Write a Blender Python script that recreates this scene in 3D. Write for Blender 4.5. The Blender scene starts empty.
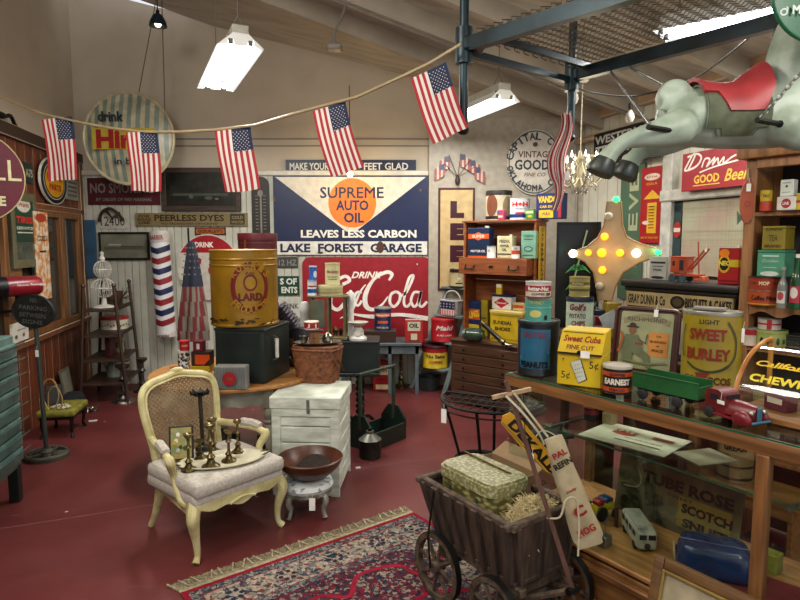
import bpy, bmesh, math, random
from mathutils import Vector, Matrix
from math import sin, cos, pi, radians, sqrt
random.seed(7)
V = Vector
F = 600.0; EYE = 1.65; TH = math.atan(60/600.0)
SC = bpy.context.scene; COL = SC.collection
def ray(px, py):
    a = (px-400)/F; b = (300-py)/F
    return V((a, cos(TH)+b*sin(TH), -sin(TH)+b*cos(TH)))
def onz(px, py, z=0.0):
    d = ray(px, py); t = (z-EYE)/d.z
    return V((d.x*t, d.y*t, z))
def onY(px, py, Y):
    d = ray(px, py); t = Y/d.y
    return V((d.x*t, Y, EYE+d.z*t))
class Pl:
    """vertical plane through p0, things on it are turned by rz and face local -Y"""
    def __init__(s, p0, deg):
        s.rz = radians(deg); s.p = V((p0[0], p0[1], 0)); s.ex = V((cos(s.rz), sin(s.rz), 0)); s.n = V((sin(s.rz), -cos(s.rz), 0))
    def off(s, d):
        return Pl(s.p+s.n*d, math.degrees(s.rz))
    def hit(s, px, py):
        d = ray(px, py); o = V((0, 0, EYE)); t = (s.p-o).dot(s.n)/d.dot(s.n)
        return o+d*t
    def box(s, b, zb=None):
        x0, x1, y0, y1 = b; yc = (y0+y1)/2; xc = (x0+x1)/2
        a = s.hit(x0, yc); c = s.hit(x1, yc); w = (c-a).length
        top = s.hit(xc, y0).z; bot = s.hit(xc, y1).z if zb is None else zb
        c = (a+c)/2
        return V((c.x, c.y, bot)), w, top-bot
def PY(Y): return Pl((0, Y), 0)
BACK = Pl((0, 6.8), 0); LEFT = Pl((-3.6, 6.8), 101.3); RIGHT = Pl((2.04, 6.8), -72.8)
# counter frame
CT = 1.0
P1 = onz(508, 372, CT); P2 = onz(800, 445, CT)
CU = (P2-P1).normalized(); CN = V((-CU.y, CU.x, 0)); CDEG = math.degrees(math.atan2(CU.y, CU.x))
def CF(n): return Pl(P1+CN*n, CDEG)
def CP(u, n, z=0): p = P1+CU*u+CN*n; return V((p.x, p.y, z))
CR = radians(CDEG)
# ---------------------------------------------------------------- materials
MATS = {}
def lin(c):
    c /= 255.0
    return c/12.92 if c <= .04045 else ((c+.055)/1.055)**2.4
def hexc(h): return tuple(lin(int(h[i:i+2], 16))**1.16 for i in (0, 2, 4))+(1,)
def newmat(name):
    m = bpy.data.materials.new(name); m.use_nodes = True
    nt = m.node_tree; return m, nt, nt.nodes['Principled BSDF'], nt.nodes.new, nt.links.new
def mt(name, h, rough=.55, metal=0., var=.18, scale=9., bump=0., stretch=(1, 1, 1), h2=None, spec=.5, alpha=None, detail=4, lo=.35, hi=.7, bscale=None):
    if name in MATS: return MATS[name]
    m, nt, bs, N, L = newmat(name)
    tc = N('ShaderNodeTexCoord'); mp = N('ShaderNodeMapping'); mp.inputs['Scale'].default_value = stretch
    L(tc.outputs['Object'], mp.inputs['Vector'])
    no = N('ShaderNodeTexNoise'); no.inputs['Scale'].default_value = scale; no.inputs['Detail'].default_value = detail
    L(mp.outputs['Vector'], no.inputs['Vector'])
    cr = N('ShaderNodeValToRGB'); a = hexc(h)
    b = hexc(h2) if h2 else tuple(x*(1-2.2*var) if i < 3 else 1 for i, x in enumerate(a))
    cr.color_ramp.elements[0].position = lo; cr.color_ramp.elements[0].color = b
    cr.color_ramp.elements[1].position = hi; cr.color_ramp.elements[1].color = a
    L(no.outputs['Fac'], cr.inputs['Fac']); L(cr.outputs['Color'], bs.inputs['Base Color'])
    bs.inputs['Roughness'].default_value = rough; bs.inputs['Metallic'].default_value = metal
    bs.inputs['Specular IOR Level'].default_value = spec
    if bump:
        bu = N('ShaderNodeBump'); bu.inputs['Strength'].default_value = bump; bu.inputs['Distance'].default_value = .01
        if bscale:
            n2 = N('ShaderNodeTexNoise'); n2.inputs['Scale'].default_value = bscale; L(mp.outputs['Vector'], n2.inputs['Vector']); L(n2.outputs['Fac'], bu.inputs['Height'])
        else: L(no.outputs['Fac'], bu.inputs['Height'])
        L(bu.outputs['Normal'], bs.inputs['Normal'])
    MATS[name] = m; return m
def wood(name, h, h2, axis='z', rough=.5, scale=6):
    st = {'x': (.6, 7, 7), 'y': (7, .6, 7), 'z': (7, 7, .6)}[axis]
    return mt(name, h, rough, 0, h2=h2, scale=scale, stretch=st, bump=.15, lo=.3, hi=.68)
def emis(name, h, s):
    if name in MATS: return MATS[name]
    m, nt, bs, N, L = newmat(name)
    bs.inputs['Base Color'].default_value = hexc(h); bs.inputs['Emission Color'].default_value = hexc(h); bs.inputs['Emission Strength'].default_value = s
    MATS[name] = m; return m
def glass(name, h='ffffff', rough=.02, ior=1.45, mix=.88):
    """thin clear pane: mostly see-through with a fresnel reflection"""
    m, nt, bs, N, L = newmat(name)
    nt.nodes.remove(bs); out = nt.nodes['Material Output']
    t = N('ShaderNodeBsdfTransparent'); t.inputs[0].default_value = hexc(h)
    g = N('ShaderNodeBsdfGlossy'); g.inputs['Roughness'].default_value = rough
    lw = N('ShaderNodeLayerWeight'); lw.inputs[0].default_value = .5; pw = N('ShaderNodeMath'); pw.operation = 'POWER'; pw.inputs[1].default_value = 3.5
    ml = N('ShaderNodeMath'); ml.operation = 'MULTIPLY_ADD'; ml.inputs[1].default_value = .6; ml.inputs[2].default_value = .04 if ior < 1.7 else .25; mx = N('ShaderNodeMixShader')
    L(lw.outputs['Facing'], pw.inputs[0]); L(pw.outputs[0], ml.inputs[0])
    L(ml.outputs[0], mx.inputs[0]); L(t.outputs[0], mx.inputs[1]); L(g.outputs[0], mx.inputs[2]); L(mx.outputs[0], out.inputs[0])
    MATS[name] = m; return m
def M(c):
    if isinstance(c, bpy.types.Material): return c
    if c in MATS: return MATS[c]
    return mt('paint_'+c, c, rough=.42, var=.1, scale=14, spec=.35)
# ---------------------------------------------------------------- text
TC = {}
def tmesh(s, bold=.02, shear=0):
    k = (s, bold, shear)
    if k in TC: return TC[k]
    cu = bpy.data.curves.new('t', 'FONT'); cu.body = s; cu.size = 1; em = bold and 'M' in s; cu.offset = 0 if em else bold; cu.shear = shear; cu.resolution_u = 2
    ob = bpy.data.objects.new('t', cu); me = ob.to_mesh()
    vs = [(v.co.x, v.co.y) for v in me.vertices]; fs = [tuple(p.vertices) for p in me.polygons]
    if em:  # the outline offset breaks this letter, so thicken by overlapping shifted copies
        n = len(vs); b = bold*.9; v0 = vs; f0 = fs; vs = []; fs = []
        for i, (dx, dy) in enumerate(((b, b), (-b, b), (b, -b), (-b, -b))): vs += [(x+dx, y+dy) for x, y in v0]; fs += [tuple(k+i*n for k in q) for q in f0]
    ob.to_mesh_clear(); bpy.data.objects.remove(ob); bpy.data.curves.remove(cu)
    x0 = min(v[0] for v in vs); x1 = max(v[0] for v in vs); y0 = min(v[1] for v in vs); y1 = max(v[1] for v in vs)
    vs = [((x-(x0+x1)/2)/(x1-x0), (y-(y0+y1)/2)/(y1-y0)) for x, y in vs]
    TC[k] = (vs, fs, 4 if em else 1); return TC[k]
# ---------------------------------------------------------------- builder
PEND = []
def cat_rom(p, n=8, closed=False):
    p = [V(q) for q in p]; out = []; N = len(p); R = N if closed else N-1
    for i in range(R):
        g = lambda k: p[k % N] if closed else p[max(0, min(N-1, k))]
        a, b, c, d = g(i-1), g(i), g(i+1), g(i+2)
        for j in range(n):
            t = j/n
            out.append(.5*((2*b)+(-a+c)*t+(2*a-5*b+4*c-d)*t*t+(-a+3*b-3*c+d)*t**3))
    if not closed: out.append(p[-1])
    return out
class G:
    def __init__(s, name, parent=None, loc=(0, 0, 0), rz=0, ang=35):
        s.bm = bmesh.new(); s.name = name; s.parent = parent; s.mats = []; s.mi = 0; s.X = Matrix(); s.loc = V(loc); s.rz = rz
        s.props = {}; s.ang = ang; s.bent = None; s.y = 0; s.ly = 0; s.mods = []; s.ob = None; s.rx = 0; s.ry = 0
        PEND.append(s)
    def m(s, c):
        c = M(c)
        if c not in s.mats: s.mats.append(c)
        s.mi = s.mats.index(c); return s
    def x(s, loc=(0, 0, 0), rx=0, ry=0, rz=0):
        s.X = Matrix.Translation(V(loc)) @ Matrix.Rotation(radians(rz), 4, 'Z') @ Matrix.Rotation(radians(ry), 4, 'Y') @ Matrix.Rotation(radians(rx), 4, 'X'); return s
    def v(s, p): return s.bm.verts.new(s.X @ V(p))
    def f(s, vs):
        try:
            fc = s.bm.faces.new(vs); fc.material_index = s.mi; fc.smooth = True; return fc
        except ValueError: return None
    def box(s, c, d, bev=0, seg=1, top=1, topy=None):
        hx, hy, hz = d[0]/2, d[1]/2, d[2]/2; ty = top if topy is None else topy
        vs = [s.v((c[0]+i*hx*(top if k > 0 else 1), c[1]+j*hy*(ty if k > 0 else 1), c[2]+k*hz)) for i in (-1, 1) for j in (-1, 1) for k in (-1, 1)]
        fs = [s.f([vs[q] for q in t]) for t in ((0, 1, 3, 2), (4, 6, 7, 5), (0, 4, 5, 1), (2, 3, 7, 6), (0, 2, 6, 4), (1, 5, 7, 3))]
        if bev:
            es = {e for f in fs for e in f.edges}
            r = bmesh.ops.bevel(s.bm, geom=list(es), offset=min(bev, hx*.98, hy*.98, hz*.98), segments=seg, affect='EDGES', profile=.6)
            for f in r['faces']: f.smooth = True
        return s
    def ring(s, c, r, n, a, b):
        return [s.v(V(c)+a*(cos(2*pi*k/n)*r)+b*(sin(2*pi*k/n)*r)) for k in range(n)]
    def cyl(s, p0, p1, r0, r1=None, n=16, cap=True):
        return s.tube([p0, p1], [r0, r0 if r1 is None else r1], n, cap)
    def tube(s, pts, r, n=8, cap=True, closed=False, flat=1):
        pts = [V(p) for p in pts]; rs = r if isinstance(r, (list, tuple)) else [r]*len(pts); rings = []; a = None; N = len(pts)
        for i, p in enumerate(pts):
            if closed: d = pts[(i+1) % N]-pts[i-1]
            else: d = (pts[min(i+1, N-1)]-pts[max(i-1, 0)])
            if d.length < 1e-9: d = V((0, 0, 1))
            d.normalize()
            if a is None: a = d.orthogonal().normalized() if abs(d.z) < .9 else (V((1, 0, 0))-d*d.x).normalized()
            else:
                a = a-d*a.dot(d)
                a = a.normalized() if a.length > 1e-6 else d.orthogonal().normalized()
            b = d.cross(a); rings.append(s.ring(p, rs[i], n, a, b*flat))
        R = N if closed else N-1
        for i in range(R):
            q, w = rings[i], rings[(i+1) % N]
            for k in range(n): s.f([q[k], q[(k+1) % n], w[(k+1) % n], w[k]])
        if cap and not closed: s.f(rings[0][::-1]); s.f(rings[-1])
        return s
    def lathe(s, prof, c=(0, 0, 0), n=24, sx=1, sy=1, cols=None):
        rings = []
        for r, z in prof:
            if r <= 1e-5: rings.append([s.v((c[0], c[1], c[2]+z))])
            else: rings.append([s.v((c[0]+r*sx*cos(2*pi*k/n), c[1]+r*sy*sin(2*pi*k/n), c[2]+z)) for k in range(n)])
        for i in range(len(rings)-1):
            a, b = rings[i], rings[i+1]
            if cols: s.m(cols[min(i, len(cols)-1)])
            for k in range(n):
                q = (k+1) % n
                if len(a) == 1 and len(b) == 1: continue
                if len(a) == 1: s.f([a[0], b[q], b[k]])
                elif len(b) == 1: s.f([a[k], a[q], b[0]])
                else: s.f([a[k], a[q], b[q], b[k]])
        return s
    def sph(s, c, r, n=16, sc=(1, 1, 1)):
        m = n//2; rings = []
        for i in range(m+1):
            t = pi*i/m
            if i in (0, m): rings.append([s.v((c[0], c[1], c[2]-r*sc[2]*cos(t)))])
            else: rings.append([s.v((c[0]+r*sc[0]*sin(t)*cos(2*pi*k/n), c[1]+r*sc[1]*sin(t)*sin(2*pi*k/n), c[2]-r*sc[2]*cos(t))) for k in range(n)])
        for i in range(m):
            a, b = rings[i], rings[i+1]
            for k in range(n):
                q = (k+1) % n
                if len(a) == 1: s.f([a[0], b[q], b[k]])
                elif len(b) == 1: s.f([a[k], a[q], b[0]])
                else: s.f([a[k], a[q], b[q], b[k]])
        return s
    def plate(s, pts, y0, y1):
        """outline in x,z extruded from y0 to y1"""
        a = [s.v((p[0], y0, p[1])) for p in pts]; b = [s.v((p[0], y1, p[1])) for p in pts]; n = len(pts)
        s.f(a); s.f(b[::-1])
        for k in range(n): s.f([a[k], b[k], b[(k+1) % n], a[(k+1) % n]])
        return s
    def slab(s, pts, z0, z1):
        """outline in x,y extruded from z0 to z1"""
        a = [s.v((p[0], p[1], z0)) for p in pts]; b = [s.v((p[0], p[1], z1)) for p in pts]; n = len(pts)
        s.f(a[::-1]); s.f(b)
        for k in range(n): s.f([a[k], a[(k+1) % n], b[(k+1) % n], b[k]])
        return s
    # ---- paint laid on a flat (y) or round (bent=R about local axis) front
    def mp(s, x, z):
        o = s.ly
        if s.bent:
            R = s.bent[0]; k = s.bent[1] if len(s.bent) > 1 else 1
            a = x/R; return (sin(a)*(R+o), -cos(a)*(R*k+o), z)
        return (x, s.y-o, z)
    def strip(s, xs, lo, hi):
        p = None
        for x in xs:
            q = (s.v(s.mp(x, lo(x))), s.v(s.mp(x, hi(x))))
            if p: s.f([p[0], q[0], q[1], p[1]])
            p = q
    def rect(s, x, z, w, h, c=None):
        if c: s.m(c)
        n = max(1, int(w/s.bent[0]/.25)+1) if s.bent else 1
        s.strip([x-w/2+w*i/n for i in range(n+1)], lambda t: z-h/2, lambda t: z+h/2); s.ly += .0008; return s
    def disc(s, x, z, w, h, c=None, n=20):
        if c: s.m(c)
        xs = [x-w/2*cos(pi*i/n) for i in range(n+1)]
        g = lambda t: h/2*sqrt(max(0, 1-((t-x)/(w/2))**2))+1e-5
        s.strip(xs, lambda t: z-g(t), lambda t: z+g(t)); s.ly += .0008; return s
    def pol(s, pts, c=None):
        if c: s.m(c)
        s.f([s.v(s.mp(a, b)) for a, b in pts]); s.ly += .0008; return s
    def line(s, pts, w, c=None, smooth=0, ws=None):
        if c: s.m(c)
        P = [V((a, b, 0)) for a, b in pts]
        if smooth: P = cat_rom(P, smooth)
        prev = None; N = len(P)
        for i, p in enumerate(P):
            d = P[min(i+1, N-1)]-P[max(i-1, 0)]; d = d.normalized() if d.length > 1e-9 else V((1, 0, 0)); q = V((-d.y, d.x, 0))
            ww = w
            if ws:
                t = i/(N-1)*(len(ws)-1); k = int(min(t, len(ws)-2)); ww = w*(ws[k]+(ws[k+1]-ws[k])*(t-k))
            a = p+q*ww/2; b = p-q*ww/2
            cur = (s.v(s.mp(a.x, a.y)), s.v(s.mp(b.x, b.y)))
            if prev: s.f([prev[0], prev[1], cur[1], cur[0]])
            prev = cur
        s.ly += .0006; return s
    def text(s, t, x, z, w, h, c=None, bold=.02, shear=0, rot=0, arc=None):
        if c: s.m(c)
        vs, fs, nc = tmesh(t, bold, shear); l0 = None; ca, sa = cos(radians(rot)), sin(radians(rot)); out = []
        o = s.ly
        if s.bent: s.ly += min(.004, (w/max(1, len(t)))**2/8/s.bent[0]+.0004)
        l0 = s.ly
        for i_, (a, b) in enumerate(vs):
            s.ly = l0+.0002*(i_*nc//len(vs)); a *= w; b *= h
            if arc:   # arc = radius; positive: text on top of a circle centred (x, z)
                R = arc; an = a/abs(R)
                if R > 0: px, pz = x+sin(an)*(R+b), z+cos(an)*(R+b)
                else: px, pz = x+sin(an)*(-R-b), z-cos(an)*(-R-b)
            else: px, pz = x+a*ca-b*sa, z+a*sa+b*ca
            out.append(s.v(s.mp(px, pz)))
        for q in fs: s.f([out[k] for k in q])
        s.ly = o+.0008; return s
    def art(s, L, W, H):
        """picture list in fractions of W,H with origin at bottom centre"""
        for a in L:
            k, c, r = a[0], a[1], a[2:]
            if k == 'r': s.rect(r[0]*W, r[1]*H, r[2]*W, r[3]*H, c)
            elif k == 'd': s.disc(r[0]*W, r[1]*H, r[2]*W, r[3]*H, c)
            elif k == 't':
                kw = r[5] if len(r) > 5 else {}
                s.text(r[0], r[1]*W, r[2]*H, r[3]*W, r[4]*H, c, **kw)
            elif k == 'p': s.pol([(p[0]*W, p[1]*H) for p in r[0]], c)
            elif k == 'l': s.line([(p[0]*W, p[1]*H) for p in r[0]], r[1]*H, c, smooth=r[2] if len(r) > 2 else 0)
        return s
    def build(s):
        me = bpy.data.meshes.new(s.name); s.bm.normal_update()
        s.bm.to_mesh(me); s.bm.free()
        for c in s.mats: me.materials.append(c)
        me.set_sharp_from_angle(angle=radians(s.ang))
        o = bpy.data.objects.new(s.name, me); COL.objects.link(o); o.location = s.loc; o.rotation_euler = (s.rx, s.ry, s.rz)
        if s.parent is not None:
            par = s.parent
            if isinstance(par, G):
                if par.ob is None: flush_one(par)
                par = par.ob
            o.parent = par
        for k, v in s.props.items(): o[k] = v
        for t, kw in s.mods:
            md = o.modifiers.new(t.lower(), t)
            for k, v in kw.items(): setattr(md, k, v)
        s.ob = o; return o
def flush_one(g):
    if g in PEND: PEND.remove(g); g.build()
def flush():
    while PEND: g = PEND.pop(0); g.build()
def thing(name, label, cat, loc=(0, 0, 0), rz=0, group=None, rx=0, ry=0):
    o = bpy.data.objects.new(name, None); COL.objects.link(o); o.empty_display_size = .05
    o.location = V(loc); o.rotation_euler = (rx, ry, rz); o['label'] = label; o['category'] = cat
    if group: o['group'] = group
    return o
def solo(name, label, cat, loc=(0, 0, 0), rz=0, group=None, kind=None, ang=35):
    g = G(name, None, loc, rz, ang); g.props = {'label': label, 'category': cat}
    if group: g.props['group'] = group
    if kind: g.props['kind'] = kind
    return g
def part(t, name, c=None, label=None, ang=35):
    g = G(name, t, ang=ang)
    if c: g.m(c)
    if label: g.props['label'] = label
    return g
def struct(name, c=None):
    g = G(name); g.props['kind'] = 'structure'
    if c: g.m(c)
    return g
def dup(root, loc, rz=None, label=None, group=None, rx=None, ry=None):
    flush()
    r = root.copy(); COL.objects.link(r); r.location = V(loc)
    if rz is not None: r.rotation_euler[2] = rz
    if rx is not None: r.rotation_euler[0] = rx
    if ry is not None: r.rotation_euler[1] = ry
    if label: r['label'] = label
    if group: r['group'] = group
    def rec(a, b):
        for ch in list(a.children):
            if ch == b: continue
            c = ch.copy(); COL.objects.link(c); c.parent = b; rec(ch, c)
    rec(root, r); return r
# ---------------------------------------------------------------- generic goods
def tag_mesh(t, x, y, z, w=.022, h=.04, name='price_tag'):
    g = part(t, name, 'f2f0ea'); g.box((x, y, z-h/2), (w, .002, h), .0008); g.cyl((x, y, z), (x+.003, y, z+.03), .0008, n=5)
    return g
def can(name, label, cat, pl, b, zb=None, col='888888', lid='999999', art=(), lidh=.1, group=None, rz=0, rim=True, sy=1, nrmback=True, plain=False):
    loc, w, h = pl.box(b, zb); R = (b[1]-b[0])/2*loc.y/F
    kk = 1+R*sy/V((loc.x, loc.y)).length; loc = V((loc.x*kk, loc.y*kk, loc.z)); R *= kk; w = 2*R; LH = h*lidh; face = -math.atan2(loc.x, loc.y)
    if plain:
        g = solo(name, label, cat, loc, face+radians(rz), group); bd = g; ld = g
    else:
        t = thing(name, label, cat, loc, face+radians(rz), group)
        bd = part(t, 'body'); ld = part(t, 'lid')
    bd.m(col)
    if rim: bd.lathe([(0, 0), (R*.97, 0), (R*1.0, h*.012), (R*1.0, h*.03), (R*.975, h*.045), (R*.975, h-LH), (0, h-LH)], n=32, sy=sy)
    else: bd.lathe([(0, 0), (R*.98, 0), (R*.98, h-LH), (0, h-LH)], n=32, sy=sy)
    bd.bent = (R*.98, sy); bd.ly = .0008
    bd.art(art, w, h)
    bd.bent = None
    ld.m(lid)
    ld.lathe([(R*.975, h-LH), (R, h-LH), (R, h-LH*.15), (R*.985, h), (R*.93, h), (R*.91, h-LH*.35), (0, h-LH*.35)], n=32, sy=sy)
    return (bd.props and bd) if plain else t, loc, R, h
def tin(name, label, cat, pl, b, zb=None, d=.1, col='888888', top=None, art=(), group=None, rz=0, spout=False, bev=.004, lid=0, side=()):
    loc, w, h = pl.box(b, zb); loc = loc-pl.n*d/2
    if spout or lid:
        t = thing(name, label, cat, loc, pl.rz+radians(rz), group); bd = part(t, 'body')
    else:
        t = bd = solo(name, label, cat, loc, pl.rz+radians(rz), group)
    LH = h*lid
    bd.m(col).box((0, 0, (h-LH)/2), (w, d, h-LH), bev)
    if top and not lid: bd.m(top).box((0, 0, h+.0005), (w*.97, d*.97, .002))
    bd.y = -d/2; bd.ly = .0008; bd.art(art, w, h)
    if side:
        bd.X = Matrix.Rotation(radians(90), 4, 'Z'); bd.y = -w/2; bd.ly = .0008; bd.art(side, d, h); bd.X = Matrix()
    if spout: part(t, 'spout', 'c9c6bd').cyl((w*.28, 0, h-.002), (w*.28, 0, h+h*.07), w*.09, n=12)
    if lid: part(t, 'lid', top or col).box((0, 0, h-LH/2), (w*1.03, d*1.03, LH), bev)
    return t, loc, w, h
def sign(name, label, cat, pl, b, col, art=(), th=.012, frame=None, fw=.02, group=None, tilt=0, shape='rect', edge=None, gap=.002):
    loc, w, h = pl.box(b); loc = loc+pl.n*(gap+th)
    if frame:
        t = thing(name, label, cat, loc, pl.rz, group, ry=radians(tilt)); bd = part(t, 'panel'); fr = part(t, 'frame', frame)
        for sx in (-1, 1): fr.box((sx*(w/2-fw/2), th/2-.004, h/2), (fw, th+.008, h), .003)
        for z in (fw/2, h-fw/2): fr.box((0, th/2-.004, z), (w-2*fw, th+.008, fw), .003)
    else:
        bd = solo(name, label, cat, loc, pl.rz, group); bd.ry = radians(tilt); t = bd
    bd.m(edge or col)
    if shape == 'rect': bd.box((0, th/2, h/2), (w, th, h), .002)
    elif shape == 'disc':
        N = 40; bd.plate([(w/2*cos(2*pi*k/N), h/2+h/2*sin(2*pi*k/N)) for k in range(N)], 0, th)
    elif shape == 'round':
        r = min(w, h)*.09; pts = []
        for cx, cz, a0 in ((w/2-r, h-r, 0), (-w/2+r, h-r, 90), (-w/2+r, r, 180), (w/2-r, r, 270)):
            pts += [(cx+r*cos(radians(a0+k*18)), cz+r*sin(radians(a0+k*18))) for k in range(6)]
        bd.plate(pts, 0, th)
    bd.y = 0; bd.ly = .0008
    if edge and shape == 'disc': bd.disc(0, h/2, w*.95, h*.95, col, n=36)
    bd.art(art, w, h)
    return t, loc, w, h
# ================================================================ materials of the place
W_OAK = wood('oak', '94693c', '684524', 'x'); W_OAKZ = wood('oak_upright', '8f653a', '644223', 'z')
W_HUTCH = wood('hutch_wood', '9c5d30', '74401f', 'x'); W_DARK = wood('dark_wood', '4a3122', '2c1c13', 'x'); W_DARKZ = wood('dark_wood_upright', '4a3122', '2a1b13', 'z')
W_PINE = wood('knotty_pine', '7d4526', '54291a', 'z', scale=4); W_TRIM = wood('pine_trim', '8d5a30', '64391c', 'y')
W_TABLE = wood('table_oak', 'b98a52', '93683a', 'x'); W_GREY = wood('weathered_wood', '5b4c40', '352a22', 'z', rough=.75)
W_CAB = wood('cabinet_walnut', '5f412a', '40291a', 'x'); W_LIGHT = wood('pale_stick', 'b39a77', '8a6f50', 'z'); W_RUST = wood('rusty_pole', '69483a', '42291f', 'z', rough=.75)
BRASS = mt('brass', '8f8058', .3, .85, var=.2, h2='51462e', scale=30); IRON = mt('black_iron', '23221f', .5, .6); STEEL = mt('worn_steel', '9a9a94', .4, .7, var=.2)
SILVER = mt('tarnished_silver', 'b0aca0', .28, .9, h2='5c5850', scale=20); TEAL = mt('rack_teal_steel', '2c4650', .38, .35, h2='16262c', scale=5)
CREAM = mt('cream_paint', 'd6cfa2', .5, h2='b3a877', scale=12); WHITEP = mt('white_chipped_paint', 'dfe3d8', .6, h2='b3b8aa', scale=7, stretch=(1, 1, 3))
LINEN = mt('grey_linen', 'c4beb4', .85, h2='aca69c', scale=60, bump=.15); GREENBOX = mt('green_black_metal', '2a3733', .5, .2, h2='18201e', scale=4)
GLASS = glass('clear_pane', 'f6faf7'); GLASSG = glass('green_pane', 'f0f6f2')
# ---------------------------------------------------------------- room
def ceil_z(x, y):
    xr = 2.04+.31*(6.8-y); return 2.97+.245*(xr-x)
def floor_mat():
    m, nt, bs, N, L = newmat('painted_concrete')
    tc = N('ShaderNodeTexCoord')
    def noise(s, d=4, st=None):
        n = N('ShaderNodeTexNoise'); n.inputs['Scale'].default_value = s; n.inputs['Detail'].default_value = d
        if st:
            q = N('ShaderNodeMapping'); q.inputs['Scale'].default_value = st; q.inputs['Rotation'].default_value = (0, 0, .2); L(tc.outputs['Object'], q.inputs[0]); L(q.outputs[0], n.inputs[0])
        else: L(tc.outputs['Object'], n.inputs[0])
        return n
    def ramp(src, p0, c0, p1, c1):
        r = N('ShaderNodeValToRGB'); r.color_ramp.elements[0].position = p0; r.color_ramp.elements[1].position = p1
        r.color_ramp.elements[0].color = c0; r.color_ramp.elements[1].color = c1; L(src, r.inputs[0]); return r
    base = ramp(noise(1.3, 5).outputs[0], .3, hexc('5e2e2e'), .7, hexc('743b3a'))
    sc = ramp(noise(5, 6, (1, 5, 1)).outputs[0], .62, (0, 0, 0, 1), .8, (1, 1, 1, 1))
    mx = N('ShaderNodeMixRGB'); mx.inputs[2].default_value = hexc('80504d'); L(sc.outputs[0], mx.inputs[0]); L(base.outputs[0], mx.inputs[1])
    vo = N('ShaderNodeTexVoronoi'); vo.inputs['Scale'].default_value = 5.5; L(tc.outputs['Object'], vo.inputs[0])
    sp = ramp(vo.outputs['Distance'], .045, (1, 1, 1, 1), .07, (0, 0, 0, 1))
    sel = ramp(noise(3.1, 2).outputs[0], .5, (0, 0, 0, 1), .56, (.75, .75, .75, 1)); ml = N('ShaderNodeMath'); ml.operation = 'MULTIPLY'
    L(sp.outputs[0], ml.inputs[0]); L(sel.outputs[0], ml.inputs[1])
    m2 = N('ShaderNodeMixRGB'); m2.inputs[2].default_value = hexc('d8c4bb'); L(ml.outputs[0], m2.inputs[0]); L(mx.outputs[0], m2.inputs[1])
    L(m2.outputs[0], bs.inputs['Base Color'])
    rr = ramp(noise(2.2, 5).outputs[0], .3, (.3, .3, .3, 1), .75, (.5, .5, .5, 1)); L(rr.outputs[0], bs.inputs['Roughness'])
    bs.inputs['Specular IOR Level'].default_value = .4
    MATS['floor'] = m; return m
g = struct('floor', floor_mat())
FL = [(-4.6, 0), (-2.4, -1.2), (4.6, -1.2), (4.9, -.5), (2.04, 6.95), (-3.9, 6.95)]
g.slab([(-5, -1.5), (5.5, -1.5), (5.5, 7.0), (-5, 7.0)], -.08, 0)
g.m(mt('floor_joint', '9c6b66', .6))
def jline(a, b, w=.006):
    a = onz(*a); b = onz(*b); d = (b-a).normalized(); q = V((-d.y, d.x, 0))*w/2
    g.f([g.v(p+V((0, 0, .0012))) for p in (a-q, b-q, b+q, a+q)])
jline((0, 529), (140, 507)); jline((140, 507), (352, 471)); jline((352, 470), (446, 456))
PLASTER = mt('tan_plaster', 'c2b8a8', .85, var=.07, scale=1.5, h2='b3a999', bump=.1, bscale=30)
BEAD = mt('white_beadboard', 'c6c7bb', .6, var=.06, scale=4, h2='b2b3a6')
GROOVE = mt('board_groove', 'b0b0a4', .8)
def beadwall(g, W, z0, z1, t=.02, pitch=.082, x0=0):
    n = int(W/pitch)+1
    for i in range(n):
        a = x0+i*pitch; b = min(a+pitch-.008, x0+W)
        if b > a: g.m(BEAD).box(((a+b)/2, -t/2, (z0+z1)/2), (b-a, t, z1-z0), .004)
# back wall
g = struct('wall_back', PLASTER)
xa, xb = -3.75, 2.15
q = [(xa, 0), (xb, 0), (xb, ceil_z(xb, 6.8)+.05), (xa, ceil_z(xa, 6.8)+.05)]
g.loc = V((0, 6.8, 0)); g.plate(q, .0, .12)
zb = onY(400, 176, 6.8).z
g.m(GROOVE).box(((-3.6+.32)/2, -.004, zb/2), (3.92, .008, zb))
beadwall(g, 3.92, 0, zb, .018, x0=-3.6)
g.m('d2d0c4').box((-1.64, -.02, zb+.03), (3.92, .04, .06), .008)
for py in (139, 146): g.m('857c70').box((-.75, -.006, onY(400, py, 6.8).z), (5.3, .012, .012))
g.m('b0a899').box((1.18, -.03, 1.5), (1.72, .06, 3.0))
g.m('9c9486').cyl((1.96, -.06, 0), (1.96, -.06, 3.2), .018, n=8)
# left wall : upper plaster, pine panelling below, windows
def lw(x, y=0, z=0): return (x, y, z)
g = struct('wall_left', PLASTER); g.loc = LEFT.p; g.rz = LEFT.rz
g.plate([(-7.5, 0), (.05, 0), (.05, 4.5), (-7.5, 5.2)], 0, .1)
LZ = LEFT.hit(40, 149).z
g.m('dark_wood_upright').box((-3.7, -.002, LZ/2), (7.4, .008, LZ)); g.m(W_PINE)
def lx(px): h = LEFT.hit(px, 300); return (h-LEFT.p).dot(LEFT.ex)
def lz(px, py): return LEFT.hit(px, py).z
rail = lz(50, 331); wtop = LEFT.hit(60, 210).z
for i in range(40):
    a = -7.4+i*.185
    if a > -.02: break
    g.box((a+.09, -.012, rail/2), (.184, .024, rail), .0012)
    g.box((a+.09, -.012, (wtop+LZ)/2), (.184, .024, LZ-wtop), .0012)
g.m(W_DARKZ).box((-3.7, -.035, LZ+.04), (7.4, .07, .11), .006)
g.m(W_TRIM).box((-3.7, -.04, rail), (7.4, .08, .05), .006)
g.box((-3.7, -.03, wtop), (7.4, .06, .06), .006)
g.m(W_OAKZ).box((-.06, -.03, LZ/2), (.12, .06, LZ), .004)
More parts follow.
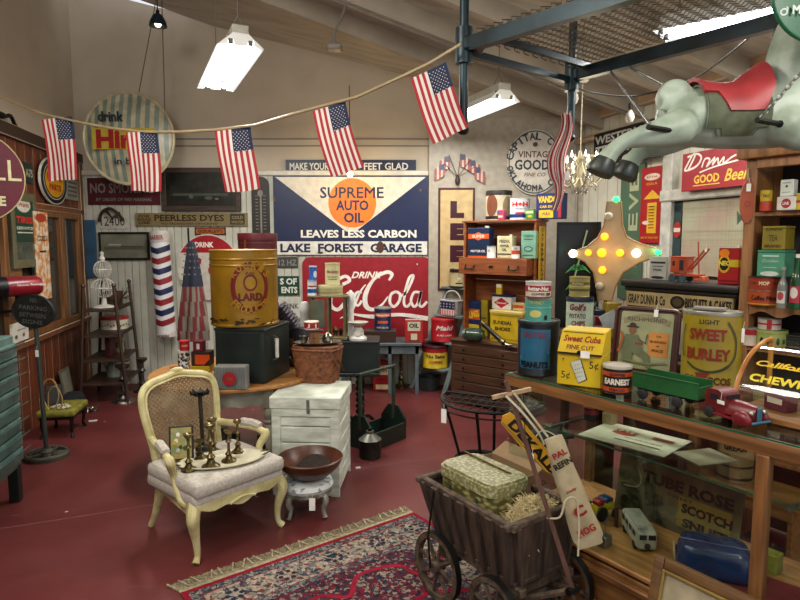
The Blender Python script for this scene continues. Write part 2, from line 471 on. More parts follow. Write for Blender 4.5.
def lwin(i, pa, pb):
    a, b = lx(pa), lx(pb); W = b-a
    w = struct('window_%d' % i, W_OAKZ); w.loc = LEFT.p; w.rz = LEFT.rz
    z0, z1 = rail+.025, wtop-.03
    for x in (a+.03, b-.03): w.box((x, -.03, (z0+z1)/2), (.06, .05, z1-z0), .004)
    for z in (z0+.03, z1-.03): w.box(((a+b)/2, -.03, z), (W-.12, .05, .06), .004)
    p = part(w, 'pane', mt('dim_window_glass', '4a4640', .12, h2='34312c', scale=2)); p.box(((a+b)/2, -.012, (z0+z1)/2), (W-.1, .01, z1-z0-.1))
    p.m('8f897c'); p.box((a+W*.35, -.018, (z0+z1)/2), (.03, .004, z1-z0-.12))
lwin(1, -60, 4); lwin(2, 14, 60.5); lwin(3, 61, 79)
g = struct('trim_1', W_OAKZ); g.loc = LEFT.p; g.rz = LEFT.rz
a = lx(9); g.box((a, -.03, (rail+wtop)/2), (.22, .05, wtop-rail), .004)
# right wall
g = struct('wall_right', mt('white_board_wall', 'c9c6b6', .7, var=.08, scale=3)); g.loc = RIGHT.p; g.rz = RIGHT.rz
RZT = 2.99
g.plate([(-.1, 0), (7.6, 0), (7.6, RZT+.1), (-.1, RZT+.1)], 0, .1)
for i in range(26):
    a = i*.16; g.m(mt('white_board', 'd2cfc0', .65, var=.07, scale=5)).box((a+.078, -.01, 1.48), (.152, .02, 2.96), .003)
g.m('bfa58a').box((3.7, -.05, RZT-.02), (7.6, .1, .12), .01)
g.cyl((0, -.12, 2.72), (7, -.12, 2.72), .03, n=10)
def rx(px, py=240): h = RIGHT.hit(px, py); return (h-RIGHT.p).dot(RIGHT.ex)
def rz_(px, py): return RIGHT.hit(px, py).z
w = struct('window_4', mt('window_white', 'cfcdc2', .5)); w.loc = RIGHT.p; w.rz = RIGHT.rz
a, b = rx(668), rx(760); zt = rz_(672, 200)
w.box((rx(673), -.05, 1.55), (rx(678)-rx(668), .1, 2.3), .008)
w.box(((a+b)/2, -.06, zt+.03), (b-a, .12, .1), .01); w.box(((a+b)/2, -.05, .8), (b-a, .1, .08), .01)
w.box((b, -.05, 1.6), (.12, .1, 1.7), .01)
p = part(w, 'sash', mt('dark_teal_paint', '2f4a4b', .5))
x0 = rx(679); z1 = zt-.02
p.box((x0+.04, -.04, (z1+.84)/2), (.09, .05, z1-.84), .004); p.box(((x0+b)/2, -.04, z1-.05), (b-x0, .05, .1), .004)
p = part(w, 'pane', mt('dusky_glass', '3c4a46', .1)); p.box(((x0+b)/2, -.03, (z1+.84)/2), (b-x0, .01, z1-.84))
# ceiling, sloping up to the left
CEIL = mt('ceiling_planks', 'bdb9b0', .8, var=.08, h2='aaa59b', scale=2.5, stretch=(1, 6, 1))
g = struct('ceiling', CEIL)
e = V((-.31, 1, 0)).normalized(); r0 = V((2.04, 6.8, 0))
def cp(s, d, dz=0):
    """s metres along the right wall from the corner, d metres away from it"""
    p = r0-e*s+V((-e.y, e.x, 0))*d
    return V((p.x, p.y, ceil_z(p.x, p.y)+dz))
cs = [cp(-1.2, -.15), cp(9.6, -.15), cp(9.6, 12), cp(-1.2, 12)]
a_ = [g.v(c) for c in cs]; b_ = [g.v(c+V((0, 0, .1))) for c in cs]
g.f(a_); g.f(b_[::-1])
for k in range(4): g.f([a_[k], b_[k], b_[(k+1) % 4], a_[(k+1) % 4]])
RAFT = mt('grey_rafter', 'b3ab9d', .75, var=.12, scale=3)
n = 0
for s in [.35+.62*k for k in range(13)]:
    n += 1
    g = struct('trim_%d' % (n+1), RAFT)
    A = cp(s, -.05); B = cp(s, 10.5); hw = e*.035
    D = V((0, 0, -.17)); vs = []
    for P in (A, B): vs += [g.v(P-hw), g.v(P+hw), g.v(P+hw+D), g.v(P-hw+D)]
    for t in ((0, 1, 5, 4), (1, 2, 6, 5), (2, 3, 7, 6), (3, 0, 4, 7), (0, 3, 2, 1), (4, 5, 6, 7)): g.f([vs[k] for k in t])
# conduit hanging below the ceiling
t = solo('ceiling_conduit', 'thin grey pipe running along the ceiling with a curved drop', 'pipe'); t.m('8d8880')
t.tube([cp(1.0, .2, -.2), cp(1.0, 6.9, -.2)], .014, n=8); q0 = cp(1.0, 2.9, -.2)
t.tube(cat_rom([q0, q0+V((-.02, -.05, -.1)), q0+V((-.08, -.1, -.25)), q0+V((-.08, -.1, -.34))], 6), .012, n=8); t.box(q0+V((-.08, -.1, -.36)), (.12, .1, .05), .01)
# ---------------------------------------------------------------- lamps
TUBE = emis('tube_glow', 'f4faff', 9); REFL = mt('white_reflector', 'eef1ee', .35, var=.03)
def fixture(A, B, label, W=.3, power=42, rot=0, tubes=2):
    A, B = V(A), V(B); L_ = (B-A).length; d = (B-A).normalized(); rz = math.atan2(d.y, d.x)
    t = thing('fluorescent_light', label, 'ceiling light', (A+B)/2, rz)
    h = part(t, 'housing', 'b9b7ac'); h.box((0, 0, .075), (L_, .11, .06), .006)
    r = part(t, 'reflector', REFL)
    for s in (-1, 1):
        vs = [r.v((x, s*y, z)) for x, y, z in ((-L_/2, .05, .05), (L_/2, .05, .05), (L_/2, W/2, -.035), (-L_/2, W/2, -.035), (-L_/2, W/2+.004, -.03), (L_/2, W/2+.004, -.03))]
        r.f(vs[:4]); r.f([vs[3], vs[2], vs[5], vs[4]])
    r.box((0, 0, .05), (L_, .1, .006))
    for x in (-L_/2, L_/2):
        r.plate([(-W/2, -.035), (-.105, -.035), (-.085, .0), (-.06, 0), (-.05, -.035), (.05, -.035), (.06, 0), (.085, 0), (.105, -.035), (W/2, -.035), (.05, .05), (-.05, .05)], -.001, .001) if False else None
        vs = [r.v((x, a, b)) for a, b in ((-W/2, -.035), (-.09, -.03), (-.08, .01), (-.05, .01), (-.04, -.03), (.04, -.03), (.05, .01), (.08, .01), (.09, -.03), (W/2, -.035), (.05, .05), (-.05, .05))]
        r.f(vs)
    for s in ((-1, 1) if tubes == 2 else (0,)):
        tb = part(t, 'tube', TUBE); tb.cyl((-L_/2+.03, s*.065, -.005), (L_/2-.03, s*.065, -.005), .019, n=12)
        for x in (-L_/2+.015, L_/2-.015): part(t, 'socket', '6d6c66').box((x, s*.065, .01), (.02, .03, .06), .004)
    flush()
    li = bpy.data.lights.new('tube_light', 'AREA'); li.shape = 'RECTANGLE'; li.size = L_*.95; li.size_y = W*.7; li.energy = power; li.color = (1, .965, .9)
    lo = bpy.data.objects.new('tube_light', li); COL.objects.link(lo); lo.parent = t; lo.location = (0, 0, -.045)
    for x in (-L_*.42, L_*.42):
        p = (A+B)/2+d*x; c = part(t, 'chain', '7c7b76'); top = ceil_z(p.x, p.y)-(A+B).z/2
        c.cyl((x, 0, .19), (x, 0, top), .004, n=5); c.cyl((x, 0, .19), (x, -.05, .1), .003, n=5); c.cyl((x, 0, .19), (x, .05, .1), .003, n=5)
    return t
def zat(px, py, z): return onz(px, py, z)
A = zat(241, 41, 2.95); fixture(A, A+V((-.52, 1.15, 0)), 'two-tube fluorescent fixture hanging on a chain above the framed pictures', .30, 46)
A = zat(505, 96, 2.8); fixture(A, A+V((-.45, 1.17, 0)), 'two-tube fluorescent fixture seen beyond the dark vertical pipe, nearest the pennant', .28, 34)
A = zat(662, 34, 2.98); fixture(A, A+V((1.0, -.78, 0)), 'large fluorescent fixture glowing above the wire spring deck and the horse', .4, 38)
def tubelight(p, rz, e, L=1.2, col=(1, .96, .88), rx=0):
    li = bpy.data.lights.new('ceiling_tube', 'AREA'); li.shape = 'RECTANGLE'; li.size = L; li.size_y = .25; li.energy = e; li.color = col
    o = bpy.data.objects.new('ceiling_tube', li); COL.objects.link(o); o.location = p; o.rotation_euler = (rx, 0, rz); return o
for q, e in (((-1.7, 1.6, 3.3), 120), ((1.5, .6, 2.8), 60)):
    li = bpy.data.lights.new('wall_fill_light', 'POINT'); li.energy = e; li.shadow_soft_size = .35; li.color = (1, .95, .86); o = bpy.data.objects.new('wall_fill_light', li); COL.objects.link(o); o.location = q  # unseen point lights added to brighten the upper walls and ceiling
tubelight((-1.0, .2, 3.3), 1.3, 26); tubelight((1.4, -.4, 3.0), 1.3, 26); tubelight((2.6, 2.2, 2.93), 1.3, 16); tubelight((-2.4, 2.2, 3.5), 1.3, 10)
# dark pendant
p = onY(158, 24, 5.6); t = thing('pendant_lamp', 'small dark metal pendant lamp hanging high above the striped round button sign', 'pendant lamp', p)
g = part(t, 'shade', mt('dark_teal_shade', '243f48', .35, .3)); g.lathe([(.02, .09), (.045, .07), (.07, .02), (.078, -.02), (.074, -.02), (.065, .02), (.04, .065), (.0, .08)], n=24)
g = part(t, 'bulb', emis('warm_bulb', 'ffe2ad', 6)); g.sph((0, 0, 0), .028)
g = part(t, 'cord', IRON); g.cyl((0, 0, .09), (0, 0, ceil_z(p.x, p.y)-p.z), .005, n=6); g.cyl((0, 0, .08), (0, 0, .12), .016, n=10)
# bare bulbs on the festoon wire
def bulb(px, py, Y, label, on=True, e=12, r=.03, wire=.35, col='ffd68a'):
    p = onY(px, py, Y); t = thing('bare_bulb', label, 'light bulb', p, 0)
    part(t, 'glass', emis('bulb_on_'+col, col, e) if on else mt('bulb_off', 'd6d3c8', .15)).lathe([(0, -.045), (.018, -.04), (.03, -.015), (.026, .012), (.012, .035), (.012, .045)], n=16)
    part(t, 'socket', IRON).cyl((0, 0, .04), (0, 0, .085), .015, n=10)
    part(t, 'wire', IRON).cyl((0, 0, .08), (0, 0, wire), .004, n=6)
    if on:
        flush(); li = bpy.data.lights.new('bulb_light', 'POINT'); li.energy = e*.35; li.color = (1, .72, .36); li.shadow_soft_size = .04
        o = bpy.data.objects.new('bulb_light', li); COL.objects.link(o); o.parent = t; o.location = (0, -.06, 0)
    return t
bulb(350, 173, 6.45, 'lit warm bulb glowing in front of the orange circle of the oil sign', True, 22, wire=.9)
bulb(630, 116, 4.2, 'clear bulb hanging from a black wire in front of the horse rump', False, wire=.12)
bulb(574, 97, 4.0, 'small pale bulb hanging beside the dark pipe with the draped flag', False, wire=.1)
t = solo('festoon_wire', 'black bulb wire strung below the rafters beyond the horse', 'wire'); t.m(IRON)
t.tube(cat_rom([onY(572, 84, 3.75), onY(590, 92, 4.0), onY(631, 96, 4.2), onY(668, 88, 4.1), onY(705, 72, 4.0), onY(751, 36, 3.7)], 8), .006, n=6)
# ---------------------------------------------------------------- camera, world
cam = bpy.data.cameras.new('camera'); cam.sensor_width = 36; cam.lens = 36*F/800; cam.clip_start = .05
co = bpy.data.objects.new('camera', cam); COL.objects.link(co); co.location = (0, 0, EYE); co.rotation_euler = (pi/2-TH, 0, 0); SC.camera = co
wd = bpy.data.worlds.new('world'); SC.world = wd; wd.use_nodes = True; wd.node_tree.nodes['Background'].inputs[0].default_value = (.93, .92, 1, 1); wd.node_tree.nodes['Background'].inputs[1].default_value = .72
SC.view_settings.view_transform = 'Standard'; SC.view_settings.look = 'None'; SC.view_settings.gamma = 1; SC.view_settings.exposure = .38
# ================================================================ signs and pictures on the walls
sign('oil_sign', 'large navy and white enamel oil sign with a bright orange circle', 'sign', BACK.off(.02), (274, 428, 176, 255), '1b2a52', [
    ('p', 'ddd5c4', [(-.485, .985), (.485, .985), (.03, .3), (-.03, .3)]), ('d', 'e8862a', .01, .66, .31, .62),
    ('t', '1f2850', 'SUPREME', .008, .79, .41, .14, {'bold': .015}),
    ('t', '26305a', 'AUTO', .01, .63, .21, .13, {'bold': .03}), ('t', '26305a', 'OIL', .02, .475, .13, .13, {'bold': .03}),
    ('t', 'e9e6dc', 'LEAVES LESS CARBON', .05, .27, .75, .1, {'bold': .035}), ('r', 'dcdad2', 0, .09, .99, .17),
    ('t', '20284c', 'LAKE  FOREST  GARAGE', .0, .09, .92, .115, {'bold': .04}),
    ('d', '5a3b2e', .19, .1, .05, .15), ('d', '5a3b2e', .06, .05, .03, .05), ('d', '5a3b2e', -.2, .03, .04, .03), ('d', '6a4b3a', -.49, .7, .012, .06), ('d', '6a4b3a', .45, .82, .02, .04)], th=.02)
SIGN_EDGE = None
sign('slogan_sign', 'long narrow navy sign with white capitals above the big oil sign', 'sign', BACK.off(.02), (286, 416, 160, 173), '1c2744', [
    ('t', 'cfcfc8', 'MAKE YOUR', -.32, .5, .3, .55), ('t', 'cfcfc8', 'SIZZ', -.03, .5, .15, .62, {'shear': .3}), ('t', 'cfcfc8', 'FEET GLAD', .27, .5, .34, .55)], th=.012)
# red soda sign with flowing script
t, loc, w, h = sign('soda_sign', 'wide red enamel soda sign with white flowing script behind the low desk', 'sign', BACK.off(.02), (303, 431, 257, 345), '9c2430', [
    ('t', 'efe6dc', 'DRINK', .00, .80, .24, .075, {'shear': .35, 'bold': .03})], th=.02, shape='round')
t.m('f0e9e2')
def S(pts, wd, ws=None): t.line([((a-367)/64*w/2, (345-b)/88*h) for a, b in pts], wd*w/128, smooth=7, ws=ws)
S([(389, 280), (392, 274), (386, 272), (374, 279), (366, 293), (366, 305), (373, 309), (382, 304), (388, 296)], 3.6, [.5, 1, 1, .8, 1.3, 1.4, 1, .6, .4])   # C
S([(396, 291), (391, 294), (390, 302), (394, 306), (399, 301), (400, 294), (396, 291)], 2.8)
S([(400, 296), (406, 292), (412, 280), (413, 275), (409, 278), (405, 292), (404, 303), (407, 306), (411, 302)], 2.6)
S([(420, 292), (414, 292), (411, 300), (414, 306), (418, 302), (421, 291), (419, 303), (422, 306), (427, 301)], 2.6)
S([(330, 297), (333, 284), (345, 276), (350, 280), (343, 284)], 3.2); S([(332, 290), (331, 304), (338, 309), (346, 301)], 3.6)
S([(352, 291), (347, 294), (346, 302), (350, 306), (355, 300), (353, 292)], 2.6); S([(362, 292), (357, 292), (354, 300), (358, 305), (362, 300)], 2.4)
S([(366, 268+16), (360, 292), (352, 310), (340, 318)], 2.0, [.6, 1, 1.2, .3]); S([(345, 312), (372, 316), (400, 314), (428, 318)], 3.4, [.2, 1.2, 1, 1.4])
t.m('ddd8cc'); t.disc((417-367)/64*w/2, (345-264)/88*h, .015, .02)
sign('letter_sign', 'tall cream sign with three maroon letters stacked in a maroon frame', 'sign', BACK.off(.04), (438, 474, 188, 290), 'c9b183', [
    ('t', '4a1a2b', 'L', .02, .79, .38, .165, {'bold': .09}), ('t', '4a1a2b', 'E', .02, .575, .38, .165, {'bold': .09}), ('t', '4a1a2b', 'E', .02, .36, .38, .165, {'bold': .09})], th=.03, frame='55212c', fw=.022)
sign('round_store_sign', 'round cream sign lettered round its rim with a star above vintage goods wording', 'sign', BACK.off(.06), (507, 561, 130, 195), 'd8d2c4', [
    ('d', '3d4a52', 0, .5, .97, .97), ('d', 'ddd6c9', 0, .5, .93, .93), ('t', '6d3c2d', 'VINTAGE', 0, .62, .62, .1), ('t', '39434c', 'GOODS', 0, .46, .74, .16, {'bold': .03}),
    ('t', '8a7565', 'FINE CO', 0, .31, .4, .06, {'shear': .3}), ('d', '6d3c2d', 0, .77, .09, .07)], th=.04, shape='disc')
sx = bpy.context.scene
g = PEND[-1]; R_ = g.bm and None
loc, w, h = BACK.off(.1).box((507, 561, 130, 195))
def rimtext(g, s, h, R, a0, a1, top, c, sz, bold=.02):
    for i, ch in enumerate(s):
        if ch == ' ': continue
        a = radians(a0+(a1-a0)*i/max(1, len(s)-1))
        x = R*sin(a); z = h/2+(R*cos(a))
        g.text(ch, x, z, sz*.8 if ch not in 'I1' else sz*.25, sz, c, bold=bold, rot=-math.degrees(a) if top else 180-math.degrees(a))
rimtext(g, 'CAPITAL CITY', h, h*.40, -78, 78, True, '39434c', h*.115, .03)
rimtext(g, 'OKLAHOMA CITY', h, h*.40, 256, 104, False, '39434c', h*.1, .03)
sign('no_smoking_sign', 'dull maroon no smoking sign with pale grey capitals', 'sign', BACK.off(.02), (88, 160, 178, 205), '5a1f2b', [
    ('t', '8f8783', 'NO SMOKING', -.02, .62, .88, .37), ('t', '8f8783', 'BY ORDER OF FIRE MARSHAL', 0, .2, .78, .12, {'shear': .3})], th=.012)
sign('dyes_sign', 'long weathered tan board with black lettering and a small black panel at its end', 'sign', BACK.off(.03), (136, 248, 213, 226), '8b7b55', [
    ('t', '2c271c', 'PEERLESS DYES', -.02, .62, .62, .5, {'bold': .03}), ('t', '2c271c', 'NO FADING NO CROCKING', -.02, .18, .5, .16), ('t', '2c271c', 'FOR', -.42, .75, .1, .2), ('t', '2c271c', 'BOILING', -.42, .5, .12, .2), ('t', '2c271c', 'USE', -.42, .25, .1, .2),
    ('r', '3a372c', .41, .52, .13, .8), ('t', 'a08f66', 'COLD', .41, .65, .1, .25), ('t', 'a08f66', 'WATER', .41, .3, .11, .22)], th=.015)
sign('small_orange_sign', 'small orange and black strip sign below the long tan board', 'sign', BACK.off(.02), (195, 226, 227.5, 235), '2b231b', [
    ('r', 'b5642d', 0, .5, .92, .7), ('t', '33201a', "GOURLEY'S", 0, .5, .8, .45)], th=.01)
sign('framed_painting', 'dark landscape painting in a heavy brown frame between the hanging flags', 'framed picture', BACK.off(.03), (162, 241, 168, 211),
     mt('dark_painting', '2c322b', .3, h2='15150f', scale=12), [('r', '4c5347', 0, .38, .7, .06), ('d', '5a5f52', .1, .3, .1, .08), ('d', '5f6254', -.12, .33, .06, .1), ('d', '7a6b52', .2, .28, .05, .05)], th=.03, frame=wood('frame_brown', '4a372a', '2f2219', 'x'), fw=.055)
sign('framed_photograph', 'grey panoramic photograph in a thin black frame beside the barber pole', 'framed picture', BACK.off(.02), (100, 150, 232, 260),
     mt('old_photo', '8b8d7c', .35, h2='6e6f5f', scale=5), [('r', '6b6a58', 0, .42, .8, .1), ('r', 'b4bdb4', -.18, .55, .25, .05), ('r', '55564a', .15, .48, .45, .04)], th=.02, frame='1d1f20', fw=.025)
sign('license_plate', 'worn white licence plate with black digits wedged under a rusty bracket', 'license plate', BACK.off(.02), (98, 128, 214, 229), 'c3c1b4', [('t', '2b2a29', '12400', .0, .52, .8, .62, {'bold': .0})], th=.006)
g = solo('rusty_bracket', 'dark rusty iron bracket scrap hooked above the white licence plate', 'bracket', BACK.off(.06).box((98, 124, 206, 216))[0]); g.m('43382e')
g.tube(cat_rom([(-.14, 0, -.06), (-.1, 0, .04), (.0, -.02, .08), (.08, 0, .02), (.13, 0, -.05)], 6), .018, n=6); g.tube([(-.05, 0, .05), (.02, -.02, -.02), (.1, 0, .04)], .014, n=6)
sign('blue_board', 'narrow faded blue board standing in the far corner of the white boarding', 'board', BACK.off(.05), (86, 97, 220, 277), mt('blue_board_paint', '3d6480', .6, h2='2c4a63', scale=5), th=.02)
sign('thermometer', 'tall dark metal wall thermometer with rounded top and pale markings', 'thermometer', BACK.off(.02), (252, 270, 185, 240), '35302c', [
    ('d', '35302c', 0, 1.0, 1, .3), ('r', '8d8a80', .02, .48, .1, .7), ('d', '8d8a80', .0, .85, .3, .12)] + [('r', '8d8a80', -.2, .2+.06*k, .16, .012) for k in range(11)]+[('r', '8d8a80', .24, .2+.06*k, .16, .012) for k in range(11)], th=.012)
sign('hertz_plate', 'small dark plate with worn digits above the green sign behind the lard tin', 'plate', BACK.off(.02), (262, 298, 257, 268), '4a4b46', [('t', '8b8d86', '12 HZ', .22, .5, .5, .55)], th=.008)
sign('green_lettered_sign', 'dark green sign with white capitals partly hidden behind the lard tin', 'sign', BACK.off(.03), (252, 299, 276, 295), '1f4a3c', [('t', 'd8dbcf', 'S OF', .28, .72, .36, .34, {'bold': .04}), ('t', 'd8dbcf', 'ENTS', .3, .27, .34, .34, {'bold': .04})], th=.01)
sign('think_sign', 'white paper sign with black hand lettering under the green sign', 'sign', BACK.off(.02), (262, 302, 297, 350), 'c9c9be', [
    ('t', '2a2a28', 'THINK', .2, .83, .45, .1), ('t', '2a2a28', 'SE', .2, .66, .2, .1), ('t', '2a2a28', 'KNOW', .25, .48, .45, .12), ('r', '2a2a28', .2, .3, .5, .02), ('d', '8a8a80', .35, .6, .2, .08)], th=.006)
# round soda button behind the furled flag
t, loc, w, h = sign('round_soda_button', 'round white button sign with a red crown segment behind the furled flag', 'sign', BACK.off(.02), (178, 240, 234, 300), 'cfcac0', [], th=.03, shape='disc')
t.m('a8222e'); R_ = w/2*.97
t.strip([-R_*.9+R_*1.8*k/20 for k in range(21)], lambda x: h/2+h*.22+.0*x, lambda x: max(h/2+h*.22, h/2+sqrt(max(0, R_*R_-x*x))*.99*h/w)); t.ly += .001
t.text('DRINK', -.05*w, h*.84, w*.3, h*.08, 'eeeae0', bold=.04); t.text('C', -.2*w, .5*h, .2*w, .3*h, 'a8222e', bold=.05, shear=.3); t.text('ola', .15*w, .5*h, .3*w, .22*h, 'a8222e', bold=.05, shear=.3)
# large striped root beer button hung from the rafters
pl = PY(6.35); loc, w, h = pl.box((84, 173.5, 94, 182.5)); t = thing('button_sign', 'large convex cream button sign with pale green stripes hung from the rafters', 'sign', loc, 0)
g = part(t, 'disc'); R_ = w/2; N = 40
def dome(x, z): r = min(1, sqrt(x*x+(z-h/2)**2)/R_); return -.1*(cos(r*pi/2))-.0
def st(x0, x1, c, dy=0, zl=-1, zh=1):
    g.m(c); n = 3; K = 18
    for i in range(n):
        xa = x0+(x1-x0)*i/n; xb = x0+(x1-x0)*(i+1)/n; za = sqrt(max(0, R_*R_-xa*xa)); zb_ = sqrt(max(0, R_*R_-xb*xb)); pr = None
        for j in range(K+1):
            u = -1+2*j/K; q = (g.v((xa, dome(xa, h/2+za*u)-dy, h/2+za*u)), g.v((xb, dome(xb, h/2+zb_*u)-dy, h/2+zb_*u)))
            if pr: g.f([pr[0], pr[1], q[1], q[0]])
            pr = q
NS = 21
for i in range(NS):
    st(-R_+2*R_*i/NS, -R_+2*R_*(i+1)/NS, mt('button_cream', 'cfc8ac', .3) if i % 2 == 0 else mt('button_green', '94a599', .3))
g.m(mt('button_rim', 'c9c0a0', .35)); g.tube([(R_*cos(2*pi*k/48), 0, h/2+R_*sin(2*pi*k/48)) for k in range(48)], .018, n=8, closed=True)
# back plate closes the shell
g.plate([(R_*cos(2*pi*k/48), h/2+R_*sin(2*pi*k/48)) for k in range(48)], .004, .012)
g.y = -.103
def bt(s, px, py, wpx, hpx, c, **k): x = (px-128.7)/44.7*R_; z = (182.5-py)/88.5*h; g.text(s, x, z, wpx/44.7*R_, hpx/88.5*h, c, **k)
g.m('c7b24a'); g.rect((128-128.7)/44.7*R_, (182.5-140)/88.5*h, 62/44.7*R_, 21/88.5*h)
bt('drink', 116, 118, 25, 10, '34424e', bold=.03); bt('Hires', 129, 140.5, 56, 19, 'a82a2a', bold=.05); bt('in bottles', 139, 162, 42, 7, '34424e', bold=.02)
g = part(t, 'cord', '6b6154'); 
for px, tx in ((138, 158), (165, 163)):
    a = onY(px, 97 if px < 150 else 118, 6.35)-loc; b = onY(tx, 30, 6.35)-loc; g.cyl(tuple(a), (b.x, b.y, ceil_z(loc.x+b.x, 6.35)-loc.z), .005, n=6)
# barber pole
loc = onY(167, 338, 6.62); t = thing('barber_pole', 'white barber pole banded in red and blue chevrons on the boarded wall', 'barber pole', loc, 0, ry=radians(-1.8))
H = onY(161, 231, 6.62).z-loc.z; R_ = .1
g = part(t, 'column', mt('pole_white', 'd9dadb', .35, var=.05)); g.lathe([(0, .06), (R_, .06), (R_, H-.1), (0, H-.1)], n=32)
g.bent = (R_, 1); g.ly = .002
for k in range(8):
    z = H-.19-k*(H-.28)/8.0; c = '9c2c36' if k % 2 else '2a3460'; K = 16
    g.m(mt('band_'+c, c, .4)); xs = [-R_*pi*.52+R_*pi*1.04*i/K for i in range(K+1)]
    f = lambda x: abs(x)/R_*.028-.03
    g.strip(xs, lambda x: z+f(x)-.032, lambda x: z+f(x)+.032)
g = part(t, 'end_cap', 'c4c0ba'); g.lathe([(0, 0), (R_*.6, 0), (R_*1.05, .02), (R_*1.08, .055), (R_, .075), (0, .075)], n=32); g.bent = (R_*1.08, 1); g.text('KOKEN', 0, .035, .12, .03, '6d4a4a', bold=.04)
g = part(t, 'end_cap', 'c4c0ba'); g.lathe([(0, H-.12), (R_*1.08, H-.12), (R_*1.08, H-.03), (R_, H), (0, H)], n=32); g.bent = (R_*1.08, 1); g.ly = .001; g.text('BARBER', 0, H-.07, .15, .05, '9c5a5e', bold=.04)
# little flags fanned in a holder
loc = onY(457.5, 185, 6.7); t = thing('flag_holder', 'small wall bracket fanning four faded miniature flags above the tall letter sign', 'flag bracket', loc)
part(t, 'bracket', '3b3329').lathe([(0, 0), (.02, .01), (.03, .05), (.012, .1), (0, .12)], n=12)
for px, py in ((444, 163), (449, 155), (461, 153), (471, 159), (476, 166)):
    d = onY(px, py, 6.7)-loc; f = part(t, 'stick', '5b4a38'); f.cyl((0, 0, .08), tuple(d), .004, n=5)
    f = part(t, 'flag', 'b5726c'); s = 1 if px > 457 else -1
    for k in range(5):
        f.m('a95a58' if k % 2 == 0 else 'c9b8ab'); a = d+V((s*.022*k, 0, -.015-.012*k)); f.box((a.x, a.y+.002*k, a.z-.06), (.022, .003, .13))
    f.m('454a63').box((d.x+s*.02, d.y-.004, d.z-.045), (.055, .003, .06))
# ---------------------------------------------------------------- right wall
R2 = RIGHT.off(.03)
sign('telegraph_sign', 'black sign with white block capitals behind the outstretched horse hooves', 'sign', R2.off(.1), (596, 662, 126, 163), '1a1b1e', [
    ('t', 'c8c7bf', 'WESTERN', -.12, .8, .72, .24, {'bold': .03}), ('t', 'c8c7bf', 'TELEGRAPH', .0, .48, .94, .28, {'bold': .03}), ('t', 'c8c7bf', 'OFFICE', .22, .14, .5, .2, {'bold': .03})], th=.02)
sign('green_soda_sign', 'tall faded green board with pale vertical lettering beyond the lighted star', 'sign', R2, (621, 644, 165, 300), mt('faded_green', '44745f', .6, h2='5a6a50', scale=6), [
    ('t', 'b9bd9c', 'E', .1, .87, .5, .1, {'rot': 90}), ('t', 'b9bd9c', 'V', .1, .73, .5, .1, {'rot': 90}), ('t', 'b9bd9c', 'E', .1, .58, .5, .1, {'rot': 90}), ('l', 'b9a878', [(-.3, .5), (.2, .42), (-.2, .33), (.3, .25)], .012, 6)], th=.02)
sign('arrow_thermometer_sign', 'tall red sign with a yellow upward arrow beside the map window', 'sign', R2.off(.02), (642, 664, 167, 243), 'b0232c', [
    ('d', 'e4d4c0', 0, .87, .7, .09), ('t', 'b0232c', 'ROYAL', 0, .87, .5, .03), ('d', 'c33', 0, .7, .01, .01) if False else ('t', 'e4b84a', 'COLA', 0, .78, .5, .03), ('r', 'e6b93c', .05, .33, .42, .4), ('p', 'e6b93c', [(-.35, .58), (.45, .58), (.05, .7)]), ('d', 'e4d4c0', -.2, .27, .35, .05),
    ('t', 'e6b93c', 'BEST BY TASTE TEST', 0, .07, .8, .025)] + [('r', '7a2a22', .05, .2+.04*k, .25, .012) for k in range(8)], th=.015)
t, loc, w, h = sign('beer_sign', 'red beer sign with white script and yellow wording above the map window', 'sign', R2.off(.14), (684, 757, 148, 188), 'a32031', [
    ('t', 'e9c651', 'GOOD', -.13, .28, .36, .22, {'bold': .03}), ('r', 'e9c651', -.13, .12, .38, .025), ('t', 'e9c651', 'Beer', .28, .3, .32, .3, {'shear': .35})], th=.015)
t.m('eee6dd')
def S2(pts, wd): t.line([((a-720.5)/73*w, (188-b)/40*h) for a, b in pts], wd, smooth=7)
S2([(691, 166), (698, 152), (696, 150), (690, 160), (688, 166), (700, 163), (705, 155), (700, 150), (690, 152)], .017)
S2([(706, 165), (709, 157), (714, 158), (711, 165), (716, 160), (719, 157), (717, 164), (722, 158), (723, 164), (728, 158), (728, 164), (736, 159), (745, 156)], .014); S2([(704, 170), (720, 166), (742, 163)], .012)
# map in the window
MAPM = mt('faded_map', 'a9b095', .6, h2='ab9585', scale=3); t, loc, w, h = sign('wall_map', 'faded paper street map filling the dark green window beside the bookcase', 'map', RIGHT.off(.06), (682, 757, 199, 277), MAPM, [], th=.004)
rr = random.Random(3)
for k in range(26): t.rect(rr.uniform(-.47, .47)*w, h/2, .0022, h*.96, ('a2a98c', 'a99a88', 'b09f84')[k % 3]); t.ly = .001; t.rect(0, rr.uniform(.03, .97)*h, w*.97, .0022); t.ly = .001
sign('round_window_sticker', 'small round red and white sticker on the dark green sash', 'sticker', RIGHT.off(.07), (674, 681, 222, 238), 'b03a32', [('r', 'ddd4c6', 0, .5, .9, .25)], th=.004, shape='disc')
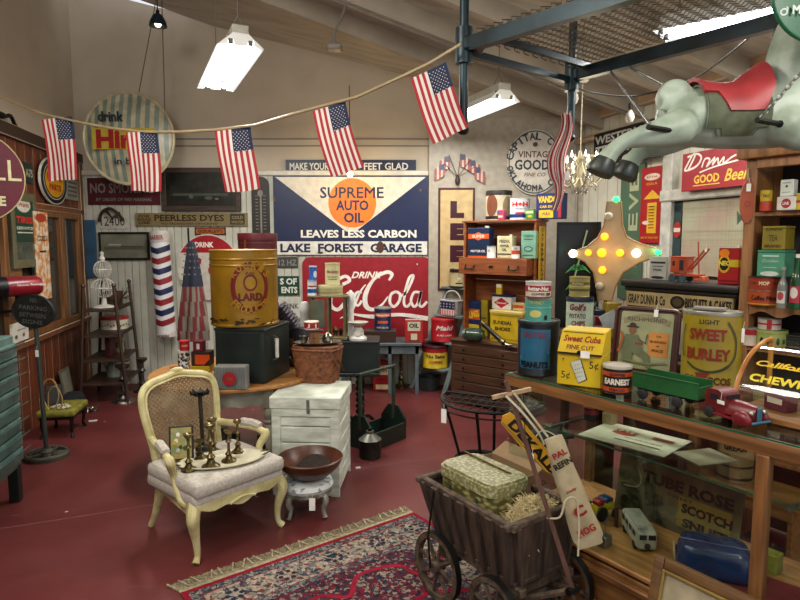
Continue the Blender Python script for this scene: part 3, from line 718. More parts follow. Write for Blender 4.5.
# ---------------------------------------------------------------- left wall
L2 = LEFT.off(.03)
sign('round_parts_sign', 'round yellow parts sign with black and white rings behind the first flag', 'sign', L2.off(.02), (38, 64.5, 158, 204), 'd9d9d0', [
    ('d', '22201f', 0, .5, .97, .97), ('d', 'd9d9d0', 0, .5, .80, .80), ('d', '22201f', 0, .5, .77, .77), ('d', 'd3a126', 0, .5, .70, .70), ('t', 'a52a22', 'MO-PAR', 0, .58, .56, .15, {'bold': .04}), ('t', 'a52a22', 'PARTS', 0, .36, .44, .14, {'bold': .04})], th=.02, shape='disc')
sign('dark_license_plate', 'small dark green licence plate beside the round maroon sign', 'license plate', L2, (22, 32, 163, 183), '2b3a30', [('t', 'b5b9a0', 'A75', .1, .5, .7, .4)], th=.006)
sign('stamped_metal_sign', 'small silver stamped sign with rows of raised lettering beside the yellow round sign', 'sign', L2, (64.5, 77, 170, 200), '9a9b92', [('r', '55564f', 0, .15+.14*k, .7, .05) for k in range(6)], th=.008)
sign('framed_shop_sign', 'green and white shop sign in a narrow wooden frame on the panelled wall', 'sign', L2.off(.02), (7, 33, 193, 268), mt('cloudy_mirror', '5d6258', .2), [
    ('r', '254a38', 0, .62, .8, .56), ('d', 'd7d3c4', 0, .84, .55, .2), ('t', 'a5322c', 'Wards', 0, .84, .4, .06), ('t', 'c23b34', 'TIRES', 0, .64, .65, .09, {'bold': .04}), ('t', 'd0d2c2', 'SERVICE', 0, .53, .65, .04), ('r', 'd0d2c2', 0, .47, .6, .015)], th=.03, frame='6f6a50', fw=.07)
sign('peeling_tall_sign', 'tall narrow orange and white peeling tin sign on the panelled wall', 'sign', L2.off(.05), (34.5, 48, 212, 300), mt('peeling_orange', 'c98a4a', .6, h2='d5ccb8', scale=16, lo=.45, hi=.55), [('d', 'b5482c', 0, .93, .8, .1), ('t', '2e2a26', 'COLD', 0, .7, .7, .06), ('r', '2e2a26', 0, .55, .5, .02)], th=.012)
sign('paper_notice', 'white paper notice with brown scribbles tacked on the panelling behind the iron sign', 'notice', L2.off(.03), (9.5, 28, 322, 342), 'd5d2c8', [('r', '8a7a6a', .1, .6, .5, .06), ('d', '6a5a4a', -.2, .3, .15, .2), ('d', '7a4a3a', .2, .3, .12, .2)], th=.003)
# flange mounted gasoline sign
c = onY(-29, 176, 4.35); t = thing('flange_sign', 'large round maroon enamel sign with cream letters cut off by the picture edge', 'sign', c, radians(38))
R_ = 46*4.35/600; g = part(t, 'disc', mt('pale_rim', 'c9b98a', .5)); g.plate([(R_*cos(2*pi*k/48), R_*sin(2*pi*k/48)) for k in range(48)], 0, .02); g.ly = .001
g.disc(0, 0, 1.95*R_, 1.95*R_, '6a1a30', n=40)
g.text('SHELL', .04, .055, R_*1.6, R_*.46, 'd9d2a8', bold=.0); g.text('GASOLINE', 0, -.17, R_*1.2, R_*.22, 'd9d2a8', bold=.04)
g = part(t, 'mounting_arm', IRON); g.cyl((-R_, .01, .1), (-R_-.1, .01, .1), .012, n=8); g.cyl((-R_, .01, -.1), (-R_-.1, .01, -.1), .012, n=8)
# black hook by the plaster wall
loc = LEFT.off(.05).box((2, 16, 113, 122))[0]; g = solo('iron_hook', 'black curled iron hook on the plaster wall above the round maroon sign', 'hook', loc, LEFT.rz); g.m(IRON)
g.tube(cat_rom([(-.25, .03, .04), (-.1, 0, .03), (.0, -.01, .05), (.1, 0, .0), (.16, 0, -.03)], 8), [.028]*8+[.016]*25, n=8)
# red dispenser on a bracket
ax = (LEFT.n*.35+V((.0, 0, 0))); c = onY(25, 286, 4.75)
t = thing('red_cylinder_dispenser', 'red cylindrical metal container with an open dark mouth over the iron pole sign', 'dispenser', c, radians(52))
g = part(t, 'barrel', mt('red_enamel', '8e2130', .3)); r = .08
g.x(ry=90).lathe([(.0, -.18), (r, -.18), (r, .08), (r*.8, .11), (0, .12)], n=28); g.X = Matrix(); g.y = -r*.99; g.text('Honey Sweeties', .02, .01, .2, .03, 'd8c8c4', bold=.03)
g = part(t, 'mouth', '15131a'); g.x(ry=90).lathe([(r*1.02, -.2), (r*1.02, -.14), (r, -.14), (r*.93, -.2), (r*.9, -.17), (0, -.15)], n=28)
g = part(t, 'bracket', IRON); g.box((-.03, .04, -.14), (.05, .05, .16), .005); d = Matrix.Rotation(radians(-52), 4, 'Z') @ (-LEFT.n*.2); g.cyl((-.03, .04, -.2), (-.03+d.x, .04+d.y, -.2), .012, n=8)
# ================================================================ flags on the rope
FR, FW, FB = mt('flag_red', 'b3343c', .8, var=.06), mt('flag_white', 'e2ddd6', .8, var=.05), mt('flag_blue', '24365a', .8, var=.06)
def star(g, x, y, z, r):
    vs = [g.v((x+(r if k % 2 == 0 else r*.42)*sin(pi*k/5), y, z+(r if k % 2 == 0 else r*.42)*cos(pi*k/5))) for k in range(10)]; c = g.v((x, y, z))
    for k in range(10): g.f([c, vs[k], vs[(k+1) % 10]])
def flagcloth(g, w, h, amp=.012, ph=0, side=1, taper=0):
    nx, nz = 26, 14
    def P(u, v, o=0):
        x = (u-.5)*w*(1-taper*(1-v)); z = -h*(1-v)
        return (x+.01*sin(3*v+ph), amp*sin(5.0*u+ph+2*v)*(1.2-v)-o, z+.006*sin(u*5+ph)*(1-v))
    grid = [[g.v(P(i/nx, j/nz)) for j in range(nz+1)] for i in range(nx+1)]
    for i in range(nx):
        for j in range(nz):
            s_ = i//2; cant = (i >= 12 if side > 0 else i < 14) and j >= nz*.58
            g.m(FB if cant else (FR if s_ % 2 == 0 else FW)); g.f([grid[i][j], grid[i+1][j], grid[i+1][j+1], grid[i][j+1]])
    g.m(FW)
    for a in range(9):
        for b in range(6 if a % 2 == 0 else 5):
            u = .5+.46*(a+.7)/9.4-.02 if side > 0 else .03+.5*(a+.5)/9.4; v = .615+.36*(b+.5+(0 if a % 2 == 0 else .5))/6
            p = P(u, v, .006); star(g, p[0], p[1], p[2], w*.02)
S_ = LEFT.off(.03).hit(-10, 93); E_ = onY(461, 44, 3.12)
def ropeY(px):
    k = (px-400)/F; d = E_-S_; t = (k*S_.y-S_.x)/(d.x-k*d.y); return S_.y+t*d.y
rp = [(-10, 93), (20, 105), (43, 114), (83, 123), (110, 128), (143, 132), (180, 132), (215, 130), (256, 125), (300, 112), (330, 104), (357, 97), (405, 75), (430, 63), (461, 44)]
g = solo('bunting_rope', 'thin tan twine strung from wall to dark pipe holding five flags', 'rope'); g.m('b5a482'); g.tube([onY(a, b, ropeY(a)) for a, b in rp], .009, n=6)
rzr = math.atan2((E_-S_).y, (E_-S_).x)
def bflag(x0, x1, y0, hh, tilt, label, ph):
    xc = (x0+x1)/2; Y = ropeY(xc); p = onY(xc, y0, Y-.012); w = (x1-x0)*Y/F*1.03
    g = solo('american_flag', label, 'flag', p, rzr*.35, 'flags on the rope'); g.ry = radians(tilt); flagcloth(g, w, hh*Y/F, .012, ph)
bflag(40, 72, 118, 60, -4, 'small american flag on the twine in front of the round yellow parts sign', 0)
bflag(126, 158.5, 132, 57, 0, 'small american flag on the twine overlapping the striped button sign', 1)
bflag(216, 252, 129, 60, -5, 'small american flag on the twine over the dark framed painting', 2)
bflag(313, 346, 106, 66, -15, 'small american flag on the twine just above the navy slogan sign', 3)
bflag(409, 445, 71, 66, -22, 'small american flag on the twine nearest the dark vertical pipe', 4)
# ================================================================ overhead pipe rack
RZ = 2.65; A = onz(464, 46, RZ); B = onz(572, 76, RZ); a2 = (onz(600, 3, RZ)-A).normalized(); b2 = (onz(745, 30, RZ)-B).normalized()
t = thing('overhead_rack', 'dark teal steel pipe rack hanging below the ceiling with a wire spring deck', 'rack', (0, 0, 0))
for p, yb in ((A, 130), (B, 138)):
    zb_ = onY(400, yb, p.y).z; g = part(t, 'hanging_pipe', TEAL); g.cyl((p.x, p.y, zb_), (p.x, p.y, ceil_z(p.x, p.y)), .024, n=14)
    g.sph((p.x, p.y, zb_), .034, n=12, sc=(1, 1, .8)); g = part(t, 'coupling', TEAL); g.cyl((p.x, p.y, RZ-.09), (p.x, p.y, RZ+.09), .045, n=12); g.box((p.x+.05, p.y-.02, RZ), (.11, .09, .07), .01)
def bar(a, b, w_, h_, nm='beam'):
    g = part(t, nm, TEAL); d = (b-a).normalized(); q = V((-d.y, d.x, 0))*w_/2; vs = []
    for P in (a, b): vs += [g.v(P-q-V((0, 0, h_/2))), g.v(P+q-V((0, 0, h_/2))), g.v(P+q+V((0, 0, h_/2))), g.v(P-q+V((0, 0, h_/2)))]
    for k in ((0, 1, 5, 4), (1, 2, 6, 5), (2, 3, 7, 6), (3, 0, 4, 7), (0, 3, 2, 1), (4, 5, 6, 7)): g.f([vs[i] for i in k])
bar(A, A+a2*2.2, .05, .07); bar(B, B+b2*2.4, .05, .07); bar(A-V((0, 0, .03)), B-V((0, 0, .03)), .035, .035, 'cross_rail')
up = V((0, 0, .06)); bar(A+a2*.12+up*.5, B+b2*.12+up*.5, .03, .03, 'cross_rail')
g = part(t, 'spring_deck', mt('rusty_spring', '857a69', .6, .3, h2='4f473c', scale=20)); n = 26
ux = a2
for r in range(n+1):
    f = r/n; a = A.lerp(B, f)+a2.lerp(b2, f)*.1+V((0, 0, .06)); pts = []; K = 64; dd = a2.lerp(b2, f).normalized(); cr = (B-A).normalized()
    for k in range(K+1): pts.append(a+dd*(1.75*k/K)+cr*(.018*(1 if k % 2 else -1)))
    g.tube(pts, .003, n=3, cap=False)
for k in range(12):
    c = (A+a2*.12).lerp(B+b2*.12, (k+.5)/12)+V((0, 0, .02)); g.tube([c+V((.014*cos(q*pi/3), .014*sin(q*pi/3), -.03+.006*q)) for q in range(13)], .003, n=3, cap=False)
flush(); RACKA, RACKB, RA2, RB2 = A, B, a2, b2
# flag draped on the second pipe
p = onY(566, 114, B.y-.06); t = thing('draped_flag', 'limp red and white flag hanging tangled on the dark pipe by the chandelier', 'flag', p)
g = part(t, 'cloth'); W_, H_ = .16, 92*B.y/F
def PD(u, v):
    wd = (.07+.05*sin(pi*v)**2)*(1 if v > .3 else .7); return ((u-.5)*wd+.05*v-.06+.02*sin(9*v), .03*sin(u*14)*(.4+v*.3)-.02, -H_*(1-v))
gr = [[g.v(PD(i/26, j/18)) for j in range(19)] for i in range(27)]
for i in range(26):
    for j in range(18): g.m(FR if (i//2) % 2 == 0 else FW); g.f([gr[i][j], gr[i+1][j], gr[i+1][j+1], gr[i][j+1]])
part(t, 'stick', 'a89878').cyl((.03, .01, .02), (-.04, .0, -H_*.9), .005, n=6)
tag_mesh(t, .0, -.06, -.35, .03, .05)
# ================================================================ far corner: ladder shelf and its goods
def rot2(x, y, a): return V((x*cos(a)-y*sin(a), x*sin(a)+y*cos(a), 0))
o = onz(131, 392, 0); EO = V((-3.1, 6.33, 0)); EO = (onz(111, 401, 0)+onz(157, 390, 0))/2+(-LEFT.n)*.22
SZ = [.21, .45, .70, .96]; DEP = [.42, .38, .34, .30]
t = thing('ladder_shelf', 'dark wooden ladder shelf with four open shelves in the far corner', 'shelf', EO, LEFT.rz)
for x in (-.31, .31):
    for s in (-1, 1):
        g = part(t, 'post', W_DARKZ); g.tube([(x, s*.22, 0), (x, s*.14, 1.2)], .017, n=6); g.sph((x, s*.14, 1.2), .024, 8)
for z, d in zip(SZ, DEP):
    g = part(t, 'shelf_board', W_DARK); g.box((0, 0, z-.012), (.62, d, .022), .003); g.box((0, -d/2, z+.005), (.62, .015, .03), .003)
def on_shelf(px, k, dy=0): # point above shelf k seen in column px
    pl = Pl(EO, math.degrees(LEFT.rz)); h = pl.off(dy).hit(px, 300); d = max(-.21, min(.21, (h-EO).dot(pl.ex))); h = EO+pl.ex*d+pl.n*dy; return V((h.x, h.y, SZ[k]))
def pot(name, label, cat, p, prof, mat, rz=0, group=None, n=24, sy=1):
    g = solo(name, label, cat, p, rz, group); g.m(mat).lathe(prof, n=n, sy=sy); return g
WIRE = mt('white_wire', 'dcd9cf', .4)
p = on_shelf(104, 3, -.02); t = thing('wire_figure', 'white wire dress form of stacked open globes on the top shelf', 'wire figure', p)
def cage(g, c, r, h):
    for k in range(9):
        a = pi*k/9; g.tube([(c[0]+r*sin(q*pi/8)*cos(a), c[1]+r*sin(q*pi/8)*sin(a), c[2]+h*cos(q*pi/8)) for q in range(16)], .0035, n=4, closed=True)
    g.tube([(c[0]+r*cos(q*pi/10), c[1]+r*sin(q*pi/10), c[2]) for q in range(20)], .005, n=4, closed=True)
g = part(t, 'lower_cage', WIRE); cage(g, (0, 0, .2), .115, .1); g = part(t, 'upper_cage', WIRE); cage(g, (0, 0, .39), .085, .09)
g = part(t, 'neck', WIRE); g.lathe([(.02, .47), (.03, .5), (.015, .53), (.022, .56), (0, .58)], n=12)
g = part(t, 'foot', WIRE); g.lathe([(0, 0), (.11, 0), (.1, .012), (.03, .03), (.02, .1), (0, .1)], n=20)
def basket(name, label, cat, p, w, d, h, c, c2, rz=0, handle=True, top=1.12, n=9, group=None, lidded=False):
    t = thing(name, label, cat, p, rz, group); m = mt('weave_'+c, c, .7, h2=c2, scale=30, bump=.3)
    g = part(t, 'woven_body', m); N = 28; rings = []
    def P(k, z):
        f = 1+(top-1)*z/h; a = 2*pi*k/N; e = .45; ca, sa = cos(a), sin(a)
        x = abs(ca)**e*(1 if ca > 0 else -1); y = abs(sa)**e*(1 if sa > 0 else -1); return x*w/2*f, y*d/2*f
    K = n*2
    for j in range(K+1):
        z = h*j/K; rg = []
        for k in range(N*2):
            x, y = P(k/2, z); bul = 1+.022*(1 if ((k//2)+(j//2)) % 2 else -1); rg.append(g.v((x*bul, y*bul, z)))
        rings.append(rg)
    m2 = mt('weft_'+c2, c2, .75, h2=c, scale=40)
    for j, (a, b) in enumerate(zip(rings, rings[1:])):
        for k in range(N*2): g.m(m if ((k//4)+(j//2)) % 2 else m2); g.f([a[k], a[(k+1) % (2*N)], b[(k+1) % (2*N)], b[k]])
    g.m(m); g.f(rings[0][::-1])
    g = part(t, 'rim', m); g.tube([(*P(k, h), h) for k in range(N)], .009, n=6, closed=True)
    if handle: g = part(t, 'handle', m); g.tube([(w/2*top*cos(pi*k/14), 0, h+w*.55*sin(pi*k/14)) for k in range(15)], .008, n=6)
    if lidded: g = part(t, 'lid', m); g.slab([P(k, h) for k in range(N)], h+.002, h+.022)
    return t
p = on_shelf(127, 3, 0); basket('basket', 'small brown twig basket with a hoop handle on the top shelf', 'basket', p, .18, .15, .13, '6b5038', '43301f', LEFT.rz)
g = solo('dried_twigs', 'tangle of dry brown twigs beside the small basket on the top shelf', 'dried plant', on_shelf(117, 3, .08), kind='stuff'); g.m('5d4a3a')
rr = random.Random(5)
for k in range(40):
    a = rr.uniform(0, 6.3); g.tube([(0, 0, 0), (.05*cos(a), .05*sin(a), .08), (.12*cos(a)+rr.uniform(-.05, .05), .1*sin(a), .13+rr.uniform(-.08, .08))], .003, n=3)
def tinround(name, label, cat, p, r, h, body, lid, deco=None, rz=0):
    t = thing(name, label, cat, p, rz); g = part(t, 'body', body); g.lathe([(0, 0), (r, 0), (r, h*.8), (0, h*.8)], n=32)
    if deco:
        g.bent = (r, 1); g.ly = .001
        for k in range(14): g.disc((k-6.5)*r*.22, h*(.3+.06*(k % 3)), r*.12, h*.16, deco[k % len(deco)], n=6)
    g = part(t, 'lid', lid); g.lathe([(r*1.0, h*.78), (r*1.03, h*.8), (r*1.03, h*.97), (r*.97, h), (0, h)], n=32); return t
tinround('cake_tin', 'cream cake tin with a red lid and floral band on the ladder shelf', 'cake tin', on_shelf(117, 2, .0), .14, .13, 'cfc8b6', 'a8322f', ['4f6b45', 'a8433a', '6b4a35'], .3)
def books(px, k, cols, label0, dy=0):
    pass
for i, (px, w_, h_, c, lab) in enumerate(((108, .03, .2, '4a1f20', 'maroon bound book standing upright near the post of the ladder shelf'), (114, .09, .17, '8f8c78', 'pale framed card leaning between the books of the ladder shelf'), (124, .035, .19, '5a2422', 'dark red book standing beside the pale framed card'))):
    g = solo('book' if i != 1 else 'framed_card', lab, 'book' if i != 1 else 'framed card', on_shelf(px, 1, .03), 0); g.m(c).box((0, 0, h_/2), (w_*1.8, .12 if i != 1 else .02, h_), .004)
    if i != 1: g.m('cfc7b0').box((0, .0, h_-.002), (w_*1.5, .11, .006))
    else: g.m('6b4a35').box((0, -.011, h_/2), (.05, .003, .06))
g = solo('twine_ball', 'round ball of brown twine on the middle of the ladder shelf', 'ball', on_shelf(140, 1, .02)+V((0, 0, .075)), 0); g.m(mt('twine', '5f4a38', .9, h2='2f241b', scale=40, bump=.5)).sph((0, 0, 0), .075, 20)
pot('mixing_bowl', 'white enamel mixing bowl on the lowest board of the ladder shelf', 'bowl', on_shelf(133, 0, .0), [(0, 0), (.06, 0), (.1, .03), (.13, .1), (.135, .12), (.125, .12), (.09, .04), (0, .02)], 'cfcdbf')
p = on_shelf(111, 0, .02); g = solo('glass_jar', 'cloudy pale glass jar half hidden behind the ladder shelf post', 'jar', p); g.m(mt('cloudy_glass', '8f988a', .2)).lathe([(0, 0), (.07, 0), (.08, .1), (.05, .16), (.05, .19), (0, .19)], n=20)
def pricket(name, label, p, h, r, mat, group=None, cat='candlestick'):
    g = solo(name, label, cat, p, 0, group); g.m(mat).lathe([(0, 0), (r, 0), (r*.95, h*.04), (r*.5, h*.1), (r*.35, h*.18), (r*.5, h*.24), (r*.2, h*.32), (r*.16, h*.55), (r*.4, h*.62), (r*.18, h*.7), (r*.2, h*.85), (r*.55, h*.93), (r*.62, h*.99), (r*.4, h), (0, h*.96)], n=20); return g
t = pricket('floor_candlestick', 'tall silver pillar candlestick standing on the floor before the ladder shelf', onz(124, 401, 0), .38, .12, SILVER)
pricket('floor_candlestick', 'dark silver candlestick standing on the floor close to the chair back', onz(143, 391, 0), .37, .1, mt('dull_pewter', '6d6a62', .35, .8))
# clutter bag in the corner
g = solo('dark_bag', 'dark cloth bag slumped on the floor in the corner behind the green stool', 'bag', onz(97, 405, 0)+V((-.18, -.12, 0)), .3); g.m(mt('navy_cloth', '1c222b', .9)).box((0, 0, .08), (.25, .35, .16), .08, 3, top=.7)
# ---------------------------------------------------------------- low green stool with odds and ends
c = onz(60, 436, 0)+V((-.02, .1, 0)); SH = .24
t = thing('low_stool', 'low stool with a mustard green padded seat and black legs by the panelling', 'stool', c, LEFT.rz)
g = part(t, 'seat', mt('mustard_velvet', '8f8a2c', .8, h2='6f6a20', scale=20)); g.box((0, 0, SH-.03), (.38, .30, .06), .025, 3)
g = part(t, 'apron', IRON); g.box((0, 0, SH-.07), (.34, .26, .03), .004)
for x in (-.15, .15):
    for y in (-.11, .11): g = part(t, 'leg', IRON); g.tube([(x, y, SH-.06), (x*1.05, y*1.05, .1), (x*.98, y*.98, .04), (x*1.1, y*1.1, 0)], [.02, .014, .012, .016], n=8)
q = lambda x, y, z=SH: c+rot2(x, y, LEFT.rz)+V((0, 0, z))
t = thing('black_picture_frame', 'small black picture frame lying tilted on the green stool', 'picture frame', q(0, .06, SH), .6, rx=radians(-14))
part(t, 'frame', '17171a').box((0, 0, .09), (.13, .012, .18), .004); part(t, 'picture', '2c2b2c').box((0, -.008, .09), (.09, .004, .14))
g = solo('beaded_necklace', 'heap of white beads coiled on the green stool seat', 'beads', q(-.1, -.02, SH), 0, kind='stuff'); g.m('cfc8b4')
for k in range(90): a = k*.5; g.sph((.07*cos(a)*(1-.004*k)+rr.uniform(-.01, .01), .05*sin(a), .008+.015*(k/90)), .007, 6)
t = thing('wire_loop_stand', 'bent cane loop standing behind the iron pole on the stool', 'loop stand', q(-.17, .05, SH)); g = part(t, 'loops', 'b09a62')
g.tube(cat_rom([(0, 0, .005), (-.05, .01, .12), (-.03, .01, .24), (.05, 0, .26), (.09, 0, .14), (.05, 0, .01)], 6), .005, n=5); g.tube(cat_rom([(-.02, .03, .005), (-.01, .03, .15), (.05, .03, .2), (.1, .03, .1), (.08, .03, .005)], 6), .005, n=5)
g = solo('leaning_board', 'plain grey canvas panel leaning on the panelled wall behind the stool', 'panel', LEFT.off(.12).hit(71, 400)*1, LEFT.rz); g.loc.z = 0; g.rx = radians(-8); g.m('6d695c').box((0, 0, .19), (.26, .015, .38), .003); g.m('8b8776').box((0, -.009, .19), (.21, .004, .33))
g = solo('paper_scrap', 'small white paper tag lying on the red floor beside the stool', 'paper scrap', onz(93, 421, 0), .4); g.m('d9d6d0').box((0, 0, .003), (.07, .04, .004))
g = solo('metal_trinkets', 'small heap of tarnished metal trinkets on the floor behind the stool', 'trinkets', onz(88, 412, 0)+V((0, 0, 0)), kind='stuff'); g.m(SILVER)
for k in range(14): g.tube([(rr.uniform(-.08, .08), rr.uniform(-.05, .05), .008), (rr.uniform(-.08, .08), rr.uniform(-.05, .05), .05)], .007, n=5)
# ---------------------------------------------------------------- cast iron sign on a wheel base
c = onz(47, 457, 0); CASTM = mt('cast_iron', '3a3b38', .6, .5, h2='262725', scale=30, bump=.2)
t = thing('pole_sign', 'oval cast iron parking sign on a thin pole with a spoked wheel base', 'sign', c, 0)
pt = onY(34.5, 311, c.y)-c
g = part(t, 'wheel_base', mt('rusty_grey', '5c5a4e', .7, .3, h2='3b382f', scale=10)); R_ = .155
g.lathe([(R_*.8, .0), (R_, .0), (R_, .03), (R_*.93, .045), (R_*.82, .04), (R_*.8, 0)], n=36); g.lathe([(0, 0), (.05, 0), (.05, .05), (.03, .07), (0, .07)], n=16)
for k in range(5): a = 2*pi*k/5+.3; g.tube([(.04*cos(a), .04*sin(a), .025), (R_*.85*cos(a), R_*.85*sin(a), .025)], [.028, .02], n=8, flat=.5)
g = part(t, 'pole', mt('grey_green_pole', '4f5852', .5, .4)); g.tube([(0, 0, .05), tuple(pt)], .016, n=10)
w_, h_ = 42*c.y/F, 34*c.y/F
g = part(t, 'sign_plate', CASTM); g.x((pt.x, pt.y-.02, pt.z), ry=6); N = 40
g.plate([(w_/2*cos(2*pi*k/N), h_/2*sin(2*pi*k/N)) for k in range(N)], 0, .02)
g.tube([(w_/2*.97*cos(2*pi*k/N), -.002, h_/2*.97*sin(2*pi*k/N)) for k in range(N)], .006, n=6, closed=True)
g.y = -.001; RL = mt('raised_letter', '7c7d76', .4, .5)
for s_, z_, ww in (('NO', .33, .16), ('PARKING', .1, .66), ('BETWEEN', -.12, .62), ('SIGNS', -.32, .5)): g.text(s_, 0, z_*h_, ww*w_, h_*.13, RL, bold=.02)
tag_mesh(t, pt.x*.6, pt.y*.6-.02, .83, .025, .05)
# ---------------------------------------------------------------- bank of green drawers
c = onz(27, 498, 0); t = thing('drawer_cabinet', 'worn green metal parts cabinet with rows of lipped drawers on stubby legs', 'cabinet', c, LEFT.rz-0)
GD = mt('drawer_green', '7b9690', .5, .1, h2='56706a', scale=6); TOPZ = 1.06
g = part(t, 'carcass', GD); g.box((-.65, .32, (TOPZ+.22)/2), (1.3, .6, TOPZ-.22), .006)
for x in (-.03, -1.27):
    for y in (.05, .57): part(t, 'leg', 'green_black_metal').box((x, y, .12), (.06, .06, .24), .004)
for r in range(8):
    for cc in range(2):
        z = .27+r*.094; d = part(t, 'drawer', GD); x = -.33-.64*cc
        d.box((x, .01, z+.042), (.62, .03, .082), .003)
        vs = [d.v(q) for q in ((x-.31, .0, z+.055), (x+.31, .0, z+.055), (x+.31, -.05, z+.083), (x-.31, -.05, z+.083))]; d.f(vs)
        vs = [d.v(q) for q in ((x-.31, -.05, z+.083), (x+.31, -.05, z+.083), (x+.31, -.052, z+.092), (x-.31, -.052, z+.092))]; d.f(vs)
# ================================================================ caned armchair
cf = V((.76, -.65, 0)).normalized(); rz = math.atan2(cf.x, -cf.y); cc = V((-1.05, 3.28, 0))
t = thing('armchair', 'cream painted cane-back armchair with a grey linen seat cushion', 'armchair', cc, rz)
wf, wb, D = .27, .20, .235
def cab(pts, rs, nm='leg'):
    g = part(t, nm, CREAM); q = cat_rom(pts, 6); n = len(q); R = [rs[0]+(0)]*n; m = len(rs)-1
    R = [rs[int(min(i/(n-1)*m, m-1e-6))]*(1-(i/(n-1)*m) % 1)+rs[min(m, int(min(i/(n-1)*m, m-1e-6))+1)]*((i/(n-1)*m) % 1) if i < n-1 else rs[-1] for i in range(n)]
    g.tube(q, R, n=10); return g
for s in (-1, 1):
    cab([(s*wf*.93, -D*.93, .31), (s*(wf+.012), -D-.012, .24), (s*(wf-.01), -D+.005, .12), (s*(wf-.012), -D+.0, .04), (s*(wf+.008), -D-.015, .008)], [.036, .034, .02, .015, .02])
    cab([(s*wb, D*.95, .31), (s*wb*1.02, D+.01, .2), (s*wb*1.05, D+.05, .09), (s*wb*1.1, D+.09, .008)], [.03, .026, .02, .017])
    # arms
    g = cab([(s*wb*1.08, D+.05, .53), (s*(wf-.01), D-.1, .535), (s*(wf+.02), .0, .53), (s*(wf+.03), -.06, .515)], [.02, .022, .02, .022], 'arm_rail')
    g = cab([(s*(wf+.03), -.06, .52), (s*(wf+.03), -.075, .5), (s*(wf+.0), -.05, .42), (s*(wf+.005), -.12, .32), (s*wf*.96, -.17, .29)], [.024, .026, .02, .022, .026], 'arm_post')
    g = part(t, 'arm_pad', LINEN); g.tube(cat_rom([(s*(wf-.01), D-.12, .555), (s*(wf+.016), .03, .555), (s*(wf+.026), -.03, .545)], 4), [.018]+[.026]*7+[.02], n=8)
g = part(t, 'seat_rail', CREAM)
def wav(x): return .015*cos(x*pi/wf*1.0)+.012*cos(3*x*pi/wf)
xs = [-wf+2*wf*k/16 for k in range(17)]
g.plate([(x, .262-wav(x)*.9) for x in xs]+[(wf, .312), (-wf, .312)], -D-.012-.02, -D+.02)
for s in (-1, 1):
    vs = []
    for (x, y) in ((s*wf, -D), (s*wb, D)):
        for z in (.25, .315): vs += [g.v((x-s*.015, y, z)), g.v((x+s*.018, y, z))]
    for k in ((0, 1, 3, 2), (4, 5, 7, 6), (0, 4, 6, 2), (1, 5, 7, 3), (2, 3, 7, 6), (0, 1, 5, 4)): g.f([vs[i] for i in k])
g.box((0, D, .283), (2*wb, .03, .065), .004)
g.tube(cat_rom([(-.08, -D-.035, .265), (0, -D-.04, .285), (.08, -D-.035, .265)], 5), .008, n=6)
# backrest frame: rounded shape leaning back
BL = .2
def bp(x, z, o=0): return (x, D+.02+(z-.33)*.22+o, z)
bo = cat_rom([(x, z, 0) for x, z in ((-.18, .36), (-.21, .5), (-.235, .68), (-.225, .78), (-.175, .825), (-.09, .845), (0, .86), (.09, .845), (.175, .825), (.225, .78), (.235, .68), (.21, .5), (.18, .36), (.0, .35))], 6, True)
g = part(t, 'back_frame', CREAM); g.tube([bp(q.x, q.y) for q in bo], .021, n=10, closed=True)
g.tube([bp(q.x*.93, .6+(q.y-.6)*.93, -.018) for q in bo], .007, n=6, closed=True)
g.sph(bp(0, .875), .03, 12, sc=(1.6, .7, .7))
for s in (-1, 1): g.tube([bp(s*.18, .36), (s*wb, D, .29)], .022, n=8)
g = part(t, 'cane_panel', mt('cane', 'b7a283', .6, h2='97805f', scale=8))
def inside(x, z):
    c = False; n = len(bo); j = n-1
    for i in range(n):
        a, b = bo[i], bo[j]
        if (a.y > z) != (b.y > z) and x < (b.x-a.x)*(z-a.y)/(b.y-a.y)+a.x: c = not c
        j = i
    return c
def canel(p, d, L_):
    seg = [];  s = 0; st = .01
    pts = [(p[0]+d[0]*k*st, p[1]+d[1]*k*st) for k in range(int(L_/st))]
    ins = [q for q in pts if inside(*q)]
    if len(ins) > 2:
        a, b = ins[0], ins[-1]; q = (-d[1]*.0032, d[0]*.0032)
        for o in (0,): g.f([g.v(bp(a[0]+q[0], a[1]+q[1], o)), g.v(bp(b[0]+q[0], b[1]+q[1], o)), g.v(bp(b[0]-q[0], b[1]-q[1], o)), g.v(bp(a[0]-q[0], a[1]-q[1], o))])
for k in range(44): canel((-.3+k*.0138, .33), (0, 1), .6)
for k in range(40): canel((-.3, .35+k*.0138), (1, 0), .6)
for k in range(40): canel((-.75+k*.0276, .33), (.7071, .7071), .8); canel((-.25+k*.0276, .33), (-.7071, .7071), .8)
g = part(t, 'seat_base', LINEN); g.slab([(-wf+.01, -D), (wf-.01, -D), (wb, D-.01), (-wb, D-.01)], .3, .345); g.box((0, -.012, .34), (2*wf+.035, 2*D+.05, .09), .042, 4, top=.96)
g = part(t, 'cushion', LINEN); g.box((0, -.025, .385), (.565, .52, .084), .041, 4)
w_ = part(g, 'welt', LINEN); pts = []
for cx, cy, a0 in ((.222, .18, 0), (-.222, .18, 90), (-.222, -.215, 180), (.222, -.215, 270)): pts += [(cx+.045*cos(radians(a0+k*22.5)), cy+.045*sin(radians(a0+k*22.5)), .418) for k in range(5)]
w_.tube(pts, .0045, n=5, closed=True)
SEAT = .424
def seatp(x, y): p = cc+rot2(x, y, rz); return V((p.x, p.y, SEAT))
def at_seat(px, py): return onz(px, py, SEAT)
tc_ = at_seat(222, 462); tr = thing('oval_tray', 'oval white enamel tray full of brass candlesticks on the armchair cushion', 'tray', tc_, radians(22))
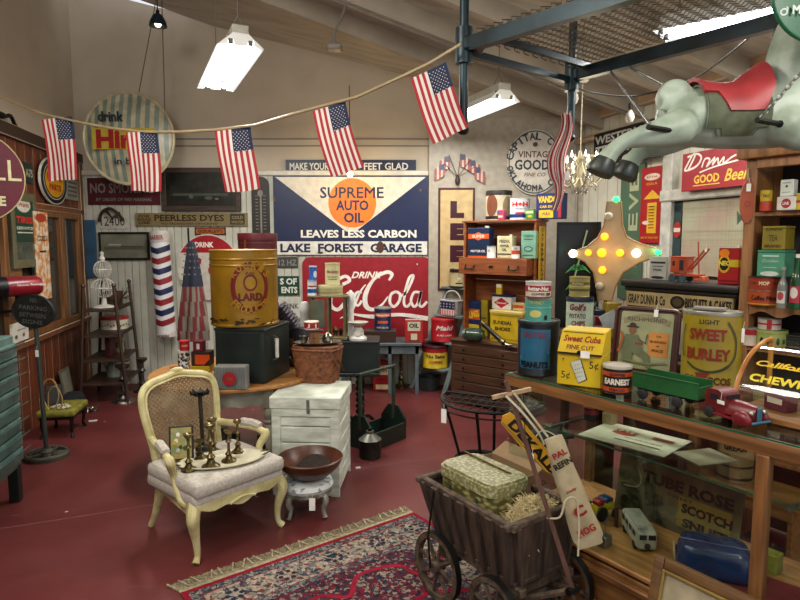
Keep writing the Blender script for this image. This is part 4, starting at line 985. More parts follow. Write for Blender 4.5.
g = part(tr, 'dish', mt('ivory_enamel', 'd6d1b8', .35)); g.lathe([(0, 0), (.19, 0), (.225, .018), (.232, .018), (.232, .022), (.22, .022), (.185, .006), (0, .006)], n=40, sy=.6)
for s in (-1, 1): part(tr, 'handle', BRASS).tube(cat_rom([(s*.215, -.03, .02), (s*.25, -.02, .03), (s*.25, .02, .03), (s*.215, .03, .02)], 5), .005, n=6)
TZ = SEAT+.0065
def brass(px, py, h, r, label, mat=BRASS, name='candlestick'):
    p = onz(px, py, TZ); return pricket(name, label, p, h, r, mat, 'brass candlesticks on the oval tray')
brass(189, 470, .2, .042, 'brass candlestick with a wide round foot beside the little painting on the tray')
brass(211, 467, .24, .05, 'broad-footed brass candlestick in the middle of the tray nearest the cushion front')
brass(229, 461, .18, .042, 'short brass candlestick on the tray toward the wooden bowl')
brass(238, 452, .19, .038, 'brass candlestick standing at the far end of the oval tray')
brass(213, 452, .2, .045, 'stout brass candlestick in the second row of the tray, below the lamp collar')
brass(200, 457, .1, .05, 'low squat brass candle holder between the taller ones on the tray')
p = onz(203, 449, TZ); t2 = thing('tall_candle_stand', 'tall dark iron candle stand topped by a petalled cup in front of the cane', 'candle stand', p)
part(t2, 'foot', IRON).lathe([(0, 0), (.045, 0), (.04, .012), (.012, .03), (0, .03)], n=16); part(t2, 'stem', mt('iron_stem', '4a463c', .5, .6)).tube([(0, 0, .02), (-.008, 0, .33)], .012, n=8)
g = part(t2, 'petal_cup', IRON); g.lathe([(0, .32), (.02, .325), (.028, .345), (.022, .345), (0, .335)], n=14)
for k in range(7): a = 2*pi*k/7; g.tube([(-.008+.02*cos(a), .02*sin(a), .33), (-.008+.045*cos(a), .045*sin(a), .335), (-.008+.055*cos(a), .055*sin(a), .352)], [.01, .012, .004], n=6)
p = onz(181, 461, TZ); t2 = thing('small_painting', 'small flower painting in a dark frame leaning behind the candlesticks', 'framed picture', p+V((0, .01, 0)), radians(16), rx=radians(-14))
part(t2, 'frame', '3b2f22').box((0, 0, .095), (.13, .014, .19), .004); g = part(t2, 'canvas', mt('flower_picture', '6f8f62', .5, h2='b39a5a', scale=22)); g.box((0, -.008, .095), (.108, .004, .168)); g.y = -.0105
for k in range(10): g.disc(rr.uniform(-.035, .035), rr.uniform(.04, .15), .022, .024, ('b8c4b4', 'c9b24a', 'dfe0d6', '3f5b38')[k % 4], n=6)
# ---------------------------------------------------------------- little stool with wooden bowl
c = onz(304, 522, 0)+V((.0, .13, 0)); SH = .215
t = thing('footstool', 'tiny chipped silver footstool with curved legs under the wooden bowl', 'footstool', c)
SP = mt('chipped_silver_paint', 'a8a79c', .45, .3, h2='5b564b', scale=14)
g = part(t, 'seat', mt('blue_floral_cloth', 'cfd2cf', .8, h2='7d8796', scale=30, lo=.36, hi=.46)); g.lathe([(0, SH-.05), (.15, SH-.05), (.16, SH-.03), (.15, SH-.005), (.1, SH+.002), (0, SH+.004)], n=32)
g = part(t, 'apron', SP); g.lathe([(0, SH-.085), (.14, SH-.085), (.155, SH-.07), (.155, SH-.05), (0, SH-.05)], n=32)
for k in range(4):
    a = pi/4+k*pi/2+.15; g = part(t, 'leg', SP); u = lambda r, z: (r*cos(a), r*sin(a), z)
    g.tube(cat_rom([u(.13, SH-.06), u(.155, SH-.1), u(.135, .06), u(.15, .01)], 5), [.02]*5+[.018]*5+[.012]*5+[.018], n=8)
tag_mesh(t, .055, -.165, SH-.055, .035, .075)
t = thing('wooden_bowl', 'wide turned wooden bowl with a woven mat inside on the little footstool', 'bowl', c+V((.02, .0, SH+.004)), 0)
g = part(t, 'bowl', mt('turned_wood', '6b3a1f', .35, h2='4a2614', scale=4, stretch=(1, 1, 6))); g.lathe([(0, 0), (.07, 0), (.13, .035), (.18, .085), (.2, .13), (.192, .135), (.17, .092), (.12, .045), (.06, .014), (0, .012)], n=44)
g = part(t, 'woven_mat', mt('dark_weave', '3b2c22', .9, h2='1e1611', scale=60, bump=.4)); g.x((.02, .04, .05), rx=28).lathe([(0, 0), (.09, 0), (.1, .004), (0, .005)], n=28)
# ---------------------------------------------------------------- white chest
A = onz(272, 500, 0); P_a = onz(340, 497, 0); T_ = .655
ang = radians(-4); t = thing('wooden_chest', 'white chipped planked wooden chest with a metal hasp beside the table leg', 'chest', P_a, ang)
CW, CD = .44, .45
g = part(t, 'body', WHITEP); nb = 5
for k in range(nb): z0 = .03+k*(T_-.12)/nb; g.box((-CW/2, CD/2, z0+(T_-.12)/nb/2), (CW-.012, CD-.012, (T_-.12)/nb-.006), .004)
for x in (-.03, -CW+.03):
    for y in (.008, CD-.008): g.box((x, y, T_/2-.04), (.06, .02, T_-.06), .004)
g.box((-CW/2, .006, T_-.105), (CW, .02, .05), .004); g.box((-CW/2, .006, .035), (CW, .02, .06), .004)
g = part(t, 'lid', WHITEP); g.box((-CW/2, CD/2, T_-.04), (CW+.02, CD+.02, .08), .006)
g = part(t, 'hasp', STEEL); g.box((-CW*.45, -.012, T_-.06), (.02, .006, .09), .002); g.cyl((-CW*.45, -.025, T_-.085), (-CW*.45, -.01, T_-.085), .008, n=8)
CHC = P_a+rot2(-CW/2, CD/2, ang); 
# picnic basket on the chest
p = onz(316, 384, T_)+V((0, .11, 0)); p.z = T_+.001
BH = .235; t = basket('picnic_basket', 'brown woven splint picnic basket with a flat lid on the white chest', 'basket', p, .27, .21, BH, '8f5c38', '5e3820', radians(-12), handle=False, top=1.22, lidded=True, n=8)
for s in (-1, 1): g = part(t, 'swing_handle', W_CAB); g.tube(cat_rom([(s*.172, -.09, BH*.75), (s*.178, -.03, BH*.55), (s*.178, .04, BH*.3)], 5), .007, n=6)
LZ_ = T_+BH+.024
t = thing('silver_tray', 'tarnished silver tray with leaf ends lying on the picnic basket lid', 'tray', V((p.x, p.y, LZ_)), .2); g = part(t, 'dish', SILVER); g.lathe([(0, 0), (.1, 0), (.16, .015), (.17, .022), (.158, .021), (.1, .006), (0, .006)], n=32, sy=.62)
LZ2 = LZ_+.0065
t = thing('wooden_grinder', 'small wooden block grinder with a flat tin top on the silver tray', 'coffee grinder', V((p.x-.02, p.y-.01, LZ2)), .1); part(t, 'box', W_OAKZ).box((0, 0, .045), (.07, .06, .09), .004); part(t, 'top_plate', '2f2a24').box((0, 0, .095), (.13, .08, .01), .003)
part(t, 'knob', BRASS).sph((0, -.035, .05), .007, 8)
can('red_cup_tin', 'small red and white tin cup standing on the wooden grinder', 'tin', PY(p.y-.03), (304, 319, 322, 335), LZ2+.1005, 'a8252c', 'd8d2c4', [('r', 'd8d0c4', 0, .1, 3.1, .12), ('t', 'e9e2d6', 'J', -.2, .5, .2, .5), ('r', 'e0d8cc', .3, .5, .12, .5)], lidh=.14)
pot('silver_sugar_pot', 'squat tarnished silver pot beside the grinder on the silver tray', 'pot', V((p.x+.07, p.y+.01, LZ2+.004)), [(0, 0), (.03, 0), (.04, .02), (.035, .05), (.02, .065), (.006, .075), (0, .08)], SILVER)
pot('silver_cup', 'crushed little silver cup at the end of the silver tray', 'cup', V((p.x-.095, p.y+.005, LZ2+.004)), [(0, 0), (.02, 0), (.028, .03), (.035, .05), (.03, .05), (.02, .01), (0, .01)], SILVER)
# ================================================================ round table with the lard tin
TBL = .69; c = V((-1.22, 4.36, 0)); R_ = .6
t = thing('round_table', 'round oak-topped table with a scalloped grey apron and turned legs', 'table', c)
g = part(t, 'table_top', W_TABLE); g.lathe([(0, TBL-.03), (R_-.01, TBL-.03), (R_, TBL-.02), (R_, TBL-.006), (R_-.006, TBL), (0, TBL)], n=64)
GRP = mt('grey_cream_paint', 'b5b3a2', .55, h2='8f8d7d', scale=8)
g = part(t, 'apron', GRP); N = 96; rr_ = .5; prev = None
for k in range(N+1):
    a = 2*pi*k/N; d = .1+.022*abs(sin(a*14)); q = [g.v((r*cos(a), r*sin(a), z)) for r, z in ((rr_, TBL-.03), (rr_, TBL-.03-d), (rr_-.02, TBL-.03-d), (rr_-.02, TBL-.03))]
    if prev:
        for i in range(3): g.f([prev[i], q[i], q[i+1], prev[i+1]])
    prev = q
for x, y in ((.33, -.36), (-.36, -.33), (.34, .36), (-.34, .36)):
    g = part(t, 'leg', GRP); g.box((x, y, TBL-.1), (.085, .085, .14), .004)
    g.lathe([(0, 0), (.02, 0), (.03, .05), (.026, .1), (.036, .3), (.04, .38), (.03, .4), (.042, .42), (.03, .435), (.045, .47), (.044, .5), (.028, .525), (.04, .535), (.04, .54), (0, .54)], c=(x, y, 0), n=20)
bx = V((-.9, 3.93, 0)); ba = radians(-12); BW, BD, BH_ = .36, .43, .375
t = thing('metal_strongbox', 'big dark green-black metal box with a white side handle under the lard tin', 'box', bx+rot2(-BW/2, BD/2, ba)+V((0, 0, TBL+.001)), ba)
g = part(t, 'body', GREENBOX); g.box((0, 0, BH_/2), (BW, BD, BH_), .012, 2); g.box((0, -BD/2-.001, BH_*.5), (BW-.06, .006, BH_-.06), .003)
g = part(t, 'lid_flange', GREENBOX); g.box((0, 0, BH_-.015), (BW+.008, BD+.008, .02), .004)
g = part(t, 'side_handle', 'cfccc2'); g.tube([(BW/2+.03, -.08, .29), (BW/2+.03, -.08, .16)], .013, n=10)
g = part(t, 'handle_bracket', STEEL); g.tube([(BW/2, -.08, .31), (BW/2+.03, -.08, .3), (BW/2+.03, -.08, .15), (BW/2, -.08, .14)], .006, n=6)
BTOP = TBL+BH_+.001
YEL = mt('lard_yellow', 'a8801f', .38, .25, h2='8a6a1c', scale=5)
LARD = [('d', '7a2320', .1, .52, .56, .66), ('d', '9c7a20', .1, .52, .42, .5), ('d', '7a2320', .1, .58, .2, .22), ('d', 'a8851f', .1, .58, .15, .16), ('t', '6d1f1c', 'LARD', .1, .40, .34, .1, {'bold': .05}), ('t', '6d1f1c', 'PURE', .1, .7, .12, .04)]
t, loc, R_, h_ = can('lard_tin', 'very large yellow lard tin with a round maroon emblem on the metal box', 'tin', PY(3.97), (211, 278, 250, 330), BTOP, YEL, YEL, LARD, lidh=.02, rz=-2)
flush_b = [q for q in PEND if q.parent is t and q.name == 'body'][0]; g = flush_b; g.bent = (R_*.98, 1); g.ly = .004; cx = .1*2*R_
for s_, a0, a1, top in (('KOURIS', -52, 52, True), ('PRODUCTS', 225, 135, False)):
    for i, ch in enumerate(s_):
        a = radians(a0+(a1-a0)*i/(len(s_)-1)); rr2 = h_*.285; g.text(ch, cx+rr2*.96*sin(a), h_*.52+rr2*cos(a), .036, .05, 'a8801f', bold=.03, rot=-math.degrees(a) if top else 180-math.degrees(a))
g.bent = None; g.m(YEL)
for z in (.88, .8): g.lathe([(R_*.985, h_*z-.008), (R_*1.0, h_*z), (R_*.985, h_*z+.008)], n=40)
g.m('3f3016'); g.bent = (R_*.98, 1); g.ly = .001
for k in range(26): g.disc(rr.uniform(-1.2, 1.2)*R_, rr.uniform(.03, .12)*h_, rr.uniform(.01, .05), rr.uniform(.005, .02), n=6)
for k, (x, y, h_, lab) in enumerate(((-1.16, 4.12, .3, 'dark stoneware jug under the round table, nearest the chair'), (-1.0, 4.2, .26, 'dark stoneware jug under the round table, nearest its turned leg'), (-1.3, 4.3, .28, 'dark stoneware jug under the round table, furthest back'))):
    pot('stoneware_jug', lab, 'jug', V((x, y, .001)), [(0, 0), (.07, 0), (.075, .04), (.07, h_*.6), (.03, h_*.8), (.028, h_*.95), (.034, h_), (0, h_)], mt('dark_stoneware', '2b2423', .3))
# crate and maroon tin behind
g = solo('dark_crate', 'dark wooden crate standing behind the metal box on the round table', 'crate', V((-1.12, 4.68, TBL+.001)), 0); g.m(W_DARK).box((0, 0, .22), (.4, .22, .44), .006)
can('maroon_tin', 'tall maroon tin rising behind the yellow lard tin', 'tin', PY(4.58), (239, 278, 233, 330), TBL+.442, '5c1f26', '6a2630', [('r', '8a6a3a', -.33, .85, .04, .12), ('r', '7d3a40', 0, .87, 3.1, .015)], lidh=.09)
t, *_ = tin('striped_tin', 'small grey pinstriped tin box with a red seal against the green box front', 'tin', PY(3.79), (214, 246, 367, 390), TBL+.001, .09, '8d8f8c', 'a5a5a0', [('r', '55575a', -.47+.047*k, .5, .012, .96) for k in range(21)]+[('d', 'a5262c', 0, .5, .42, .6), ('t', '7a6a6a', 'TEA', 0, .5, .2, .12)])
# tins at the wall end of the table
p42 = PY(4.3)
can('patterned_tin', 'black and white speckled round tin at the wall side of the round table', 'tin', p42, (178, 190, 351, 371), TBL+.001, mt('speckled', 'c9c5bd', .4, h2='2a2726', scale=60, lo=.48, hi=.52), 'c9c5bd', plain=True); z1 = TBL+.001+p42.box((178, 190, 351, 371), TBL+.001)[2]+.001
can('red_tin', 'small red tin stacked on the black and white speckled tin', 'tin', p42, (179.5, 189.5, 341, 351), z1, 'a3242e', 'b83a3c', [('r', 'c98a6a', 0, .5, .6, .2)], plain=True)
t, l_, w_, h_ = tin('yellow_tin', 'flat yellow tin at the bottom of the small stack by the speckled tin', 'tin', p42, (191, 210, 366, 371), TBL+.001, .1, 'b8a32c')
z1 = TBL+.002+h_
t, l_, w_, h2_ = tin('orange_tin', 'orange and black tin box on the flat yellow tin', 'tin', p42, (191, 210, 352, 366), z1, .1, '3a2a20', '2b201a', [('r', 'd0571f', .1, .45, .78, .7), ('p', '2a1c14', [(.2, .1), (.48, .1), (.48, .5)])])
tin('maroon_box_tin', 'little maroon tin with a white mark topping the orange tin', 'tin', p42, (193, 203, 341, 352), z1+h2_+.001, .07, '6a1f33', None, [('r', 'd5ccc8', 0, .5, .3, .5)])
g = solo('wooden_box', 'small open brown wooden box at the wall edge of the round table', 'box', onz(172, 375, TBL)+V((.03, .06, .001)), .5); g.m(W_OAK)
for q, d in (((0, -.05, .02), (.1, .01, .04)), ((0, .05, .02), (.1, .01, .04)), ((-.05, 0, .02), (.01, .11, .04)), ((.05, 0, .02), (.01, .11, .04)), ((0, 0, .004), (.1, .1, .008))): g.box(q, d)
# leather camera case standing between lard tin and grinder
t = thing('bellows_camera', 'folded dark leather bellows camera case propped beside the metal box', 'camera case', V((-.78, 4.52, TBL+.001)), radians(-20))
part(t, 'case', mt('grey_leather', '3e3c42', .6, h2='28272b', scale=14)).box((0, 0, .15), (.16, .1, .3), .012, 2)
g = part(t, 'bellows', mt('purple_leather', '4f4956', .6)); g.x((-.02, -.05, .3), rx=20, ry=-32)
for k in range(7): g.box((0, 0, .012+k*.028), (.15-.008*(k % 2), .11, .02), .006)
part(t, 'wooden_face', W_OAKZ).box((-.03, -.055, .17), (.05, .012, .1), .003)
# ---------------------------------------------------------------- dark box on a spiral leg
Yb = 5.15; c = onY(357, 372, Yb); BZ = .53
c = V((-.42, Yb, 0)); t = thing('pedestal_stand', 'black turned spiral-leg stand carrying the long dark box', 'stand', c)
g = part(t, 'stand_top', GREENBOX); g.box((-.15, 0, BZ-.015), (.8, .36, .03), .005)
for x, nm in ((.07, 'spiral_leg'),):
    g = part(t, nm, mt('black_lacquer', '1c1b1c', .3)); pts = []
    for s in range(2): g.tube([(x+.022*cos(k*.5+s*pi), .022*sin(k*.5+s*pi), .1+k*.0083) for k in range(49)], .02, n=8)
    g.lathe([(0, .05), (.05, .06), (.05, .09), (.03, .11), (0, .11)], c=(x, 0, 0), n=16)
for k in range(3):
    a = -pi/2+k*2*pi/3+.4; g = part(t, 'foot', 'black_lacquer'); g.tube(cat_rom([(.07, 0, .08), (.07+.1*cos(a), .1*sin(a), .09), (.07+.2*cos(a), .2*sin(a), .015)], 5), [.02]*5+[.016]*6, n=8)
g = solo('dark_long_box', 'long dark green box on the spiral-leg stand beside the picnic basket', 'box', c+V((-.02, 0, BZ+.001)), 0); g.m(GREENBOX).box((-.15, 0, .13), (.82, .34, .26), .006); g.box((-.15, 0, .262), (.83, .35, .012), .003)
Z2 = BZ+.271
def yz(py, Y): return onY(400, py, Y).z
tR = thing('display_rack', 'small open brown wooden display rack with mesh sides on the dark box', 'rack', V((onY(329, 300, Yb).x, Yb, Z2)), 0)
top = yz(296, Yb-.1)-Z2; RWd = .3
for x in (-RWd/2, .0, RWd/2-.01):
    for y in (-.09, .09): part(tR, 'post', mt('khaki_wood', '7d7049', .6, h2='5a5032')).box((x, y, top/2), (.022, .022, top), .002)
part(tR, 'top_board', 'khaki_wood').box((0, 0, top-.008), (RWd+.05, .22, .016), .003); part(tR, 'base_board', 'khaki_wood').box((0, 0, .012), (RWd+.03, .22, .024), .003)
part(tR, 'side_panel', mt('grey_mesh', '6f7462', .6)).box((-.085, -.1, top*.6), (.12, .008, top*.62), .002)
for k, (x, z, s) in enumerate(((.05, .024, .05), (.1, .024, .04), (.06, .09, .035))):
    pot('small_curio', ['small brass curio on the floor of the wooden rack', 'small dark curio beside the brass one in the wooden rack', 'little silver curio further back in the wooden rack'][k], 'ornament', tR.location+V((x, .0 if k < 2 else .05, .0245)), [(0, 0), (s*.4, 0), (s*.3, s*.5), (s*.5, s), (s*.2, s*1.6), (0, s*1.7)], [BRASS, IRON, SILVER][k])
zt = Z2+top+.001; pR = PY(Yb-.09)
t, l_, R_, h_ = can('flat_green_tin', 'wide shallow olive-cream tin on top of the display rack', 'tin', pR, (317, 343, 286, 297), zt, 'b3ad82', 'bdb78e', [('r', '8f8a5c', 0, .3, 3.1, .1)], lidh=.3, plain=True)
t, l_, R2_, h2_ = can('cream_tin', 'tall pale cream tin with red script stacked on the shallow olive tin', 'tin', PY(Yb-.06), (325, 340, 263, 286), zt+h_+.001, 'c3bf92', 'b0ab80', [('t', 'a4333a', 'Blue Bonnet', 0, .62, .8, .14, {'shear': .3}), ('r', '6a6a4a', 0, .38, .7, .03), ('r', '6a6a4a', 0, .28, .6, .03)], lidh=.08)
t, l_, R3, h3 = can('white_blue_tin', 'white tin with a blue band at the end of the display rack', 'tin', pR, (307.5, 316.8, 280, 297), zt, 'd2d5d4', '9aa6b4', [('r', '2f5f9a', 0, .3, 3.1, .25), ('r', 'a33', 0, .6, 1, .08) if False else ('r', 'a33a3a', 0, .6, 1, .08)], plain=True)
can('blue_tin', 'small bright blue tin perched on the white and blue tin', 'tin', pR, (309, 317, 266, 280), zt+h3+.001, '2f62a8', 'a8bcd0', [('d', 'd8dde2', .3, .4, .5, .5)], plain=True)
pot('white_canister', 'round white enamel canister beside the display rack', 'canister', V((onY(304, 300, Yb).x-.005, Yb+.05, Z2)), [(0, 0), (.035, 0), (.04, .06), (.038, .2), (.042, .22), (.044, .27), (.03, .31), (0, .32)], 'd6d7d2')
p = V((onY(350.5, 300, Yb).x, Yb+.02, Z2)); pot('white_pump', 'tall white enamel pillar bottle between the rack and the scale', 'bottle', p, [(0, 0), (.03, 0), (.032, .04), (.026, .06), (.026, .3), (.03, .32), (.026, .38), (.014, .41), (0, .42)], 'd8d9d4')
t = thing('kitchen_scale', 'white enamel kitchen scale with a shallow pan at the end of the dark box', 'scale', V((onY(357, 320, Yb).x+.015, Yb-.08, Z2)), 0)
part(t, 'base', mt('scale_white', 'd3d1c8', .3)).lathe([(0, 0), (.075, 0), (.075, .02), (.05, .04), (.045, .09), (.02, .12), (0, .12)], n=28); part(t, 'pan', 'scale_white').lathe([(0, .125), (.05, .125), (.085, .15), (.088, .155), (.05, .134), (0, .132)], n=28); g = part(t, 'dial', 'e5e2d8'); g.x((0, -.05, .065), rx=90).lathe([(0, 0), (.026, 0), (.026, .012), (0, .012)], n=20)
# ---------------------------------------------------------------- green tool carrier, gas can, things beside the stand
c = onz(372, 447, 0)+V((.04, .12, 0)); t = thing('tool_carrier', 'dark green wooden tool carrier with a tall squared handle on the red floor', 'tool carrier', c, radians(52))
GR = mt('bottle_green', '1f3328', .5, h2='16241d', scale=6); w_ = .42
for y in (-.12, .12): part(t, 'side_board', GR).box((0, y, .07), (w_, .015, .14), .003)
part(t, 'base_board', GR).box((0, 0, .012), (w_, .24, .02), .003)
for x in (-w_/2, w_/2):
    g = part(t, 'end_board', GR); g.X = Matrix.Translation(V((x, 0, 0))) @ Matrix.Rotation(pi/2, 4, 'Z'); g.plate([(-.128, 0), (.128, 0), (.128, .17), (.05, .27), (-.05, .27), (-.128, .17)], -.009, .009)
    part(t, 'handle_post', mt('olive_paint', '3c4a35', .6)).box((x, 0, .38), (.022, .03, .46), .003)
part(t, 'handle', 'olive_paint').box((0, 0, .6), (w_+.03, .03, .022), .003)
c = onz(369.5, 461, 0)+V((0, .09, 0)); t = thing('metal_can', 'squat dark metal oil can with a conical galvanised shoulder on the floor', 'oil can', c)
part(t, 'body', mt('sooty_metal', '4a4a42', .45, .6, h2='25251f', scale=8)).lathe([(0, 0), (.082, 0), (.085, .01), (.085, .13), (.088, .14), (0, .14)], n=28); part(t, 'shoulder', mt('galvanised', '8f9086', .4, .6, h2='66675e')).lathe([(.086, .14), (.03, .185), (.03, .205), (0, .205)], n=28)
part(t, 'spout_cap', IRON).cyl((.0, 0, .2), (0, 0, .225), .018, n=10)
g = solo('paper_tag', 'tiny white price tag lying by the base of the white chest', 'tag', onz(358, 468, 0), .3); g.m('d8d5cc').box((0, 0, .003), (.035, .025, .004))
# ---------------------------------------------------------------- low desk against the back wall
DZ = .56; x0, x1 = onY(338, 345, 6.3).x, onY(421, 345, 6.5).x; W_ = x1-x0; c = V(((x0+x1)/2, 6.5, 0))
GP = mt('grey_desk_paint', '6d7a7c', .55, h2='525d60', scale=5)
t = thing('low_desk', 'low grey painted desk under the red soda sign', 'desk', c)
part(t, 'desk_top', GP).box((0, 0, DZ-.015), (W_, .44, .03), .004); part(t, 'apron', GP).box((0, -.19, DZ-.075), (W_-.06, .02, .09), .003)
for x in (-W_/2+.05, W_*.12, W_/2-.05):
    for y in (-.18, .18): part(t, 'leg', GP).box((x, y, (DZ-.03)/2), (.04, .04, DZ-.03), .003)
pd = PY(6.32)
t, l_, w_, h_ = tin('wooden_tray', 'dark shallow wooden tray box on the grey desk under the navy can', 'tray', pd, (364, 396, 331, 341), DZ+.001, .22, W_DARK)
can('navy_oil_can', 'navy and orange round oil can on the dark tray in front of the soda sign', 'can', PY(6.35), (374, 391.5, 308, 331), DZ+.002+h_, '1f2f56', '8d8f8c', [('d', 'd0662e', 0, .68, 1.3, .2), ('t', 'e9ded0', 'Motorine', 0, .68, .8, .1, {'bold': .04}), ('r', 'd0662e', 0, .36, .6, .12), ('t', 'd8d2c4', 'MOTOR OIL', 0, .12, .7, .08)], lidh=.06)
tin('flat_sided_can', 'rectangular cream and red can on the grey desk close to the stepladder', 'can', pd, (405, 423, 320, 345), DZ+.001, .08, 'b0372f', 'bfb8a8', [('r', 'cbc3ac', 0, .72, .7, .4), ('t', '3a3230', 'OIL', 0, .75, .55, .2, {'bold': .04}), ('r', 'd4ccb4', 0, .25, .35, .3), ('r', '3a3230', 0, .1, .5, .04)], spout=True)
tin('red_gas_can', 'red can with cream lettering standing on the floor under the grey desk', 'can', PY(6.45), (373, 391, 361, 385), .001, .1, '9c2029', None, [('r', 'd2c79a', 0, .7, .7, .32), ('t', '8a2a24', 'PENN', 0, .7, .55, .14, {'bold': .03}), ('r', 'd2c79a', 0, .14, .7, .16), ('r', '6a1a20', 0, .4, .5, .04)], spout=True)
c = onz(401, 387, 0); t = pricket('twisted_candle_stand', 'knotted brass candle stand on the floor under the grey desk', c, .44, .07, BRASS)
for z in range(8): t.sph((0, 0, .08+.04*z), .022, 10)
# stepladder
fl, fr = onz(411, 388, 0), onz(443, 396, 0); ex = (fr-fl).normalized(); bk = V((-ex.y, ex.x, 0)); LW = (fr-fl).length; LHt = 1.12
fl = fl; t = thing('stepladder', 'short grey wooden stepladder holding tins on each of its steps', 'stepladder', fl, math.atan2(ex.y, ex.x))
LP = mt('ladder_grey', '7f8a88', .65, h2='5d6664', scale=8); ln = .42; dx = .17
# rails lean back and toward the wall side
def rp_(s, z): return (dx*z/LHt+s*(LW-.1*z/LHt)+.0, ln*z/LHt, z)
for s in (0, 1): g = part(t, 'rail', LP); a, b = V(rp_(s, 0)), V(rp_(s, LHt)); g.tube([a, b], .032, n=4)
for s in (0, 1): g = part(t, 'rear_leg', LP); a = V(rp_(s, LHt-.03)); g.tube([(a.x, a.y+.02, a.z), (a.x+.05, a.y+.3, 0)], .02, n=4)
LZS = [.27, .55, .83]
for z in LZS: a, b = V(rp_(0, z)), V(rp_(1, z)); g = part(t, 'step', LP); g.box(((a.x+b.x)/2, a.y+.0, z-.012), (LW-.06, .17, .022), .003)
a, b = V(rp_(0, LHt)), V(rp_(1, LHt)); part(t, 'top_step', LP).box(((a.x+b.x)/2, a.y+.02, LHt), (LW-.04, .22, .025), .003)
lrz = math.atan2(ex.y, ex.x)
def lad(z, fx=.5): a, b = V(rp_(0, z)), V(rp_(1, z)); q = a.lerp(b, fx); return fl+rot2(q.x, q.y, lrz)+V((0, 0, z))
def round_on(name, label, p, r, h, col, lid, art, bail=False, lidh=.1, cat='tin', rz=0):
    t = thing(name, label, cat, p+V((0, 0, .0015)), rz); g = part(t, 'body', col); g.lathe([(0, 0), (r*.97, 0), (r, .008), (r*.98, .015), (r*.98, h*(1-lidh)), (0, h*(1-lidh))], n=32); g.bent = (r*.98, 1); g.ly = .001; g.art(art, 2*r, h)
    g = part(t, 'lid', lid); g.lathe([(r*.98, h*(1-lidh)), (r*1.01, h*(1-lidh)), (r*1.01, h*.98), (r*.97, h), (r*.93, h*.97), (0, h*.97)], n=32)
    if bail: g = part(t, 'bail', STEEL); g.tube([(r*1.0*cos(pi*k/12), -.25*r*sin(pi*k/12)-.0, h*.88-r*.9*sin(pi*k/12)*.5) for k in range(13)], .003, n=5)
    return t
round_on('grease_tin', 'cream and black tin with a red diamond topping the stepladder', lad(LHt+.012), .132, .2, 'b9ae86', '26231f', [('p', 'a83a2e', [(-.3, .5), (-.15, .68), (0, .5), (-.15, .32)]), ('t', 'e9ded0', 'OIL', -.15, .5, .18, .1), ('r', '2a2723', -.15, .24, .3, .06), ('r', '26231f', 0, .04, 3, .08), ('r', '8a8260', .3, .4, .25, .25)], lidh=.18)
p = lad(LZS[2]); t = basket('flag_basket', 'small handled box painted with stars and stripes on the upper ladder step', 'basket', p+V((0, 0, .001)), .19, .12, .16, 'cfc8bf', 'b5aea6', lrz, top=1.25, n=5)
g = part(t, 'flag_face'); g.y = -.085; g.rect(0, .11, .215, .08, '24365f')
for k in range(8): g.rect(-.09+.0257*k, .035, .0128, .065, 'ad2f36'); g.rect(-.077+.0257*k, .035, .0128, .065, 'ddd6cc')
for k in range(10): star(g, -.09+.045*(k % 5), -.09, .095+.03*(k//5), .011)
t = round_on('red_pail', 'red round tin pail with a wire bail on the middle ladder step', lad(LZS[1]), .14, .25, 'b0252f', 'b8303a', [('t', 'dcd2cc', 'Maid', 0, .62, .7, .2, {'shear': .3, 'bold': .03}), ('t', 'dcd2cc', 'PURE LARD', 0, .3, .6, .08)], True)
round_on('yellow_pail', 'yellow tin pail with a red band on the lowest ladder step', lad(LZS[0]), .14, .245, 'd6bb3a', '4a2026', [('r', 'a8252f', 0, .82, 3.1, .22), ('t', '2a2a5a', 'Nu Sane', 0, .55, .75, .16, {'bold': .03}), ('t', 'b03a30', 'COFFEE', 0, .3, .55, .12, {'bold': .03})], True)
pot('grey_tub', 'dark grey round tub on the floor under the stepladder', 'tub', lad(0)+V((.03, .12, 0)), [(0, 0), (.11, 0), (.13, .15), (.135, .155), (.12, .15), (.1, .02), (0, .02)], mt('grey_tub', '50565a', .5, .4))
# ---------------------------------------------------------------- card cabinet with upper hutch
HA = onz(451, 338.5, .66); HB = onz(520, 347, .66); hx = (HB-HA).normalized(); hy = V((-hx.y, hx.x, 0)); HR = math.atan2(hx.y, hx.x); HW = .80
def HP(x, y, z=0): p = HA+hx*x+hy*y; return V((p.x, p.y, z))
def HPL(y): return Pl(HP(0, y), math.degrees(HR))
t = thing('card_cabinet', 'walnut flat-file cabinet with rows of small-knobbed drawers behind the iron table', 'cabinet', HP(0, 0), HR)
g = part(t, 'carcass', W_CAB); g.box((HW/2, .23, .33), (HW, .45, .62), .004); g.box((HW/2, .225, .65), (HW+.02, .47, .02), .004)
for r in range(6):
    d = part(t, 'drawer', W_CAB); d.box((HW/2, -.004, .105+r*.092), (HW-.06, .016, .084), .004)
    for x in (.16, .6): k = part(d, 'knob', IRON); k.sph((x, -.022, .105+r*.092), .012, 8)
ht = thing('hutch', 'open orange-brown plank hutch top standing behind the card cabinet', 'hutch', HP(0, 0, .661), HR); HT = HPL(.25).hit(510, 222).z-.661
for k in range(8): z0 = k*HT/8; part(ht, 'back_plank', W_HUTCH).box((HW/2, .44, z0+HT/16), (HW-.02, .018, HT/8-.004), .003)
for x in (.01, HW-.01): part(ht, 'side_board', W_HUTCH).box((x, .33, HT/2), (.022, .22, HT), .003)
part(ht, 'top_board', W_HUTCH).box((HW/2, .33, HT+.01), (HW+.03, .26, .02), .003)
HTOP = .661+HT+.021
zd0 = HPL(.1).hit(500, 275).z; zd1 = HPL(.1).hit(500, 258.5).z
d = part(ht, 'drawer', W_HUTCH); za, zb2 = zd0-.661, zd1-.661
